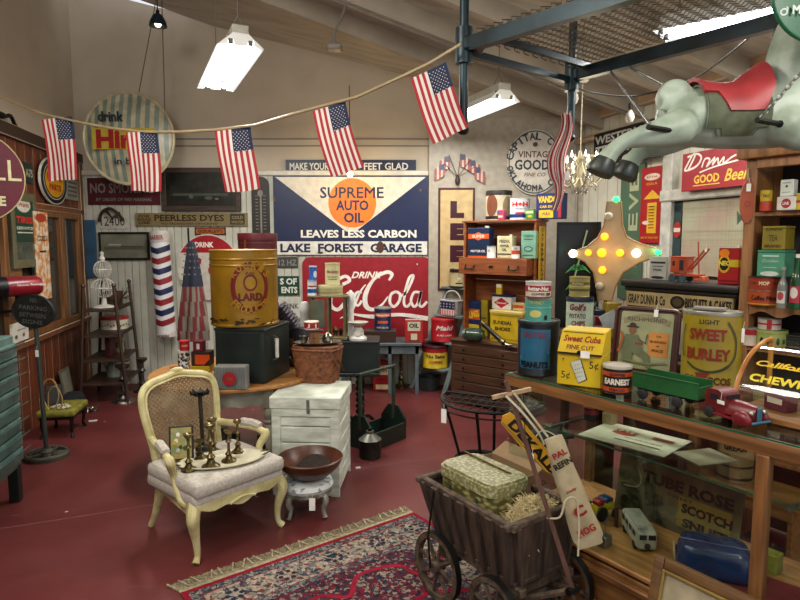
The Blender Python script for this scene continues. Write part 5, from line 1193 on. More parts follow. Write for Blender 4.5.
for q, s in (((HW/2, .1, (za+zb2)/2), (HW-.05, .02, zb2-za)), ((.035, .26, (za+zb2)/2), (.012, .3, zb2-za)), ((HW-.035, .26, (za+zb2)/2), (.012, .3, zb2-za)), ((HW/2, .26, za+.006), (HW-.06, .3, .01)), ((HW/2, .26, zb2-.004), (HW-.06, .3, .008))): d.box(q, s, .002)
for x in (.16, HW-.16): h_ = part(d, 'pull', IRON); h_.tube([(x-.05, .085, za+.09), (x-.045, .06, za+.05), (x+.045, .06, za+.05), (x+.05, .085, za+.09)], .007, n=6)
k = part(d, 'label_plate', BRASS); k.box((HW/2, .086, (za+zb2)/2), (.05, .005, .025), .001)
g = solo('yellow_side_sign', 'narrow yellow strip sign with black vertical letters on the hutch side', 'sign', HP(HW+.02, .23, 0), HR+pi/2)
za = HPL(.2).hit(553, 285).z; zb_ = HPL(.2).hit(553, 226).z; g.loc.z = za; H_ = zb_-za; g.m('c9a32b').box((.07, -.004, H_/2), (.12, .006, H_), .001); g.y = -.008
for i, ch in enumerate('CATERPILLAR'): g.text(ch, .07, H_*(1-(i+.7)/11.6), .045, H_*.06, '2a2416', bold=.04)
# goods standing on the open drawer
DT = zd1+.002
def hcan(*a, **k): return can(*a, **k)
tin('navy_orange_oil_tin', 'large navy and orange motor oil tin on the open hutch drawer', 'can', HPL(.17), (468, 489, 228, 258), DT, .1, '1f3352', '8a8f92', [('r', 'd0642c', 0, .72, .99, .17), ('p', 'd9764a', [(-.4, .72), (0, .86), (.4, .72), (0, .58)]), ('t', 'e8dccb', 'SUPER', 0, .72, .6, .1, {'bold': .03}), ('t', 'e2ddd2', 'MOTOR OIL', 0, .22, .7, .08, {'bold': .03}), ('r', 'd0642c', 0, .03, .99, .06)], spout=True)
can('small_white_can', 'tiny white can with a red swoosh beside the navy oil tin', 'can', HPL(.14), (487, 496, 246, 258), DT, 'd9dbd6', '9a9c98', [('p', 'b32f36', [(-.6, .05), (.6, .05), (.6, .5), (.1, .2)]), ('t', '4a5a6a', 'H', -.3, .6, .2, .2)], plain=True)
tin('cream_oil_tin', 'cream oil tin with black wording and a sloped shoulder on the hutch drawer', 'can', HPL(.2), (497, 512, 236, 258), DT, .09, 'cfc8a2', 'bdb58c', [('t', '2a2a2a', 'VEEDOL', 0, .76, .75, .14, {'bold': .03}), ('t', '2a2a2a', 'MOTOR', 0, .55, .6, .12, {'bold': .03}), ('t', '2a2a2a', 'OIL', 0, .38, .3, .12, {'bold': .03}), ('r', '2a2a2a', 0, .18, .9, .05)], spout=True)
can('white_red_can', 'small white can with an orange-red belly label beside the cream oil tin', 'can', HPL(.13), (511.5, 520, 246, 258), DT, 'd9d6cf', 'b5b2aa', [('r', 'c8512f', 0, .5, 2.5, .3), ('t', '3a4a6a', 'OIL', 0, .8, .5, .15)], plain=True)
tin('pale_green_tin', 'tall pale green rectangular tin at the end of the hutch drawer', 'can', HPL(.2), (521, 536, 231, 258), DT, .1, '7fa994', '8fae9a', [('t', '3d5f58', 'THERMO', 0, .82, .75, .09), ('r', '3d5f58', 0, .7, .6, .03), ('d', '3d5f58', 0, .35, .6, .2), ('d', '8ab39f', 0, .35, .45, .13), ('r', '3d5f58', 0, .12, .7, .03)], side=[('r', 'b5ab5c', 0, .5, .8, .9)], spout=True)
# goods on the hutch top
can('biscuit_barrel', 'round dark-lidded tin with a faded figure on top of the hutch', 'tin', HPL(.22), (486, 512, 190, 222), HTOP, 'bdb49c', '2a2320', [('d', '7a4a35', -.3, .5, .5, .75), ('d', '8a7a5c', .35, .45, .4, .7), ('r', '2a2320', 0, .08, 3, .12)], lidh=.16)
tin('pink_tin', 'little pink tin in front of the dark-lidded barrel tin', 'tin', HPL(.215), (495, 504, 210, 222), HTOP, .05, 'b0426a', None, [('r', '3a6a8a', -.2, .75, .4, .3), ('r', 'd8c0a0', .1, .35, .5, .2)])
can('red_initial_can', 'white can with large red initials on top of the hutch', 'can', HPL(.24), (510, 530, 198, 222), HTOP, 'd8d9da', 'b9bcc0', [('t', 'c4262f', 'H+H', 0, .72, .8, .22, {'bold': .05}), ('t', '39557f', 'SUPER SERVICE', 0, .5, .7, .05), ('r', '27407a', 0, .18, 3, .16), ('d', 'b5322f', 0, .3, .5, .1)], lidh=.05)
tin('green_packet_tin', 'tiny green and yellow tin leaning by the white can with red initials', 'tin', HPL(.215), (525.5, 534, 209, 222), HTOP, .04, '4f8a4a', None, [('r', 'd8d2a0', 0, .7, .8, .25), ('d', 'c9b23a', 0, .3, .5, .25)])
tin('blue_yellow_tin', 'blue and yellow tin with red trim at the end of the hutch top', 'tin', HPL(.27), (536, 562, 193, 222), HTOP, .12, '24356b', None, [('r', '1f2f66', 0, .8, .98, .36), ('t', 'e0b92c', 'VANDOL', 0, .76, .85, .26, {'bold': .05}), ('t', 'e0b92c', 'CAR SHINE', 0, .48, .7, .1, {'bold': .04}), ('r', 'e0b92c', -.1, .2, .55, .3), ('t', '24356b', 'WAX', -.1, .2, .35, .12), ('r', 'a5303a', .42, .3, .12, .5)])
# goods on the cabinet top (z .66)
K = .6612
t, l_, w_, hY = tin('yellow_bread_box', 'large yellow tin box with dark wording on the card cabinet', 'tin', HPL(.12), (490, 522, 311, 345), K, .24, 'c5a92a', 'd0bd76', [('t', '3a3216', 'SUNDIAL', -.1, .62, .6, .12, {'bold': .04}), ('t', '3a3216', 'SHOES', -.1, .42, .5, .12, {'bold': .04}), ('r', '8f7a1c', 0, .85, .9, .03), ('r', '8f7a1c', 0, .1, .9, .03)], lid=.1)
zy = K+hY+.002
t, l_, w_, hz = tin('white_diamond_tin', 'white tin with a red diamond and navy lid on the yellow tin box', 'tin', HPL(.2), (492, 511, 295, 311), zy, .1, 'd6d3c9', '27325c', [('p', 'b3283a', [(-.4, .45), (0, .82), (.4, .45), (0, .08)]), ('t', 'e8e2d8', 'Diamond', 0, .45, .5, .14)], lid=.14)
tin('yellow_sample_tin', 'tiny yellow and white tin standing on the navy lid', 'tin', HPL(.22), (496, 501.5, 284, 294), zy+hz+.001, .03, 'd8b92e', None, [('r', 'e9e6da', 0, .8, .9, .3)])
tin('small_orange_box', 'little cream and orange box beside the white diamond tin', 'box', HPL(.2), (512.5, 524, 303, 311), zy, .08, 'cdbb8a', None, [('r', 'c0562e', 0, .5, .9, .4)])
tin('lettered_polish_box', 'yellow and navy polish box on the card cabinet next to the ladder', 'box', HPL(.3), (467, 480, 301, 333), K, .1, '2a3a66', None, [('r', 'c9642c', 0, .62, .98, .3), ('t', 'f0d24a', 'SLINGS', 0, .62, .85, .2, {'bold': .04, 'rot': 12}), ('r', 'd9b93a', 0, .2, .9, .25)])
tin('olive_tin', 'plain mustard tin standing beside the lettered polish box', 'tin', HPL(.32), (480.5, 487.5, 300, 333), K, .07, 'a8942c', None, [('r', '6a5a1c', 0, .5, .7, .05)])
p = onz(474, 343, K)+V((.02, .09, 0)); t = thing('glass_jar', 'green glass jar lying on its side on the card cabinet', 'jar', V((p.x, p.y, K+.068)), radians(-25)); g = part(t, 'jar_body', mt('green_glass', '46594a', .12, h2='2f3d33')); g.x(ry=90).lathe([(0, -.09), (.05, -.09), (.065, -.07), (.067, .05), (.045, .08), (.045, .09), (0, .09)], n=28); g = part(t, 'jar_lid', mt('zinc', '7f877f', .4, .6)); g.x(ry=90).lathe([(0, -.115), (.05, -.115), (.053, -.09), (0, -.09)], n=28)
a, b = onz(502, 347, K), onz(480, 340, K); t = thing('grease_gun', 'black and brass tubular grease gun leaning over the green jar', 'grease gun', V((b.x, b.y-.12, K+.19)), 0)
A_ = V((0, 0, 0)); B_ = V((a.x-b.x+.03, a.y-b.y+.08, -.165)); g = part(t, 'barrel', mt('gun_black', '2b2a26', .4, .5)); g.tube([A_.lerp(B_, .1), A_.lerp(B_, .82)], .022, n=14); g = part(t, 'collar', BRASS)
g.tube([A_, A_.lerp(B_, .1)], .024, n=14); g.tube([A_.lerp(B_, .82), A_.lerp(B_, .92)], .026, n=14); part(t, 'nozzle', SILVER).tube([A_.lerp(B_, .92), B_, B_+V((.06, 0, .0))], [.012, .016, .012], n=8)
# iron half round table
IZ = .74; a = onz(445, 393, IZ); b = onz(545, 405, IZ); f0 = onz(492, 414, IZ); c = (a+b)/2; ax = (b-a).normalized(); rzz = math.atan2(ax.y, ax.x); Wd = (b-a).length/2
t = thing('iron_demilune_table', 'black wrought iron half-round table with a slatted top and low ring', 'table', V((c.x, c.y, 0)), rzz)
g = part(t, 'rim', IRON); de = .3; pts = [(Wd*cos(pi+pi*k/20), de*sin(pi+pi*k/20), IZ) for k in range(21)]; g.tube(pts+[(Wd, .03, IZ), (-Wd, .03, IZ)], .009, n=6, closed=True)
g.tube([(x, y, z-.035) for x, y, z in pts], .005, n=5)
g = part(t, 'slatted_top', IRON)
for k in range(1, 12): x = -Wd+2*Wd*k/12; g.tube([(x, .03, IZ), (x, -de*sqrt(1-(x/Wd)**2), IZ)], .0045, n=5)
for y in (-.08, -.17): xx = Wd*sqrt(1-(y/de)**2); g.tube([(-xx, y, IZ+.004), (xx, y, IZ+.004)], .005, n=5)
for s in (-1, 0, 1):
    g = part(t, 'leg', IRON); x = s*Wd*.8; y = -de*(.55 if s else .98); g.tube(cat_rom([(x, y, IZ), (x*.78, y*.8, IZ*.72), (x*.62, y*.7, IZ*.45), (x*.8, y*.85, IZ*.2), (x*1.0, y, .008)], 6), .009, n=6)
g = part(t, 'back_leg', IRON); g.tube([(0, .03, IZ), (0, .03, 0)], .009, n=6)
g = part(t, 'low_ring', IRON); g.tube([(.17*cos(2*pi*k/24), -.12+.12*sin(2*pi*k/24), .42) for k in range(24)], .012, n=6, closed=True); g.tube([(.17*cos(2*pi*k/24), -.12+.12*sin(2*pi*k/24), .37) for k in range(24)], .008, n=6, closed=True)
tag_mesh(t, -Wd*.72, -de*.75, IZ-.03, .032, .08)
# furled flag on a pole by the round soda button
c = onY(196, 338, 5.25); t = thing('furled_flag', 'furled american flag on a dark pole standing before the round soda button', 'flag', V((c.x, 5.25, 0)), 0)
zt = onY(188, 228, 5.25); part(t, 'pole', IRON).tube([(0, 0, .03), (zt.x-c.x, 0, zt.z)], .009, n=8); part(t, 'pole_base', IRON).lathe([(0, 0), (.13, 0), (.12, .02), (.02, .04), (0, .04)], n=24)
g = part(t, 'cloth'); H_ = zt.z-.14-.75; nx, nz = 40, 20; gr = []
for i in range(nx+1):
    col_ = []
    for j in range(nz+1):
        v = j/nz; a = 2*pi*i/nx; r = .03+.1*v**.8*(1+.28*sin(a*5+v*3)); r *= (1 if v < .95 else .95); col_.append(g.v((r*cos(a)-.015-.0*v, r*.7*sin(a), zt.z-.12-v*H_)))
    gr.append(col_)
for i in range(nx):
    for j in range(nz):
        s_ = (i+j//3)//2; m_ = mt('old_flag_blue', '1f2a40', .85) if (j < nz*.42) else (mt('old_flag_red', '7a2c32', .85) if s_ % 2 == 0 else mt('old_flag_white', '857d70', .85)); g.m(m_); g.f([gr[i][j], gr[i+1][j], gr[i+1][j+1], gr[i][j+1]])
for k in range(26):
    a = -pi*.9+.8*pi*(k % 5)/4+rr.uniform(-.1, .1); v = .06+.33*(k//5)/5; r = .032+.1*v**.8*1.28; g.m('old_flag_white'); star(g, r*cos(a)-.015, r*.72*sin(a)-.004, zt.z-.12-v*H_, .012)
# ================================================================ glass display counter
DK = .31; UL = 1.98; DN = .62
t = thing('display_counter', 'long oak-framed glass display counter with a green-edged glass top', 'display counter', CP(0, 0, 0), CR)
g = part(t, 'base', W_OAK); g.box((UL/2, DN/2, DK/2-.02), (UL, DN, DK-.04), .006); g.box((UL/2, -.012, DK-.075), (UL, .03, .03), .006); g.box((UL/2, -.015, .05), (UL, .03, .1), .006)
g = part(t, 'deck', W_TABLE); g.box((UL/2, DN/2, DK-.012), (UL+.01, DN+.02, .024), .006)
g = part(t, 'top_frame', W_OAK); RH = .055
for y in (.0, DN): g.box((UL/2, y, CT-.006-RH/2), (UL+.02, .036, RH), .01, 2)
for x in (0, UL): g.box((x, DN/2, CT-.006-RH/2), (.036, DN, RH), .008)
for x, y in ((1.195, .0), (.03, DN), (.62, DN), (1.2, DN), (UL-.03, 0), (UL-.03, DN)): part(t, 'corner_post', W_OAKZ).box((x, y, (DK+CT-.06)/2), (.042, .042, CT-.06-DK), .004)
g = part(t, 'glass_top', GLASSG); g.box((UL/2, DN/2, CT-.003), (UL-.02, DN-.02, .006)); g.m(mt('glass_edge_green', '2f6a50', .15)); g.box((UL/2, -.0165, CT-.003), (UL, .004, .006)); g.box((UL/2, .05, CT-.0068), (UL-.04, .0, .0))
for y, nm in ((-.004, 'front_pane'), (DN+.004, 'rear_pane')):
    if nm == 'rear_pane': continue
    for x0, x1 in ((.02, 1.175), (1.215, UL-.05)): part(t, nm, GLASS).box(((x0+x1)/2, y, (DK+CT-.06)/2), (x1-x0, .004, CT-.065-DK))
part(t, 'end_pane', GLASS).box((.0, DN/2, (DK+CT-.06)/2), (.004, DN-.04, CT-.065-DK))
SHZ = .70; g = part(t, 'glass_shelf', GLASSG); g.box((UL/2, .41, SHZ-.004), (UL-.06, .36, .008)); g.m('glass_edge_green').box((UL/2, .2275, SHZ-.004), (UL-.06, .003, .008))
for x in (.05, .62, 1.19, UL-.06): part(t, 'shelf_bracket', STEEL).box((x, .4, SHZ-.014), (.012, .38, .012))
def cpx(px, py, z): p = onz(px, py, z); d = p-P1; return d.dot(CU), d.dot(CN)
C1 = CT+.0015
# --- on top of the counter
t, l_, R_, hp = can('peanut_tin', 'large dark blue-black peanut tin at the end of the glass counter', 'tin', CF(.03), (518, 560, 322, 371), C1, mt('dark_tin', '232a33', .35, .3, h2='141719'), '24282c', [
    ('r', '2f6884', -.1, .5, .78, .72), ('p', '6d3440', [(-.45, .62), (.25, .72), (.25, .55), (-.45, .45)]), ('t', '8a3a4a', 'SALTED', -.1, .76, .6, .1), ('t', '10151c', 'PEANUTS', -.1, .22, .66, .12, {'bold': .05}), ('p', '3a7a8a', [(-.45, .3), (.25, .42), (.25, .47), (-.45, .36)])], lidh=.06, rz=0)
for q in list(PEND):
    if q.parent is t: pass
pt_ = l_; t, l2, R2, h2 = can('honey_tin', 'turquoise honey tin stacked on the dark peanut tin', 'tin', PY(pt_.y-.08), (525, 551, 298, 322.5), C1+hp*.98, '5aa093', 'a9ab9c', [
    ('t', 'b5bf7a', 'HONEY', -.05, .82, .6, .16, {'bold': .03}), ('d', 'c5c47a', -.1, .35, .45, .3), ('d', '22302c', .3, .2, .14, .22), ('r', '7fc0b0', 0, .6, 3, .04)], lidh=.08)
can('coffee_tin', 'white and red coffee tin topping the turquoise honey tin', 'tin', PY(l2.y-.085), (525.5, 551, 282, 299), C1+hp*.98+h2+.001, 'c9c4b4', 'b5b6b0', [
    ('r', 'a5263c', 0, .58, 3.1, .36), ('t', 'e4dccf', 'Butter-Nut', 0, .58, .85, .26, {'bold': .04}), ('t', '7a2030', 'COFFEE', 0, .25, .5, .14, {'bold': .03}), ('r', '3f5a48', .42, .24, .2, .16), ('r', '8a2030', 0, .06, 3.1, .06)], lidh=.1)
# yellow counter bin with sloping lid
t0 = CF(.02); loc, w, h = t0.box((548, 593, 331, 385), C1); w *= 1.0; loc = loc+CN*.1; t = thing('yellow_store_bin', 'bright yellow tobacco store bin with a sloping lid and red script', 'store bin', loc, CR+radians(24))
YB = mt('bin_yellow', 'd2b822', .35, h2='bda21e', scale=5); w = .195; D_ = .17; hb = h*.58; hf = h
g = part(t, 'body', YB); g.box((0, 0, hb/2), (w, D_, hb), .004); g.y = -D_/2; g.ly = .001; BK = '2f2a18'
g.text('5¢', -w*.3, hb*.3, w*.2, hb*.28, BK, bold=.0); g.text('5¢', w*.33, hb*.68, w*.2, hb*.28, BK, bold=.0); g.text('T', -w*.36, hb*.8, w*.05, hb*.1, BK)
g.pol([(-w*.2, hb*.72), (w*.04, hb*.88), (w*.2, hb*.25), (-.0*w, hb*.1)], '3a3a30'); g.pol([(-w*.19, hb*.73), (w*.03, hb*.86), (w*.17, hb*.26), (-.0*w, hb*.12)], 'c9cbbd')
for k in range(4): g.text('XXXXXX'[:0] or '- - - -', w*.0, hb*(.7-.13*k), w*.18, hb*.02, '4a5a52', rot=22)
g = part(t, 'lid', YB); vs = [g.v(q) for q in ((-w/2, -D_/2-.006, hb+.002), (w/2, -D_/2-.006, hb+.002), (w/2, -D_/2+.07, hf*.97), (-w/2, -D_/2+.07, hf*.97), (-w/2, D_/2, hf), (w/2, D_/2, hf), (-w/2, D_/2, hb), (w/2, D_/2, hb))]
for k in ((0, 1, 2, 3), (3, 2, 5, 4), (4, 5, 7, 6)): g.f([vs[i] for i in k])
g.f([vs[0], vs[3], vs[4], vs[6]]); g.f([vs[1], vs[7], vs[5], vs[2]]); g.m('3a3420').box((0, -D_/2-.008, hb+.004), (w*1.01, .006, .008))
sl = math.degrees(math.atan2(.076, hf*.97-hb)); g.x((0, -D_/2-.006, hb+.002), rx=-sl); L2_ = sqrt(.076**2+(hf*.97-hb)**2); g.y = 0; g.ly = .001
g.text('Sweet Cuba', 0, L2_*.64, w*.84, L2_*.28, '9a2f24', bold=.03, shear=.2); g.text('FINE CUT', .0, L2_*.28, w*.62, L2_*.18, '8a3a24', bold=.02); g.rect(0, L2_*.9, w*.9, L2_*.03, '5a4a1c'); g.X = Matrix()
part(t, 'latch', IRON).cyl((0, -D_/2-.016, hb+.012), (0, -D_/2, hb+.012), .008, n=8); tag_mesh(t, .03, -D_/2-.02, hb+.02, .04, .03)
can('harvest_tin', 'squat black and orange tin with a pale lid before the toy trailer', 'tin', CF(.05), (603, 632, 367, 391), C1, '25211d', 'b5b0a2', [
    ('r', 'b8562c', 0, .72, 2.2, .16), ('t', 'e0d6c4', 'EARNEST', 0, .46, .9, .22, {'bold': .05}), ('r', 'b8562c', 0, .18, 2.2, .16), ('t', '25211d', 'COFFEE', 0, .72, .5, .1, {'bold': .03}), ('t', '25211d', 'TOBACCO', 0, .18, .5, .1, {'bold': .03})], lidh=.1)
# serving tray with seated figure
pl = CF(.5); loc, w, h = pl.box((613.5, 676, 308, 371), C1)
t = thing('advertising_tray', 'upright brown-rimmed metal tray picturing a seated man beside an orange notice', 'tray', loc+CN*.0, CR+radians(14), rx=radians(-9)); w *= .93
def rrect(w, z0, z1, r, n=6):
    pts = []
    for cx, cz, a0 in ((w/2-r, z1-r, 0), (-w/2+r, z1-r, 90), (-w/2+r, z0+r, 180), (w/2-r, z0+r, 270)): pts += [(cx+r*cos(radians(a0+k*90/n)), cz+r*sin(radians(a0+k*90/n))) for k in range(n+1)]
    return pts
g = part(t, 'rim', mt('tray_brown', '55291f', .35)); g.plate(rrect(w, 0, h, .03), .004, .012); g.tube([(x, 0, z) for x, z in rrect(w-.012, .006, h-.006, .026)], .009, n=6, closed=True)
g = part(t, 'picture', mt('tray_sage', 'a3a683', .4, h2='8a8d6c', scale=6)); g.plate(rrect(w*.8, h*.07, h*.93, .012), 0, .003); g.y = 0; g.ly = .001
g.line([(-w*.36, h*.78), (0, h*.86), (w*.36, h*.78)], h*.09, '8f8a6c', smooth=8); g.text('RICHMOND', 0, h*.82, w*.6, h*.06, '6a5a48', bold=.02)
g.rect(w*.2, h*.46, w*.3, h*.36, 'c48a45'); g.text('THE', w*.2, h*.58, w*.08, h*.03, '4a2f20'); g.text('BUSINESS', w*.2, h*.5, w*.24, h*.035, '4a2f20'); g.text('of', w*.2, h*.44, w*.04, h*.03, '4a2f20'); g.text('PEACE', w*.2, h*.37, w*.18, h*.04, '4a2f20', shear=.2)
g.disc(-w*.2, h*.64, w*.11, h*.1, '8a5a44'); g.disc(-w*.2, h*.7, w*.2, h*.03, '3b2f28'); g.disc(-w*.2, h*.73, w*.1, h*.06, '3b2f28')
g.pol([(-w*.3, h*.58), (-w*.1, h*.58), (-w*.02, h*.36), (w*.08, h*.3), (w*.14, h*.1), (w*.06, h*.1), (-w*.02, h*.24), (-w*.16, h*.3), (-w*.2, h*.1), (-w*.3, h*.1), (-w*.34, h*.34)], '6d7358'); g.line([(-w*.1, h*.52), (w*.02, h*.46), (w*.04, h*.6)], h*.02, '5a4a3a'); g.rect(-w*.08, h*.45, w*.12, h*.03, '8a3a30')
g.line([(-w*.4, h*.3), (-w*.34, h*.5), (-w*.38, h*.62)], h*.03, 'b0622c', smooth=5); g.line([(-w*.34, h*.2), (0, h*.16), (w*.34, h*.2)], h*.03, '7d805f', smooth=6)
tag_mesh(t, w*.14, -.012, h*.98, .02, .035)
g = solo('tray_stand', 'small wire easel behind the upright metal tray', 'easel', loc+CN*.02, CR+radians(14)); g.m(IRON); g.tube([(-.05, .03, .004), (0, .07, .16), (.05, .03, .004)], .003, n=5); g.tube([(0, .07, .16), (0, .09, .004)], .003, n=5)
# sweet burley canister
SB = mt('burley_yellow', '9f8d22', .35, h2='857520', scale=6)
t, loc, R_, h = can('burley_tin', 'tall oval mustard tobacco canister with red lettering and a pewter lid', 'tin', CF(.44), (684, 740, 312, 385), C1, SB, mt('pewter_lid', 'a3a196', .35, .6), [
    ('t', '4a4020', 'LIGHT', 0, .87, .32, .06, {'bold': .02}), ('t', '8a3424', 'SWEET', -.02, .71, .62, .15, {'bold': .04}), ('t', '8a3424', 'BURLEY', .0, .46, .74, .15, {'bold': .04}), ('t', '6a3a24', 'TOBACCOS', 0, .13, .8, .1, {'bold': .04}),
    ('l', '4a4a3a', [(-.36, .34), (-.2, .27), (0, .24), (.2, .27), (.36, .34)], .03, 5), ('l', '5a5540', [(.3, .88), (.46, .68), (.46, .45), (.3, .3)], .025, 5), ('l', '5a5540', [(-.44, .82), (-.5, .6), (-.46, .4)], .02, 5), ('p', '8a3424', [(-.2, .22), (.05, .22), (-.08, .1)])], lidh=.05, sy=.66, rz=-8)
g = part(t, 'handle_plate', 'pewter_lid'); g.box((-.01, 0, h+.006), (R_*1.1, R_*.7, .012), .004); tag_mesh(t, R_*1.0, -.02, h*.8, .012, .06)
# toy tractor truck and green trailer
GRN = mt('toy_green', '2f6a3f', .35, h2='24552f', scale=8); a0, b0 = .64, .915
t = thing('toy_trailer', 'green pressed-steel toy trailer hitched behind the red toy cab', 'toy trailer', CP((a0+b0)/2, .13, C1), CR-radians(0)); Lt = b0-a0+.0; hz = .105
g = part(t, 'bin', GRN)
for q, s in (((0, -.05, .078), (Lt, .004, .062)), ((0, .05, .078), (Lt, .004, .062)), ((-Lt/2, 0, .07), (.004, .1, .046)), ((Lt/2, 0, .07), (.004, .1, .046)), ((0, 0, .047), (Lt, .1, .005))): g.box(q, s)
for y in (-.052, .052): g.box((0, y, .108), (Lt+.004, .006, .006), .001)
part(t, 'chassis', IRON).box((0, 0, .038), (Lt*.98, .05, .012), .002); part(t, 'hitch', IRON).box((Lt/2+.02, 0, .042), (.05, .02, .006))
def wheel(t, x, y, r, w=.014, m=IRON): g = part(t, 'wheel', mt('toy_rubber', '1d1c1b', .7) if m is IRON else m); g.x((x, y, r), rx=90).lathe([(0, -w/2), (r*.8, -w/2), (r, -w*.3), (r, w*.3), (r*.8, w/2), (0, w/2)], n=20); g.m(STEEL); g.lathe([(0, -w/2-.001), (r*.3, -w/2-.001), (r*.3, -w/2), (0, -w/2)], n=10)
for x in (-Lt*.34, Lt*.2):
    for y in (-.048, .048): wheel(t, x, y, .021)
TR = mt('toy_red', '7e2028', .35, h2='5f171e', scale=10)
t = thing('toy_truck', 'dark red toy truck cab with blue grille facing the end of the counter', 'toy truck', CP(1.04, .09, C1), CR-radians(14))
g = part(t, 'cab', TR); g.plate([(-.085, .02), (.0, .02), (.0, .075), (-.012, .098), (-.03, .108), (-.07, .106), (-.085, .09)], -.042, .042)
g.plate([(-.07, .066), (-.018, .066), (-.022, .092), (-.066, .094)], -.0425, -.042)
g = part(t, 'bonnet', TR); vs = []
ring = []
for x, s in ((0, 1), (.04, .9), (.085, .62), (.1, .5)):
    ring.append([g.v((x, .042*s*cos(pi*k/8), .03+(.05*(1 if x < .05 else .88))*sin(pi*k/8))) for k in range(9)])
for a, b in zip(ring, ring[1:]):
    for k in range(8): g.f([a[k], a[k+1], b[k+1], b[k]])
g.f(ring[-1]); g.box((.045, 0, .03), (.1, .06, .03), .006)
for y in (-1, 1):
    g = part(t, 'mudguard', TR); g.x((.07, y*.042, .028)).sph((0, 0, 0), .034, 14, sc=(1.15, .5, .85)); g.X = Matrix()
    part(t, 'headlamp', SILVER).sph((.098, y*.03, .052), .009, 10); part(t, 'side_window', mt('dark_hole', '1a1214', .6)).box((-.045, y*.0425, .08), (.036, .002, .022), .0005)
    g = part(t, 'running_board', TR); g.box((.0, y*.044, .02), (.09, .014, .008), .002)
g = part(t, 'windscreen', 'dark_hole'); g.box((.0, 0, .086), (.003, .06, .018))
g = part(t, 'grille', mt('toy_blue', '44748a', .4, .2)); g.box((.104, 0, .044), (.01, .022, .056), .004); g.box((.112, 0, .022), (.008, .09, .01), .003)
for x, r in ((-.06, .021), (.07, .02)):
    for y in (-.046, .046): wheel(t, x, y, r)
tag_mesh(t, -.01, -.05, .075, .03, .014)
# curved glass gum case
gm = V(CP(.995, .165, C1)); t = thing('gum_case', 'curved glass counter case lettered for chewing gum with oak end arches', 'display case', gm, CR); GH, GD, GL = .26, .28, .62
g = part(t, 'case_base', W_OAK); g.box((GL/2, GD/2, .012), (GL, GD+.02, .024), .004)
arc = [(GD*(1-cos(pi/2*k/12))*1.0, .024+(GH-.024)*sin(pi/2*k/12)) for k in range(13)]
for x in (.008, GL-.008): g = part(t, 'end_arch', mt('honey_oak', 'c9924c', .35, h2='9a6428', scale=8)); g.tube([(x, y, z) for y, z in arc], .0085, n=8); g.box((x, GD, GH/2), (.016, .016, GH), .003)
g = part(t, 'curved_glass', GLASS); pr = None
for y, z in arc:
    q = (g.v((.016, y, z)), g.v((GL-.016, y, z)))
    if pr: g.f([pr[0], pr[1], q[1], q[0]])
    pr = q
g = part(t, 'end_glass', GLASS); g.f([g.v((.008, y, z)) for y, z in arc]+[g.v((.008, GD, .024))])
g = part(t, 'lettering'); 
def onarc(s, o): # s metres along the arc from the front foot
    a = s/((GH+GD)*pi/4)*pi/2; a = max(0, min(pi/2, a)); n_ = V((0, -cos(a), sin(a))); return V((0, GD*(1-cos(a)), .024+(GH-.024)*sin(a)))+n_*o
g.mp = lambda x, z: tuple(V((x, 0, 0))+onarc(z, .002+g.ly))
for s_, x, z, w_, h_, c, kw in (('California Fruit', .22, .215, .35, .03, 'd9b83a', {'bold': .03, 'shear': .2}), ('CHEWING GUM', .235, .145, .38, .034, 'e3cf3c', {'bold': .04}), ('Chew', .24, .29, .14, .026, 'cfd0cc', {'shear': .3})): g.text(s_, x, z, w_, h_, c, **kw)
g.line([(.12, .205), (.3, .2), (.44, .212)], .006, 'd9b83a', smooth=6)
for k, (x, y, c, lab) in enumerate(((.12, .12, '6a2f3a', 'small maroon gum carton inside the curved glass case, nearest the arch'), (.22, .17, '7d8a6a', 'green gum carton inside the curved glass case'), (.33, .12, 'b5a888', 'cream gum carton inside the curved glass case'), (.45, .17, '4a4a55', 'dark gum carton at the far end of the curved glass case'))):
    g = solo('gum_box', lab, 'box', gm+rot2(x, y, CR)+V((0, 0, .0255)), CR+.2*k-.3); g.m(c).box((0, 0, .03), (.09, .06, .06), .002); g.m('cfc7b5').box((0, -.0305, .035), (.06, .001, .02))
# ---------------------------------------------------------------- inside the counter
z = SHZ+.001
g = solo('paper_sheet', 'cream printed paper sheet with red print lying on the glass shelf', 'paper', CP(.43, .42, z), CR+radians(8)); g.m(mt('old_paper', 'ebe6d2', .8, h2='d8d2bd')).box((0, 0, .002), (.42, .3, .003)); g.X = Matrix.Translation(V((0, 0, .004))) @ Matrix.Rotation(-pi/2, 4, 'X'); g.y = 0; g.ly = 0
g.disc(-.06, .02, .12, .05, 'c05a4a'); g.text('SALE', -.06, .05, .12, .04, 'b8402f', bold=.03); g.text('Souvenir Program', .06, -.03, .18, .02, 'a5624f'); g.rect(.05, -.08, .22, .01, '8a7f6a'); g.rect(.12, .05, .1, .04, 'b5765f')
g = solo('folded_paper', 'folded brownish pamphlet on the glass shelf beyond the printed sheet', 'paper', CP(.76, .45, z), CR-radians(20)); g.m('bdb49e').box((0, 0, .003), (.16, .2, .005))
def rcan(name, lab, u, n, z, r, h, col, lid, art, **k): return round_on(name, lab, CP(u, n, z), r, h, col, lid, art, rz=CR, **k)
rcan('small_red_tin', 'small red and black tin at the end of the glass shelf inside the counter', .12, .5, z, .04, .075, '2a2a30', 'b04a52', [('r', '8a2f3a', 0, .6, 3, .3)])
g = solo('cork_block', 'pale tan block standing on the glass shelf next to the small red tin', 'block', CP(.22, .52, z), CR); g.m('b5a37c').box((0, 0, .03), (.06, .05, .06), .004)
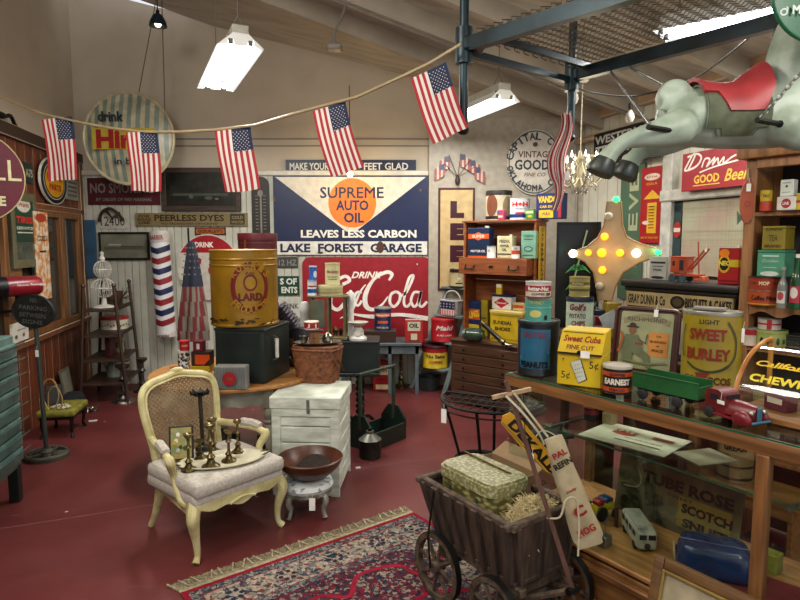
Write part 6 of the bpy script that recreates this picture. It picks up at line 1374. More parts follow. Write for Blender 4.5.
# deck
z = DK+.001
loc, w, h = CF(.46).box((621, 739, 462, 540), z); t = solo('tobacco_sign', 'large dark weathered wooden tobacco sign leaning inside the glass counter', 'sign', CP(.62, .44, z), CR, ang=35); t.rx = radians(-9); w, h = .60, .275
t.m(mt('aged_board', '6d6238', .6, h2='443c26', scale=6)).box((0, .006, h/2), (w, .012, h), .002); t.y = 0; t.ly = .001
t.text('TUBE ROSE', .05, h*.76, w*.72, h*.2, '1e1a14', bold=.05); t.rect(w*.24, h*.38, w*.4, h*.5, '8a7434'); t.text('SWEET', w*.05, h*.58, w*.2, h*.05, '3a3018'); t.text('SCOTCH', w*.26, h*.45, w*.38, h*.16, '1e1a14', bold=.05); t.text('SNUFF', w*.26, h*.22, w*.34, h*.15, '1e1a14', bold=.05)
for k in range(40): t.disc(-w*.25+rr.uniform(-.12, .12), h*.4+rr.uniform(-.08, .08), .04, .025, ('2a2a1a', '3a3f26', '4a4a2c')[k % 3], n=5)
t.line([(-w*.3, h*.9), (-w*.25, h*.7), (-w*.28, h*.55), (-w*.4, h*.5)], .006, '8a8064', smooth=5)
# white toy bus
t = thing('toy_bus', 'worn white toy bus with dark twin windscreens on the counter deck', 'toy bus', V((*onz(638, 540, z).xy, z)), radians(-4)); BW = mt('toy_white', 'a8a698', .45, h2='77766a', scale=22, lo=.3, hi=.5)
g = part(t, 'body', BW); g.box((0, 0, .055), (.085, .24, .085), .018, 3); g.box((0, 0, .098), (.07, .2, .012), .005, 2)
for x in (-.019, .019): part(t, 'windscreen', 'dark_hole').box((x, -.121, .072), (.03, .003, .022), .001)
part(t, 'radiator', '3a382f').x((0, -.121, .033), rx=90).lathe([(0, 0), (.014, 0), (.012, .004), (0, .004)], n=16)
for x in (-1, 1):
    for y in (-.07, .07): g = part(t, 'wheel', 'toy_rubber'); g.x((x*.038, y, .017), ry=90).lathe([(0, -.006), (.017, -.006), (.017, .006), (0, .006)], n=14)
for y in (-.07, -.02, .03, .08):
    for s in (-1, 1): part(t, 'side_window', 'dark_hole').box((s*.0428, y, .07), (.0015, .035, .022))
# navy rounded lunch case
t = thing('navy_case', 'shiny navy blue wedge-shaped vinyl case lying on the counter deck', 'case', CP(.92, .25, z), CR+radians(30)); NV = mt('navy_vinyl', '2c4270', .25, h2='22345a')
g = part(t, 'shell', NV); g.box((0, 0, .07), (.30, .19, .14), .055, 5, top=.82); part(t, 'seam', mt('seam_grey', '7d8494', .3)).tube([(x*.128, y*.078-.0, .138) for x, y in ((-1, -.4), (0, -.5), (1, -.4))], .002, n=5)
part(t, 'end_panel', 'b8a88a').x((-.142, 0, .06), ry=-8).box((0, 0, 0), (.008, .1, .05), .003)
g = solo('red_cloth', 'dark red cloth spread on the deck beneath the navy case', 'cloth', CP(1.13, .25, z), CR+.2); g.m(mt('red_felt', '7d2029', .9)).box((0, 0, .004), (.34, .3, .006), .002)
# toys by the end of the deck
t = thing('toy_tractor', 'yellow and blue toy tractor with a red hub near the canvas bag', 'toy tractor', V((*onz(602, 516, z).xy, z)), radians(30))
part(t, 'body', 'd6c02a').box((0, 0, .05), (.12, .05, .04), .01, 2); part(t, 'engine', '2f4f7a').box((.02, 0, .085), (.05, .06, .02), .005); part(t, 'seat', 'a52b38').box((-.04, -.01, .085), (.04, .05, .03), .008)
for x, r in ((-.045, .035), (.045, .022)):
    for y in (-.04, .04): wheel(t, x, y, r, .014)
g = solo('toy_crank', 'small bare metal toy box with a wire crank on the counter deck', 'toy', V((*onz(604, 545, z).xy, z)), CR); g.m(STEEL).box((0, 0, .025), (.05, .05, .05), .004); g.tube([(0, 0, .05), (.01, 0, .13), (.03, 0, .13)], .003, n=5)
g = solo('black_paddle', 'upright black wooden paddle toy on the counter deck before the sign', 'toy', V((*onz(616, 527, z).xy, z)), CR); g.m(W_DARKZ).box((0, 0, .05), (.02, .01, .1), .004, 2)
# past the post
t = thing('toy_crane', 'yellow toy crane with a lattice boom on red felt beyond the oak post', 'toy crane', CP(1.42, .25, z), CR+radians(160)); YC = mt('toy_crane_yellow', 'a58a24', .45)
part(t, 'cab', YC).box((.05, 0, .055), (.07, .07, .06), .004); part(t, 'deck', YC).box((.03, 0, .018), (.14, .09, .012), .003)
g = part(t, 'boom', YC)
for s in (-.015, .015): g.tube([(.02, s, .04), (-.17, s, .09)], .003, n=4)
for k in range(7): g.tube([(.02-.027*k, -.015, .04+.007*k), (.02-.027*(k+1), .015, .04+.007*(k+1))], .002, n=4)
for x in (-.02, .08):
    for y in (-.045, .045): wheel(t, x, y, .012, .01)
g = solo('red_felt_mat', 'bright red felt mat under the toy crane', 'mat', CP(1.48, .28, z-.0005), CR); g.m('red_felt').box((0, 0, .001), (.42, .36, .002))
g = solo('green_yellow_block', 'small olive toy block behind the oak counter post', 'toy', CP(1.05, .46, z), CR); g.m('8a8a2c').box((0, 0, .04), (.06, .06, .08), .004)
for k, (u, n_, r, h_, c, lab) in enumerate(((1.36, .42, .022, .05, '8fb0ac', 'pale teal glass jar on the glass shelf, closest to the post'), (1.45, .45, .025, .04, 'b5c0bc', 'clear glass jar on the glass shelf, second past the post'), (1.55, .38, .028, .06, '9aa5a0', 'grey glass jar on the glass shelf, furthest past the post'))):
    pot('glass_jar', lab, 'jar', CP(u, n_, SHZ+.001), [(0, 0), (r, 0), (r, h_*.7), (r*.6, h_*.85), (r*.6, h_), (0, h_)], mt('jarglass'+c, c, .1))
pot('red_dish', 'small dark red oval dish on the glass shelf beyond the post', 'dish', CP(1.42, .3, SHZ+.001), [(0, 0), (.05, 0), (.07, .02), (.06, .02), (0, .006)], '7a2530', sy=.6)
# behind the counter
c = onz(738, 480, .46); bz = .42; t = thing('wooden_bench', 'low wooden bench with scalloped end behind the glass counter', 'bench', V((c.x, c.y, 0))+CN*.12, CR)
part(t, 'seat_board', W_TABLE).box((0, 0, bz-.015), (.56, .26, .03), .004); part(t, 'apron', W_TABLE).box((0, -.11, bz-.06), (.5, .016, .06), .003)
for x in (-.24, .24): part(t, 'end_leg', W_TABLE).box((x, 0, (bz-.03)/2), (.025, .22, bz-.03), .003)
can('grease_bucket', 'tan grease bucket with black lettering on the low bench behind the counter', 'bucket', Pl(V((c.x, c.y, 0))+CN*.03, CDEG), (718, 753, 438, 478), bz+.001, 'a58d68', '7a6c52', [('t', '2a241c', 'GREASE', 0, .78, .62, .14, {'bold': .04}), ('r', '2a241c', 0, .36, 3, .05), ('r', '2a241c', 0, .1, 3, .06)], lidh=.05)
# ================================================================ display table with the star, behind
DT_ = 1.0; t = thing('display_table', 'dark painted side table behind the glass counter end', 'table', CP(-.62, 1.34, 0), CR)
part(t, 'table_top', W_DARK).box((0, 0, DT_-.015), (.68, .5, .03), .004); part(t, 'apron', W_DARK).box((0, 0, DT_-.07), (.6, .42, .08), .003)
for x in (-.29, .29):
    for y in (-.2, .2): part(t, 'leg', W_DARKZ).box((x, y, (DT_-.03)/2), (.05, .05, DT_-.03), .003)
Dz = DT_+.001
t, l3, R3, h3 = can('chip_tin', 'tall pale green potato chip tin with a navy lid on the side table', 'tin', PY(3.85), (566, 593, 298, 334), Dz, 'b5c4ae', '262f4a', [
    ('t', '8a3050', "Golf's", -.08, .78, .62, .16, {'bold': .04, 'shear': .15}), ('t', '6a3a4a', 'POTATO', -.08, .57, .6, .11, {'bold': .02}), ('t', '8a3050', 'CHIPS', -.04, .4, .5, .12, {'bold': .03}), ('d', '6a7a6a', -.2, .15, .5, .18)], lidh=.1)
can('gold_tin', 'gold tin with olive bands stacked on the navy lid of the chip tin', 'tin', PY(3.88), (569.5, 589.5, 277, 298), Dz+h3+.001, 'a39a62', '8d8552', [('r', '6a6238', 0, .68, 3, .12), ('t', 'd8d0a8', 'Golden', -.1, .68, .6, .1), ('r', '6a6238', 0, .36, 3, .1), ('r', 'c9c088', 0, .52, 3, .04)], lidh=.08)
p = l3+V((.035, -R3-.05, 0)); t = thing('bear_figurine', 'small black seated bear figurine in front of the chip tin', 'figurine', V((p.x, p.y, Dz)), .2); g = part(t, 'body', mt('black_glaze', '1c1c1d', .4)); g.sph((0, 0, .03), .03, 12, sc=(1, .9, 1)); g.sph((0, -.008, .068), .02, 12); g.sph((-.014, -.004, .086), .008, 8); g.sph((.014, -.004, .086), .008, 8); g.sph((-.02, -.02, .01), .012, 8); g.sph((.02, -.02, .01), .012, 8)
tin('navy_capped_bottle', 'small red-labelled bottle tin with a navy cap beside the chip tin', 'tin', PY(3.93), (594.5, 604.5, 310, 335), Dz, .06, 'b5939a', '1f2740', [('r', '8a2030', 0, .62, .9, .3), ('r', 'cfc8c0', 0, .25, .8, .35)], lid=.2)
tin('white_note_tin', 'little white tin with dark writing next to the navy-capped bottle tin', 'tin', PY(3.98), (605, 613, 318, 336), Dz, .05, 'cfd2d0', None, [('r', '2a3a4a', 0, .7, .8, .15), ('r', '2a3a4a', 0, .4, .8, .1)])
t = thing('yellow_paper_cone', 'yellow tin wrapped with a white paper sheet behind the tray rim', 'tin', V((onY(612, 300, 3.9).x+.02, 3.95, Dz)), 0); part(t, 'tin', 'a8902c').box((0, 0, .12), (.1, .08, .24), .004); g = part(t, 'paper', 'd2dad8'); g.x((-.03, -.05, .12), rx=8, ry=-28).box((0, 0, 0), (.11, .003, .12))
# velvet palm picture
pl = PY(4.42); loc, w, h = pl.box((557, 598, 222, 325), Dz); t = thing('black_palm_panel', 'tall black glossy panel with a pale green palm ornament beside the hutch', 'panel', loc, radians(-12)); w *= 1.03
part(t, 'panel', mt('black_gloss', '0e0f12', .25)).box((0, .01, h/2), (w, .03, h), .004); fr = part(t, 'frame', '17171b')
for x in (-w/2+.008, w/2-.008): fr.box((x, -.006, h/2), (.016, .012, h), .002)
fr.box((0, -.006, h-.008), (w-.032, .012, .016), .002)
t = thing('tinsel_palm', 'slender pale green stick palm ornament leaning across the black panel', 'ornament', loc+V((-.02, -.09, .0)), 0); H_ = h*.92; GL_ = mt('tinsel_green', '9fb38a', .4)
g = part(t, 'stick', GL_); g.tube([(-.02, 0, 0), (-.06, .0, .25), (.06, .02, H_)], .006, n=6)
for zc, s in ((.6, 1), (.42, .6)):
    g = part(t, 'fronds', mt('frond_green', '4fae5a', .4)); x0 = -.06+.12*(zc*H_-.25)/(H_-.25)
    for k in range(8): a = pi*k/7; q = V((x0+.01, .01, zc*H_)); g.tube([q, q+V((.05*s*cos(a), -.01, .035*s*sin(a)+.01)), q+V((.09*s*cos(a), -.01, .02*s*sin(a)-.02*s))], [.004, .006, .001], n=5)
# spray of wires
g = solo('wire_spray', 'spray of curled pale wires behind the chip tin below the star', 'wire ornament', V((onY(598, 300, 3.95).x-.02, 4.05, Dz)), 0, kind='stuff'); g.m('b5b8b2')
for k in range(34):
    a = rr.uniform(0, 2*pi); r = rr.uniform(.05, .16); zz = rr.uniform(.1, .24); g.tube(cat_rom([(0, 0, 0), (.02*cos(a), .02*sin(a), zz*.7), (r*.6*cos(a), r*.4*sin(a), zz), (r*cos(a), r*.6*sin(a), zz*.75)], 4), .0018, n=3)
for k, (a, b, c2) in enumerate(((545, 290, 'white'),)):
    pass
# marquee star
sc_ = onY(612, 250, 3.9); t = thing('marquee_star', 'four-pointed marquee star sign studded with yellow and white bulbs', 'lighted star', V((sc_.x, 3.98, Dz)), radians(-24)); cz = sc_.z-Dz
k_ = 3.9/600*1.07; ST = mt('star_cream', 'c8b18c', .5, h2='b39b78', scale=6); D_ = .09
def sp(px, py): return ((px-612)*k_*1.02, cz+(250-py)*k_*.96)
arms = [(576, 254), (594, 247), (603, 238), (608, 226), (610, 203), (622, 203), (624, 226), (628, 238), (640, 244), (657, 250), (657, 255), (640, 262), (626, 272), (620, 286), (617, 300), (605, 300), (603, 286), (600, 272), (592, 262)]
pts = [sp(*q) for q in arms]; g = part(t, 'star_body', ST); g.plate(pts[::-1], -.001, D_)
g = part(t, 'edge_trim', mt('star_rim', 'b58f5c', .45)); g.tube([(x, 0, z) for x, z in pts], .006, n=6, closed=True)
EY = emis('star_bulb_amber', 'ffb52a', 1.3); EW = emis('star_bulb_white', 'fff0d0', 3.2); EO_ = mt('star_bulb_off', 'd8cfb8', .15); EG = emis('star_bulb_green', '2fe06a', 4)
for px, py, r, m_ in ((612, 217, 5, EO_), (609, 237, 4.5, EY), (607, 253, 5.5, EY), (595, 253, 4, EY), (623, 253, 4.5, EY), (581, 254, 5, EW), (637, 253, 5, EW), (608, 270, 4.5, EY), (606, 286, 5, EO_)):
    x, z = sp(px, py); b = part(t, 'bulb', m_); b.sph((x, -.015, z), r*k_*.8, 14); s = part(b, 'socket', IRON); s.cyl((x, -.008, z), (x, .004, z), r*k_*.7, n=10)
for px, py, m_ in ((618, 201, EG), (655, 252, EG)): x, z = sp(px, py); part(t, 'bulb', m_).sph((x, .01, z), .022, 12)
part(t, 'stand', IRON).tube([(sp(611, 298)[0], .045, sp(611, 298)[1]), (sp(611, 298)[0], .045, .01)], .012, n=8); part(t, 'stand_foot', IRON).lathe([(0, 0), (.09, 0), (.08, .012), (0, .014)], c=(sp(611, 298)[0], .045, 0), n=20)
flush()
for px, py, e, c in ((610, 256, .3, (1, .6, .2)), (655, 250, .25, (.15, 1, .35)), (572, 252, .12, (.15, 1, .35))):
    q = onY(px, py, 3.86); li = bpy.data.lights.new('star_light', 'POINT'); li.energy = e; li.color = c; li.shadow_soft_size = .03; o = bpy.data.objects.new('star_light', li); COL.objects.link(o); o.location = q
# chandelier
c = onY(580, 172, 4.7); t = thing('chandelier', 'crystal chandelier with lit candle bulbs hanging behind the draped flag', 'chandelier', c)
CRY = glass('crystal', 'f4f6f4', .05, 1.9); CHB = mt('chandelier_metal', 'b5ad95', .3, .5)
g = part(t, 'stem', CHB); g.lathe([(0, -.16), (.02, -.15), (.03, -.1), (.015, -.05), (.03, .0), (.012, .06), (.025, .1), (.01, .16), (0, .16)], n=16); g.cyl((0, 0, .15), (0, 0, ceil_z(c.x, c.y)-c.z), .005, n=6)
EC = emis('candle_glow', 'fff1d0', 9)
for k in range(8):
    a = 2*pi*k/8; r = .2; u = lambda q, z: (q*cos(a), q*sin(a), z); arm = part(t, 'arm', CHB); arm.tube(cat_rom([u(.02, -.05), u(.09, -.11), u(.16, -.06), u(r, 0)], 5), .006, n=6); arm.lathe([(0, 0), (.03, .006), (.01, .012), (.008, .05), (0, .05)], c=u(r, 0), n=10)
    part(arm, 'candle_bulb', EC).lathe([(0, .05), (.012, .06), (.009, .08), (0, .105)], c=u(r, 0), n=10)
    for j in range(5): d = part(t, 'crystal_drop', CRY); q = u(r*(.25+.19*j), (-.12, -.02, -.09, .05, -.02)[j]); d.lathe([(0, -.06), (.012, -.035), (.006, 0), (0, 0)], c=q, n=6)
    arm.tube(cat_rom([u(.02, .05), u(.08, .12), u(.13, .1)], 4), .004, n=5); arm.tube(cat_rom([u(r, .01), u(r*.7, -.03), u(.02, .1)], 4), .0035, n=4); part(arm, 'candle_bulb', EC).lathe([(0, .1), (.009, .11), (.006, .13), (0, .15)], c=u(.13, 0), n=8)
flush(); li = bpy.data.lights.new('chandelier_light', 'POINT'); li.energy = 7; li.color = (1, .85, .62); li.shadow_soft_size = .18; o = bpy.data.objects.new('chandelier_light', li); COL.objects.link(o); o.location = c+V((0, 0, .08))
# ================================================================ biscuit cabinet, bookcase
BT = 1.40; u0, u1 = -.223, .475
t = thing('biscuit_cabinet', 'dark cabinet with a cream lettered biscuit frieze beneath its cornice', 'cabinet', CP((u0+u1)/2, 1.26, 0), CR); W_ = u1-u0
part(t, 'carcass', W_DARK).box((0, .2, BT/2-.03), (W_-.03, .4, BT-.06), .004); part(t, 'cornice', mt('cornice_dark', '2b241f', .4)).box((0, .19, BT-.02), (W_+.03, .45, .04), .01, 2); part(t, 'cornice', 'cornice_dark').box((0, .0, BT-.052), (W_-.0, .03, .024), .006)
g = part(t, 'frieze', mt('frieze_cream', 'b5a274', .5, h2='9c8a60')); g.box((0, -.008, BT-.115), (W_-.04, .02, .09), .002); g.y = -.018; g.ly = .001; z = BT-.115
g.text('GRAY DUNN & Co', -W_*.27, z, W_*.36, .06, '2a211a', bold=.03); g.disc(W_*.02, z, .09, .075, '2a211a'); g.disc(W_*.02, z, .06, .05, '5a4c38'); g.text('BISCUITS & CAKES', W_*.28, z, W_*.38, .06, '2a211a', bold=.03)
g = solo('framed_black_picture', 'black-framed picture leaning against the biscuit cabinet front behind the tray', 'framed picture', CP(.15, 1.16, 0), CR); 
g.loc = CP(.12, .86, 0)
t = thing('back_shelf', 'narrow dark work table between the counter and the biscuit cabinet', 'table', CP(.1, 1.02, 0), CR); part(t, 'table_top', W_DARK).box((0, 0, .985), (.68, .28, .03), .004)
for x in (-.3, .3): part(t, 'end_panel', W_DARK).box((x, 0, .485), (.03, .26, .97), .003)
PEND.remove(g); g.bm.free()
t = thing('framed_black_picture', 'black-framed glazed picture tilted back behind the advertising tray', 'framed picture', CP(.17, .97, 1.001), CR, rx=radians(-16)); fr = part(t, 'frame', '1d1a1a')
for q, s in (((-.26, 0, .13), (.03, .02, .26)), ((.26, 0, .13), (.03, .02, .26)), ((0, 0, .015), (.5, .02, .03)), ((0, 0, .245), (.5, .02, .03))): fr.box(q, s, .003)
part(t, 'glazing', mt('glare_glazing', 'b9bab6', .12, h2='4a4c50', scale=3)).box((0, .004, .13), (.5, .004, .21))  # white glare on the glass is put into its mottled pale colour
bt = BT+.001; B2 = CF(1.34)
tin('grey_motor_can', 'small grey can with black markings on the biscuit cabinet cornice', 'can', B2, (649, 667, 257, 281), bt, .08, 'b2b4ad', 'a5a7a0', [('r', '2a2a2c', 0, .76, .8, .08), ('r', '2a2a2c', 0, .6, .6, .03), ('t', '2a2a2c', 'FISK', 0, .45, .5, .1), ('d', '2a2a2c', 0, .12, .7, .12)])
tin('neoit_can', 'red can with a yellow band and flaming emblem by the bookcase post', 'can', B2, (718, 739, 248, 284), bt, .1, 'b5282c', 'a8a29a', [('r', 'e0c428', .2, .58, .55, .2), ('d', 'e0b428', -.2, .56, .58, .5), ('d', '2a1f1c', -.2, .56, .44, .36), ('t', 'e8d84a', 'NEOIT', -.05, .58, .8, .14, {'bold': .05}), ('d', 'e8902c', -.2, .86, .5, .22), ('r', '8a1a24', 0, .1, .9, .04)], side=[('r', 'e0c428', 0, .58, 1, .2)], spout=True)
loc, w, h = B2.box((672, 712, 247, 283), bt); t = thing('steam_shovel', 'orange toy steam shovel with a raised boom on the biscuit cabinet', 'toy shovel', loc, CR); OR = mt('toy_orange', 'c25a30', .4, h2='a04524', scale=10)
g = part(t, 'house', OR); g.box((-w*.24, 0, .1), (w*.42, .08, .09), .003); g.box((-w*.24, 0, .148), (w*.46, .09, .006)); part(t, 'opening', 'dark_hole').box((-w*.16, -.041, .1), (w*.1, .002, .06)); part(t, 'opening', 'dark_hole').box((-w*.36, -.041, .11), (w*.06, .002, .03)); part(t, 'opening', 'dark_hole').box((-w*.035, 0, .105), (.002, .05, .05))
part(t, 'chassis', OR).box((-w*.1, 0, .042), (w*.72, .08, .014), .002)
for x in (-w*.38, -w*.12): 
    for y in (-.04, .04): g = part(t, 'wheel', mt('toy_teal', '3a5a66', .5)); g.x((x, y, .022), rx=90).lathe([(0, -.006), (.022, -.006), (.022, .006), (0, .006)], n=16)
g = part(t, 'boom', OR); 
for y in (-.02, .02): g.tube([(-w*.1, y, .055), (w*.38, y, .2)], .006, n=4)
g = part(t, 'dipper', OR); g.tube([(w*.14, 0, .24), (w*.2, 0, .03)], .005, n=4); g.box((w*.26, 0, .025), (w*.3, .06, .03), .004, 1, top=.8)
tag_mesh(t, w*.4, -.03, .2, .014, .02)
# bookcase
ZS = [1.085, 1.31, 1.796]; BTOPZ = 2.07; b0, b1 = .49, 1.75
t = thing('bookcase', 'open oak bookcase of tins with a scalloped shelf behind the counter', 'bookcase', CP(b0, 1.24, 0), CR); W_ = b1-b0; BOK = wood('bookcase_oak', 'a87c50', '805936', 'z')
for x in (.03, W_-.03): part(t, 'side_board', BOK).box((x, .14, BTOPZ/2), (.055, .3, BTOPZ), .004)
part(t, 'back_board', mt('back_board_brown', '2f2722', .7)).box((W_/2, .29, BTOPZ/2), (W_-.1, .012, BTOPZ-.02))  # back board is a faintly mottled dark brown
part(t, 'cornice', BOK).box((W_/2, .12, BTOPZ+.03), (W_+.06, .36, .06), .01, 2); part(t, 'top_rail', BOK).box((W_/2, -.002, BTOPZ-.025), (W_-.11, .03, .05), .004)
for z in ZS+[.5]:
    s = part(t, 'shelf_board', BOK); s.box((W_/2, .135, z-.012), (W_-.11, .28, .022), .003)
n = 60; g = part(t, 'scalloped_apron', BOK); xs = [.06+(W_-.12)*k/n for k in range(n+1)]; g.plate([(x, ZS[1]-.045-.014*sin(x*38)) for x in xs]+[(W_-.06, ZS[1]-.0), (.06, ZS[1])], -.012, .006)
part(t, 'red_shelf_liner', '9c2a30').box((W_/2, .1, ZS[0]+.0015), (W_-.13, .24, .002))
BP_ = CF(1.17); z3, z2, z1 = ZS[2]+.0015, ZS[1]+.0015, ZS[0]+.004; BPc = CF(1.22)
t, l_, r_, h_ = can('red_base_tin', 'small yellow-over-red tin at the post end of the upper bookcase shelf', 'tin', BP_.off(-.02), (761, 771.5, 190, 209), z3, 'a5472f', 'b5a028', [('r', 'c4ac2c', 0, .72, 3.1, .5), ('r', 'b8452c', 0, .2, 3.1, .36), ('t', '6a3a1c', 'TALC', 0, .72, .6, .15)], lidh=.1)
t, l_, w_, h_ = tin('white_oval_box', 'flat white box with a red oval on the upper bookcase shelf', 'box', BP_.off(-.02), (776.5, 796, 196.5, 209), z3, .08, 'd5d2c8', None, [('d', 'a8323a', 0, .5, .5, .7), ('t', 'e0d6cf', 'LINK', 0, .5, .35, .22, {'bold': .03})])
tin('white_card_box', 'white card box with a small dark crest standing on the flat white box', 'box', BP_.off(-.03), (780, 793.5, 179.5, 196.5), z3+h_+.001, .05, 'd2d6cd', None, [('d', '3a4a3a', 0, .6, .2, .15), ('r', '5a6a5a', 0, .8, .6, .04), ('r', '8a9a8a', 0, .25, .6, .04)])
can('yellow_spice_tin', 'small yellow tin at the frame edge of the upper bookcase shelf', 'tin', BP_.off(-.02), (796.5, 807, 193, 209), z3, 'c4ac2c', 'c9b74a', [('r', 'a5472f', 0, .5, 3, .15)], plain=True)
t, l_, r_, h1 = can('lower_orange_tin', 'wide flat orange tin at the bottom of the stack on the scalloped shelf', 'tin', BPc.off(.03), (749.5, 779, 290, 304), z2, 'b5572c', '8a5a3a', [('t', '3a1f14', 'Coffee Mints', 0, .48, .8, .3, {'bold': .03}), ('r', 'd0a04a', 0, .1, 3, .08)], lidh=.14)
t, l_, r_, h2_ = can('upper_orange_tin', 'flat red-orange tin lettered in cream on the lower orange tin', 'tin', BPc.off(.03), (750.5, 778.5, 277, 290), z2+h1+.001, 'a5432c', '3a3a30', [('t', 'e0cfa0', 'MOP', 0, .5, .32, .3, {'bold': .05}), ('r', '7a3a2c', -.35, .5, .2, .2), ('r', '7a3a2c', .35, .5, .2, .2), ('r', '6a2a20', 0, .92, 3, .1)], lidh=.1)
t, l_, w_, h3_ = tin('mint_green_tin', 'mint green rectangular tin with white scrolls, middle of the bookcase stack', 'tin', BPc.off(.02), (757, 784, 250, 277), z2+h1+h2_+.002, .12, '5fa083', '4f8f73', [('r', 'c9dacc', 0, .78, .6, .06), ('t', 'a8cdb4', 'Golden', 0, .6, .6, .12, {'shear': .3}), ('d', 'd2dccf', 0, .12, .7, .18), ('r', 'b5cfbb', 0, .35, .5, .03)], lid=.1)
tin('olive_scripted_tin', 'olive gold tin with dark lettering crowning the mint green tin', 'tin', BPc.off(.02), (762, 785, 226, 250), z2+h1+h2_+h3_+.003, .11, '8f8230', '9c8f3c', [('t', '4a4020', 'SUPREME', 0, .85, .7, .1), ('t', '5a4f24', 'TEA', 0, .5, .4, .25), ('t', '4a4020', 'BRAND', 0, .16, .7, .12)], lid=.1)
def bottle(name, label, px, py0, py1, wpx, body, cap, lab, pl, zb):
    loc, w, h = pl.box((px-wpx/2, px+wpx/2, py0, py1), zb); t = thing(name, label, 'bottle', loc, CR); R = w/2
    part(t, 'glass_body', mt('bot'+body, body, .08)).lathe([(0, 0), (R*.95, 0), (R, h*.04), (R, h*.48), (R*.8, h*.6), (R*.36, h*.75), (R*.32, h*.94), (0, h*.94)], n=24)
    part(t, 'cap', cap).lathe([(0, h*.93), (R*.4, h*.93), (R*.42, h), (0, h)], n=16); g = part(t, 'paper_label', lab); g.bent = (R*1.01, 1); g.rect(0, h*.27, R*1.8, h*.3); g.disc(0, h*.3, R*1.2, h*.2, 'b5525c' if lab != 'b93a4a' else 'e0dcd4')
bottle('clear_bottle', 'clear round-labelled bottle standing in front of the orange tins', 783, 267, 305, 10.5, '8a9088', 'a8a49a', 'd6d2ca', BPc.off(.05), z2)
bottle('green_bottle', 'dark green bottle with a red label at the frame edge of the scalloped shelf', 797, 254, 306, 13, '1f5a38', 'd6d9cf', 'b93a4a', BPc.off(.05), z2)
can('small_red_white_tin', 'small red and white tin at the post end of the lowest visible shelf', 'tin', BPc.off(.0), (744, 757, 328, 344), z1, 'c9bba5', '8a8f86', [('r', 'b0303a', 0, .75, 3, .3)], lidh=.12)
t, l_, r_, h1 = can('pale_green_tin', 'wide pale green-yellow tin with dark scenes on the lowest visible shelf', 'tin', BPc.off(-.01), (757, 786, 331, 345), z1, 'a5b06a', '9aa65c', [('d', '2a2a20', -.3, .4, .12, .4), ('d', '2a2a20', -.05, .4, .16, .5), ('d', '2a2a20', .2, .4, .1, .4), ('d', '2a2a20', .4, .4, .1, .3)], lidh=.2)
can('red_cross_tin', 'white tin with a red cross pattern on the wide pale green tin', 'tin', BPc.off(-.02), (759, 780, 318.5, 331), z1+h1+.001, 'c4bcae', '7d7d72', [('r', 'a8323a', 0, .5, .2, .9), ('r', 'a8323a', 0, .5, 2.4, .14)], lidh=.12)
g = solo('coiled_dark_rings', 'stack of dark rings at the frame edge of the lowest visible shelf', 'rings', V((*CF(1.34).hit(796, 340).xy, z1)), 0); g.m('3a3d3a'); 
for k in range(5): g.tube([(.05*cos(2*pi*q/16), .05*sin(2*pi*q/16), .008+.015*k) for q in range(16)], .0075, n=6, closed=True)
# orange paddle hanging on the post
loc, w, h = CF(1.25).box((739, 755, 181, 225)); loc = CF(1.24+0).off(.03).box((739, 755, 181, 224))[0]
t = thing('hanging_fish_board', 'orange oval wooden board with green fins hanging on the bookcase post', 'hanging board', loc, radians(-10)); g = part(t, 'board', mt('orange_board', 'b5623a', .6, h2='9c4f2c', scale=8)); N = 28; g.plate([(w*.42*sin(2*pi*k/N), h*.5+h*.48*cos(2*pi*k/N)*(1)) for k in range(N)], -.006, .006)
g.y = -.006; g.ly = .001; g.disc(0, h*.45, w*.35, h*.14, '9a4a44'); g.disc(0, h*.45, w*.22, h*.09, 'b5623a')
for s in (-1, 1): f = part(t, 'fin', '5f7a66'); f.plate([(s*w*.2, h*.12), (s*w*.55, h*.3), (s*w*.5, -h*.02)], .0, .006)
part(t, 'hanging_string', 'b5a888').cyl((0, 0, h*.98), (0, .01, h*1.25), .003, n=5); tag_mesh(t, .0, -.012, h*.9, .022, .04)
# ================================================================ framed print leaning on the counter front
a = CF(-.1).hit(657, 553); fh = a.z/cos(radians(14)); t = thing('framed_print', 'large gilt and brown picture frame leaning on the counter front', 'framed picture', CP((a-P1).dot(CU), -.1-fh*sin(radians(14)), 0), CR, rx=radians(-14))
fw_ = .62; fr = part(t, 'frame', wood('frame_gilt', '7a5c36', '4a3320', 'x')); 
for q, s in (((.02, 0, fh/2), (.04, .03, fh)), ((fw_-.02, 0, fh/2), (.04, .03, fh)), ((fw_/2, 0, .02), (fw_-.08, .03, .04)), ((fw_/2, 0, fh-.02), (fw_-.08, .03, .04))): fr.box(q, s, .008, 2)
gi = part(t, 'gilt_liner', mt('gilt', 'b39a5c', .35, .4))
for q, s in (((.045, -.008, fh/2), (.01, .02, fh-.08)), ((fw_-.045, -.008, fh/2), (.01, .02, fh-.08)), ((fw_/2, -.008, .045), (fw_-.1, .02, .01)), ((fw_/2, -.008, fh-.045), (fw_-.1, .02, .01))): gi.box(q, s, .002)
g = part(t, 'mat_board', mt('mat_cream', 'b3a98c', .7)); g.box((fw_/2, .0, fh/2), (fw_-.09, .006, fh-.09)); g.y = -.003; g.rect(fw_/2, fh*.42, fw_*.5, fh*.4, '857d66'); g.rect(fw_/2, fh*.42, fw_*.48, fh*.37, 'aba186')
tag_mesh(t, fw_*.62, -.03, fh-.03, .05, .06)
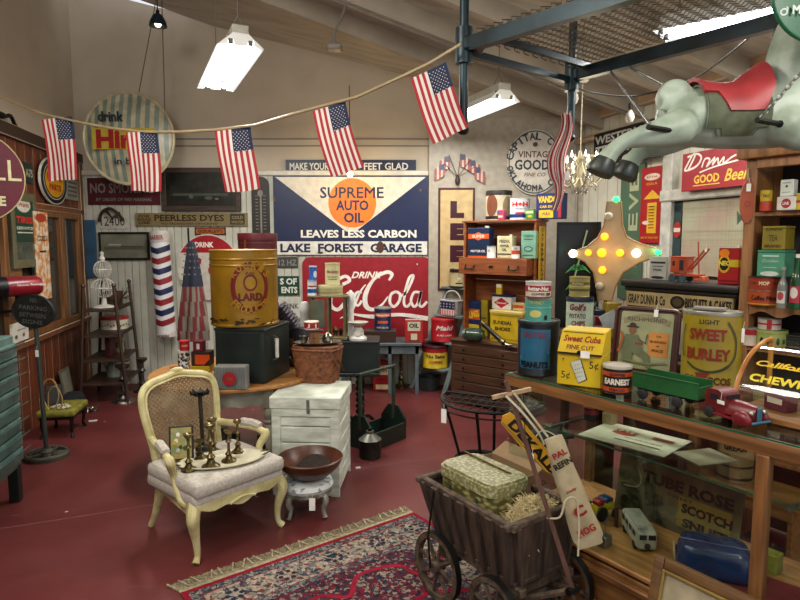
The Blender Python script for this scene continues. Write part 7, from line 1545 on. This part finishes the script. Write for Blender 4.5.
# ================================================================ rug
def rugmat(name, cols, scale, rough=.95):
    m, nt, bs, N, L = newmat(name); tc = N('ShaderNodeTexCoord')
    nz = N('ShaderNodeTexNoise'); nz.inputs['Scale'].default_value = scale*.7; nz.inputs['Detail'].default_value = 3; L(tc.outputs['Object'], nz.inputs[0])
    ad = N('ShaderNodeVectorMath'); ad.operation = 'MULTIPLY_ADD'; ad.inputs[1].default_value = (.05, .05, .05); L(nz.outputs['Color'], ad.inputs[0]); L(tc.outputs['Object'], ad.inputs[2])
    vo = N('ShaderNodeTexVoronoi'); vo.inputs['Scale'].default_value = scale; L(ad.outputs[0], vo.inputs[0])
    sp = N('ShaderNodeSeparateColor'); L(vo.outputs['Color'], sp.inputs[0])
    cr = N('ShaderNodeValToRGB'); cr.color_ramp.interpolation = 'CONSTANT'; e = cr.color_ramp.elements
    for i, c in enumerate(cols):
        el = e[i] if i < 2 else e.new(i/len(cols)); el.position = i/len(cols); el.color = hexc(c)
    L(sp.outputs[0], cr.inputs[0]); L(cr.outputs[0], bs.inputs['Base Color']); bs.inputs['Roughness'].default_value = rough; bs.inputs['Specular IOR Level'].default_value = .1
    bu = N('ShaderNodeBump'); bu.inputs['Strength'].default_value = .4; bu.inputs['Distance'].default_value = .004; L(nz.outputs[0], bu.inputs['Height']); L(bu.outputs[0], bs.inputs['Normal'])
    MATS[name] = m; return m
ra, rb = onz(180, 594, 0), onz(425, 509, 0); rx_ = (rb-ra).normalized(); rang = math.atan2(rx_.y, rx_.x)
RO = ra; RL, RWd_ = -(RO-P1).dot(CN)-.04, 1.75
t = thing('rug', 'worn oriental rug in faded red navy and beige with a fringed end', 'rug', RO, rang)
# local X along the fringe, local -Y toward the camera
RED_E = mt('rug_red_edge', '8e2535', .95, h2='7a1f2c', scale=40, spec=.1)
FIELD = rugmat('rug_field', ['5a2430', '2f3440', '6b2a38', '7a7268', '3a4048', '5c2434', '262a36', '6b2636', '8a8074'], 64)
BORD = rugmat('rug_border', ['96897a', '7d7468', '343c48', 'a3988a', '6f3a3c', '8d8377', '4a5058', '9c9080', '6a6a66'], 58)
GUARD = rugmat('rug_guard', ['4a525a', '8a8478', '5f3a40', '6a6f70', '30363e'], 80)
g = part(t, 'pile'); g.m(RED_E).box((RL/2, -RWd_/2, .003), (RL, RWd_, .006))
zz = [.0062]
def band(x0, x1, y0, y1, m, z):
    g.m(m); g.f([g.v(q) for q in ((x0, -y1, z), (x1, -y1, z), (x1, -y0, z), (x0, -y0, z))])
def frame_(d0, d1, m, z): band(d0, RL-d0, d0, d1, m, z); band(d0, RL-d0, RWd_-d1, RWd_-d0, m, z); band(d0, d1, d1, RWd_-d1, m, z); band(RL-d1, RL-d0, d1, RWd_-d1, m, z)
frame_(.028, .075, GUARD, .0064); frame_(.08, .255, BORD, .0064); frame_(.26, .30, GUARD, .0064); band(.3, RL-.3, .3, RWd_-.3, FIELD, .0064)
for k in range(9): # border rosettes
    x = .2+k*.27
    for q in range(6): a = q*pi/3; g.m(mt('rug_rosette', '4a2a3a', .95, spec=.1) if k % 2 else mt('rug_navy', '2c3848', .95, spec=.1)); c_ = (x+.035*cos(a), -.167+.035*sin(a)); vs = [g.v((c_[0]+.014*cos(b*pi/3), c_[1]+.014*sin(b*pi/3), .0068)) for b in range(6)]; g.f(vs)
g.m(mt('rug_bright', '9c2840', .95, spec=.1))
def vine(pts, w=.012):
    P = cat_rom([(a, b, .007) for a, b in pts], 8); pr = None
    for i, p in enumerate(P):
        d = P[min(i+1, len(P)-1)]-P[max(0, i-1)]; q = V((-d.y, d.x, 0)).normalized()*w; c2 = (g.v(p+q), g.v(p-q))
        if pr: g.f([pr[0], c2[0], c2[1], pr[1]])
        pr = c2
vine([(.32, -.5), (.5, -.42), (.62, -.5), (.75, -.38), (.95, -.42), (1.0, -.55), (1.2, -.5)]); vine([(.35, -.75), (.55, -.68), (.7, -.78), (.9, -.7), (1.1, -.8)]); vine([(.6, -.95), (.8, -1.0), (1.0, -.95), (1.2, -1.1), (1.4, -1.0)])
fr = part(t, 'fringe', mt('fringe_beige', 'b3a991', .95, h2='91876f', scale=60, spec=.1)); fr.props['kind'] = 'stuff'
fr.box((RL/2, .022, .003), (RL, .044, .004))
for k in range(950):
    x = RL*k/950+rr.uniform(-.003, .003); l = rr.uniform(.06, .085); dx = rr.uniform(-.02, .02); w = .0034
    vs = [fr.v(q) for q in ((x-w, .02, .004), (x+w, .02, .004), (x+w+dx, .02+l, .003), (x-w+dx, .02+l, .003))]; fr.f(vs)
    vs = [fr.v(q) for q in ((x, .02, .002), (x, .02, .006), (x+dx, .02+l, .005), (x+dx, .02+l, .002))]; fr.f(vs)
for k in range(26): x = RL*k/26; fr.tube([(x, .03, .005), (x+rr.uniform(-.04, .04), .1, .008)], .006, n=4)
# ================================================================ wagon
GZ = .0075
wB = onz(512, 528, .52); wA = onz(420, 476, .52); wC = onz(580, 503, .52); wrz = math.atan2(wC.y-wB.y, wC.x-wB.x); WL, WW = .59, .37
WG = mt('wagon_wood', '5c4a3c', .75, h2='3a2d25', scale=6, stretch=(6, 6, 1), bump=.2); WG2 = mt('wagon_rail', '6d5c4a', .75, h2='40342a', scale=8, stretch=(4, 4, 4), bump=.2)
t = thing('wooden_wagon', 'small old slatted wooden wagon with spoked wheels standing on the rug', 'wagon', V((wB.x, wB.y, GZ)), wrz); WT = .52-GZ; WB_ = .255
def wl(x, y, z): return (x, y, z)
def panel(name, a, b, thick, n, horizontal, ins):  # sloping board panel between two top corners
    pass
g = part(t, 'box_side', WG)
def quad(g, P, n_, th):  # slab from 4 corners with outward normal n_
    n_ = V(n_)*th; a = [g.v(V(p)) for p in P]; b = [g.v(V(p)+n_) for p in P]; g.f(a[::-1]); g.f(b)
    for k in range(4): g.f([a[k], a[(k+1) % 4], b[(k+1) % 4], b[k]])
ins = .045
def side(name, T0, T1, B0, B1, n_, nb):
    g = part(t, name, WG); T0, T1, B0, B1 = map(V, (T0, T1, B0, B1))
    quad(g, (B0, B1, T1, T0), n_, .012)
    for k in range(nb):
        f0 = (k+.0)/(nb-1)*.93; f1 = f0+.065; q = [B0.lerp(B1, f0)+V(n_)*.012, B0.lerp(B1, f1)+V(n_)*.012, T0.lerp(T1, f1)+V(n_)*.012, T0.lerp(T1, f0)+V(n_)*.012]; quad(g, q, n_, .02)
side('left_board', (0, 0, WT), (0, WL, WT), (ins, .02, WB_), (ins, WL-.09, WB_), (-1, 0, 0), 7)
side('right_board', (WW, 0, WT), (WW, WL, WT), (WW-ins, .02, WB_), (WW-ins, WL-.09, WB_), (1, 0, 0), 7)
side('front_board', (0, 0, WT), (WW, 0, WT), (ins, .02, WB_), (WW-ins, .02, WB_), (0, -1, 0), 3)
side('tail_board', (0, WL, WT), (WW, WL, WT), (ins, WL-.09, WB_), (WW-ins, WL-.09, WB_), (0, 1, 0), 3)
part(t, 'floor_board', WG).box((WW/2, WL/2-.035, WB_), (WW-2*ins+.04, WL-.08, .02), .003)
for x in (0, WW): part(t, 'top_rail', WG2).box((x, WL/2, WT), (.03, WL+.05, .028), .005)
for y in (0, WL): part(t, 'top_rail', WG2).box((WW/2, y, WT+.004), (WW+.08, .03, .026), .005)
for x in (ins, WW-ins): part(t, 'sill', WG2).box((x, WL/2-.04, WB_-.02), (.035, WL-.02, .035), .004)
part(t, 'bolster', WG2).box((WW/2, .07, WB_-.06), (WW-.04, .06, .05), .004); part(t, 'bolster', WG2).box((WW/2, WL-.14, WB_-.06), (WW-.04, .06, .05), .004)
def wwheel(x, y, r):
    g = part(t, 'wheel', WG2); X0 = Matrix.Translation(V((x, y, r))) @ Matrix.Rotation(pi/2, 4, 'Y'); g.X = X0
    g.lathe([(r*.84, -.014), (r, -.014), (r, .014), (r*.84, .014), (r*.84, -.014)], n=32); g.lathe([(0, -.03), (r*.16, -.03), (r*.2, 0), (r*.16, .03), (0, .03)], n=14)
    for k in range(8): a = pi*k/4+.2; g.tube([(r*.15*cos(a), r*.15*sin(a), 0), (r*.86*cos(a), r*.86*sin(a), 0)], [.011, .009], n=6)
    rm = part(g, 'iron_tyre', IRON); rm.X = X0; rm.lathe([(r, -.014), (r+.003, -.014), (r+.003, .014), (r, .014)], n=32)
for x, y, r in ((-.03, WL-.15, .155), (WW+.03, WL-.15, .155), (-.03, .06, .14), (WW+.03, .06, .14)): wwheel(x, y, r)
for y, r in ((WL-.15, .155), (.06, .14)): part(t, 'axle', WG).cyl((-.03, y, r), (WW+.03, y, r), .014, n=8)
for x in (-.04,): g = part(t, 'stay_rod', IRON); g.tube([(x+.01, WL-.12, WT-.01), (x-.03, WL-.13, .3), (x-.03, WL-.15, .16)], .005, n=6)
pb = onY(573, 590, 2.2); ptp = onY(506, 381, 2.32)
Wi = Matrix.Rotation(-wrz, 4, 'Z')
def tow(p): return tuple(Wi @ (V(p)-V((wB.x, wB.y, GZ))))
hx_ = onY(560, 560, 2.2)
g = part(t, 'draw_pole', W_RUST); ax0 = V((WW/2, -.0, .14)); pbl = V(tow(pb)); g.tube([V(tow(pb)), V(tow(ptp))], .0125, n=4)
g = part(t, 'tongue', WG2)
for x in (WW/2-.11, WW/2+.11): g.tube([(x, .06, .15), V((pbl.x, pbl.y, pbl.z))], .014, n=6)
a, b = onY(492, 397.5, 2.31), onY(531, 389, 2.31); g = part(t, 'crossbar', W_LIGHT); g.tube([tow(a), tow(b)], .0105, n=4)
part(t, 'pole_joint', IRON).cyl(tuple(pbl+V((-.03, 0, 0))), tuple(pbl+V((.03, 0, 0))), .015, n=8)
def wp(x, y, z): p = rot2(x, y, wrz); return V((wB.x+p.x, wB.y+p.y, z))
# green wicker-printed tin
bz = GZ+WB_+.0115; t = thing('wicker_print_tin', 'green and cream basket-weave tin case with rounded corners riding in the wagon', 'tin case', wp(.17, .36, bz), wrz)
def wick(name, c1, c2, sc, st):
    m, nt, bs, N, L = newmat(name); tc = N('ShaderNodeTexCoord'); mp = N('ShaderNodeMapping'); mp.inputs['Scale'].default_value = st; L(tc.outputs['Object'], mp.inputs[0])
    ck = N('ShaderNodeTexVoronoi'); ck.inputs['Scale'].default_value = sc; L(mp.outputs[0], ck.inputs[0]); cr = N('ShaderNodeValToRGB'); cr.color_ramp.elements[0].position = .15; cr.color_ramp.elements[1].position = .6; cr.color_ramp.elements[0].color = hexc(c1); cr.color_ramp.elements[1].color = hexc(c2)
    L(ck.outputs['Distance'], cr.inputs[0]); L(cr.outputs[0], bs.inputs['Base Color']); bs.inputs['Roughness'].default_value = .45; MATS[name] = m; return m
WK = wick('wicker_side', 'b5ad78', '625c34', 26, (1, 1, 2)); WKT = wick('wicker_top', 'bdb992', '84825a', 60, (1, 1, 1)); HT_ = .335
def rr2(w, d, r, n=5):
    pts = []
    for cx, cy, a0 in ((w/2-r, d/2-r, 0), (-w/2+r, d/2-r, 90), (-w/2+r, -d/2+r, 180), (w/2-r, -d/2+r, 270)): pts += [(cx+r*cos(radians(a0+k*90/n)), cy+r*sin(radians(a0+k*90/n))) for k in range(n+1)]
    return pts
g = part(t, 'body', WK); g.slab(rr2(.23, .37, .05), 0, HT_-.05); g = part(t, 'lid', WKT); g.slab(rr2(.245, .385, .055), HT_-.055, HT_-.012); g.slab(rr2(.225, .365, .05), HT_-.012, HT_)
g = part(t, 'carry_handle', 'olive_paint'); g.tube(cat_rom([(.12, -.09, HT_-.08), (.135, -.08, HT_-.13), (.135, .08, HT_-.13), (.12, .09, HT_-.08)], 5), .006, n=6); g = part(t, 'carry_handle', 'olive_paint'); g.tube(cat_rom([(-.12, -.09, HT_-.08), (-.135, -.08, HT_-.13), (-.135, .08, HT_-.13), (-.12, .09, HT_-.08)], 5), .006, n=6)
# cardboard box in the wagon
t = thing('cardboard_box', 'open tan cardboard box standing in the wagon beside the wicker-print tin', 'box', wp(.355, .40, bz), wrz-.03); CB = mt('cardboard', '9b8262', .8, h2='8a7253', scale=5); w_, d_, h_ = .095, .32, .30
g = part(t, 'walls', CB)
for q, s in (((-w_/2, 0, h_/2), (.004, d_, h_)), ((w_/2, 0, h_/2), (.004, d_, h_)), ((0, -d_/2, h_/2), (w_, .004, h_)), ((0, d_/2, h_/2), (w_, .004, h_)), ((0, 0, .003), (w_, d_, .004))): g.box(q, s)
for s, rot in ((-1, -20), (1, 20)):
    g = part(t, 'flap', CB); g.x((s*w_/2, 0, h_), ry=s*62).box((0, 0, .05), (.003, d_, .1))
# straw
g = solo('straw', 'heap of pale shredded straw spilling over the wagon front corner', 'straw', wp(.2, .09, bz), wrz, kind='stuff'); g.m(mt('straw', 'ddcfa6', .85, h2='b8a87c', scale=30)); g.sph((0, 0, .13), .11, 12, sc=(1.3, .55, 1.15))
for k in range(520):
    a = rr.uniform(0, 2*pi); e_ = rr.uniform(0, 1.4); r = .128; c_ = V((r*1.3*cos(a)*cos(e_), r*.55*sin(a)*cos(e_), .12+r*1.25*sin(e_))); d_ = V((rr.uniform(-1, 1), rr.uniform(-1, 1), rr.uniform(-.5, .6))).normalized()*rr.uniform(.02, .045)
    g.tube([c_-d_, c_+V((0, 0, rr.uniform(0, .012))), c_+d_], .0014, n=3, cap=False)
# canvas bag hanging from the crossbar
T_ = onY(553, 437, 2.34); Bt = onY(590, 546, 2.28); mid = [onY(560, 458, 2.33), onY(570, 488, 2.31), onY(582, 520, 2.29)]
t = thing('canvas_bag', 'long narrow cream canvas bag with red and black lettering hanging from the wagon crossbar', 'bag', T_, 0); CV = mt('canvas', 'b8ac8e', .85, h2='9c9072', scale=12)
path = cat_rom([V((0, 0, 0))]+[m_-T_ for m_ in mid]+[Bt-T_], 8); g = part(t, 'sack', CV); n = len(path); rings = []
for i, p in enumerate(path):
    f = i/(n-1); wd = (.036+.028*f)*(1 if f < .93 else .85); th = .008+.014*sin(pi*min(f*1.1, 1)); d = (path[min(i+1, n-1)]-path[max(i-1, 0)]).normalized(); s_ = V((0, 1, 0)).cross(d).normalized()*-1
    s_ = V((d.z*-1, 0, d.x)); s_.normalize(); rings.append([g.v(p+s_*wd*cos(2*pi*k/14)*(1+.04*sin(k*3+i*.5))+V((0, 1, 0))*th*sin(2*pi*k/14)) for k in range(14)])
for a, b in zip(rings, rings[1:]):
    for k in range(14): g.f([a[k], a[(k+1) % 14], b[(k+1) % 14], b[k]])
g.f(rings[-1]); g.f(rings[0][::-1])
def bagt(s, f, w, h, c, off=0):
    g = part(t, 'printed_word'); i = int(f*(n-1)); p = path[i]; d = (path[min(i+2, n-1)]-path[max(i-2, 0)]).normalized(); ang_ = math.degrees(math.atan2(-d.z, d.x)); g.X = Matrix.Translation(p+V((off, -.027, 0))) @ Matrix.Rotation(radians(90-ang_)*-1 if False else radians(-(ang_-90))*-1, 4, 'Y'); g.y = 0; g.ly = 0; g.text(s, 0, 0, w, h, c, bold=.04, rot=12); g.X = Matrix()
bagt('PAL', .2, .06, .026, 'a5262c'); bagt('REFIN', .31, .078, .026, '1f1e1c'); bagt('Daily', .52, .045, .013, 'a5262c'); bagt('C', .66, .05, .045, 'a5262c'); bagt('HOG', .84, .075, .032, 'a5262c')
g = part(t, 'strap', mt('cotton_tape', 'c9bfa3', .85)); ca_ = onY(514, 393, 2.30)-T_; g.tube([ca_, V((-.02, 0, 0))], .0055, n=6, flat=.4); g = part(t, 'strap', 'cotton_tape'); cb_ = onY(506, 396, 2.29)-T_; g.tube(cat_rom([cb_, onY(522, 412, 2.29)-T_, onY(538, 432, 2.30)-T_, V((-.035, 0, -.03))], 5), .0055, n=6, flat=.4)
g = part(t, 'cord', 'cotton_tape'); g.tube(cat_rom([onY(547, 518, 2.24)-T_, onY(560, 517, 2.22)-T_, onY(566, 500, 2.22)-T_, onY(576, 500, 2.23)-T_, onY(579, 525, 2.23)-T_, onY(578, 556, 2.23)-T_], 6), .004, n=6)
# yellow seed sign
a, b = onY(506, 417, 2.52), onY(557, 473, 2.58); t = thing('seed_sign', 'yellow winged seed-company tin sign leaning against the wagon pole', 'sign', (a+b)/2, 0); L_ = (b-a).length; ang_ = math.atan2(-(b.z-a.z), b.x-a.x)
g = part(t, 'panel', mt('seed_yellow', 'd0a022', .4)); g.X = Matrix.Rotation(ang_, 4, 'Y'); W2 = .036; pts = [(-L_/2, -.01), (-L_/2+.02, -W2), (-L_*.1, -W2*1.1), (L_*.35, -W2*.85), (L_/2, -W2*.2), (L_/2, W2*.25), (L_*.4, W2), (-L_*.3, W2*1.1), (-L_/2+.01, W2*.7)]; g.plate(pts, 0, .008)
g.y = 0; g.ly = .001; g.text('DEKALB', .01, 0, L_*.82, W2*1.2, '1d1a14', bold=.05); 
for k in range(5): g.line([(-L_/2+.02, -W2*.8+k*.012), (L_*.3, -W2*.9+k*.003)], .0025, '3a6a3a') if k == 0 else None
part(t, 'hanging_cord', IRON).tube([tuple(V(onY(523, 391, 2.32)-(a+b)/2)), (-.03, 0, .04)], .002, n=4)
tag_mesh(t, -.0, -.01, -.035, .016, .045)
g = solo('green_seed_bag', 'dark green bag with a white drawstring behind the canvas bag', 'bag', onY(545, 438, 2.66), 0); g.m(mt('dark_green_cloth', '26382e', .8)); g.box((0, 0, -.0), (.14, .05, .08), .025, 3); g.m(IRON).tube([(.05, 0, 0), (.13, 0, .01)], .012, n=8); g.m('cotton_tape').tube(cat_rom([(-.06, -.03, 0), (-.02, -.03, .045), (.04, -.03, .02), (.06, -.03, -.02)], 5), .003, n=4)
# ================================================================ hanging horse
HY = 2.1; O_ = onY(730, 118, HY); t = thing('hanging_horse', 'pale green galloping ride-on horse with a red saddle hung from chains under the rack', 'ride-on horse', O_, 0)
def hp(px, py, dy=0): return onY(px, py, HY+dy)-O_
k_ = HY/600
g = part(t, 'body', mt('horse_green', 'adbaab', .45, h2='7d8a78', scale=7, lo=.3, hi=.6)); g.ang = 180
def blob(pts, n=16): P = [hp(a, b, d) for a, b, r, d in pts]; R = [r*k_ for a, b, r, d in pts]; g.tube(P, R, n=n); g.sph(P[0], R[0], n); g.sph(P[-1], R[-1], n)
def smooth(pts, m=4):
    out = []; q = cat_rom([(a, b, 0) for a, b, r, d in pts], m); e = cat_rom([(r, d*1000, 0) for a, b, r, d in pts], m); return [(p.x, p.y, s.x, s.y/1000) for p, s in zip(q, e)]
blob(smooth([(683, 118, 26, 0), (705, 118, 29, 0), (740, 119, 29, 0), (775, 114, 33, 0), (808, 104, 37, 0), (835, 100, 30, 0)]))
blob(smooth([(800, 100, 34, 0), (800, 66, 31, 0), (808, 30, 27, 0), (824, -10, 23, 0), (845, -34, 18, 0)]))
blob(smooth([(845, -34, 18, 0), (868, -18, 15, 0), (892, 0, 11, 0)]))
blob(smooth([(679, 128, 17, -.075), (660, 133, 14, -.085), (641, 137, 10, -.09), (624, 142, 7.5, -.09), (612, 152, 8, -.09), (606, 160, 9.5, -.09)]))
blob(smooth([(684, 132, 17, .05), (664, 143, 13, .05), (648, 148, 9.5, .04), (638, 154, 8, .03), (630, 164, 9.5, .03)]))
blob(smooth([(786, 126, 19, -.08), (806, 136, 15, -.09), (832, 132, 10, -.09), (850, 146, 7.5, -.09), (862, 158, 9, -.09)]))
blob(smooth([(800, 130, 17, .07), (835, 140, 12, .07), (858, 152, 8, .07), (872, 164, 9, .07)]))
g.sph(hp(674, 98, 0), 17*k_, 16, sc=(1, 1.1, 1.05))
for k in range(5): g.tube(cat_rom([hp(668+k*4, 82, -.035+.01*k), hp(661+k*3, 92, -.05), hp(664+k*3, 103, -.055), hp(658+k*4, 112, -.05)], 5), [.004]+[.0075]*13+[.003]+[.003]*1, n=6)
g.mods = [('REMESH', dict(mode='VOXEL', voxel_size=.0075, use_smooth_shade=True)), ('SMOOTH', dict(factor=.6, iterations=6))]
HF = mt('hoof_dark', '2f3a33', .4)
for px, py, d in ((603, 165, -.09), (627, 169, .03), (866, 164, -.09), (876, 170, .07)):
    q = hp(px, py, d); f = part(t, 'hoof', HF); f.x(q, ry=25).lathe([(0, -.032), (.042, -.032), (.046, -.02), (.034, .02), (0, .024)], n=22)
# saddle blanket and saddle as shells round the barrel axis
def axis(px): return 118.5-(max(0, px-745))*.08
def shell(name, mat, x0, x1, tlo, rfun, th=.006, nx=18, nt=22):
    g = part(t, name, mat); out = []
    for i in range(nx+1):
        px = x0+(x1-x0)*i/nx; row = []; tl = tlo(px)
        for j in range(nt+1):
            a = radians(tl+(180-2*tl)*j/nt); r = rfun(px, a)*k_; c = hp(400+(px-400)*.965, axis(px), 0); row.append((c.x, c.y-cos(a)*r, c.z+sin(a)*r, r, a, c))
        out.append(row)
    A = [[g.v(q[:3]) for q in row] for row in out]; B = [[g.v((q[0], q[5].y-cos(q[4])*(q[3]-th), q[5].z+sin(q[4])*(q[3]-th))) for q in row] for row in out]
    for i in range(nx):
        for j in range(nt): g.f([A[i][j], A[i+1][j], A[i+1][j+1], A[i][j+1]]); g.f([B[i][j], B[i][j+1], B[i+1][j+1], B[i+1][j]])
    for i in range(nx): g.f([A[i][0], B[i][0], B[i+1][0], A[i+1][0]]); g.f([A[i][nt], A[i+1][nt], B[i+1][nt], B[i][nt]])
    for j in range(nt): g.f([A[0][j], A[0][j+1], B[0][j+1], B[0][j]]); g.f([A[nx][j], B[nx][j], B[nx][j+1], A[nx][j+1]])
    return g
shell('saddle_blanket', mt('blanket_olive', '656c52', .7, h2='4f563f', scale=30), 704, 766, lambda p: -40 if 718 < p < 752 else -27, lambda p, a: 31.5)
shell('blanket_trim', mt('blanket_trim', '7f8c76', .6), 703, 767, lambda p: -43 if 717 < p < 753 else -30, lambda p, a: 30.6)
def sad(px, a):
    u = (px-702)/66; top = 38-10*sin(pi*min(1, u*1.15)) if u < .87 else 38; top = 37-4*sin(pi*min(1, u*1.3))+14*max(0, u-.55)**1.5/.3; s = max(0, sin(a))**2.5; return 33.5+(top-33.5)*s
shell('saddle', mt('saddle_red', 'b04448', .4, h2='963639', scale=8), 700, 768, lambda p: (2 if 724 < p < 758 else (2+abs(p-741)*0+34*min(1, (max(724-p, p-758))/10.0))) if True else 0, sad, .012, nx=34)
PEG = IRON
for px, py, ex_ in ((672, 131, 648), (780, 124, 757)):
    a, b = hp(px, py, -.12), hp(ex_, py-4, -.17); f = part(t, 'foot_peg', PEG); f.tube([hp(px, py, -.09), a, b], .009, n=8); f.sph(a, .013, 8)
def chain(a, b, nm='chain'):
    f = part(t, nm, STEEL); a, b = V(a), V(b); L_ = (b-a).length; n = int(L_/.02); d = (b-a).normalized(); s1 = d.orthogonal().normalized(); s2 = d.cross(s1)
    for k in range(n):
        c = a+d*(L_*(k+.5)/n); s = s1 if k % 2 else s2; f.tube([c+d*.0125*cos(q*pi/4)+s*.006*sin(q*pi/4) for q in range(8)], .0022, n=4, closed=True)
def beam_at(px):
    d = RB2; k2 = (px-400)/F; tt = (k2*RACKB.y-RACKB.x)/(d.x-k2*d.y); return RACKB+d*tt
chain(beam_at(622)-O_-V((0, 0, .035)), hp(662, 84, 0)); chain(beam_at(604)-O_-V((0, 0, .035)), hp(650, 125, -.165)); chain(beam_at(760)-O_-V((0, 0, .035)), hp(772, 88, .0)); 
chain(hp(760, 119, -.165), hp(812, 60, -.15)); chain(hp(812, 60, -.15), hp(850, 20, -.05))
# green round oil sign above the horse neck
c = onY(823, -9, 1.86); t = solo('round_green_sign', 'round green oil sign with white lettering hung before the horse neck', 'sign', c, 0); R_ = 48*1.86/600; t.m(mt('sign_green', '1f6a4a', .3)); N = 44; t.plate([(R_*cos(2*pi*k/N), R_*sin(2*pi*k/N)) for k in range(N)], 0, .012); t.y = 0; t.ly = .001
t.tube([(R_*cos(2*pi*k/N), .0, R_*sin(2*pi*k/N)) for k in range(N)], .004, n=5, closed=True)
for i, ch in enumerate('QUAKER STATE'):
    if ch != ' ': a = radians(-118+236*i/11); t.text(ch, R_*.84*sin(a), R_*.84*cos(a), .022, .03, 'c9d6cc', bold=.03, rot=-math.degrees(a))
t.text('MOTOR OIL', 0, -.056, R_*1.25, .026, 'c9d6cc', bold=.04)
t.m(STEEL); t.cyl((0, .008, R_), (0, .008, onz(600, 3, 2.65).z+.0-c.z+.0 if False else 2.62-c.z), .002, n=5)
flush()
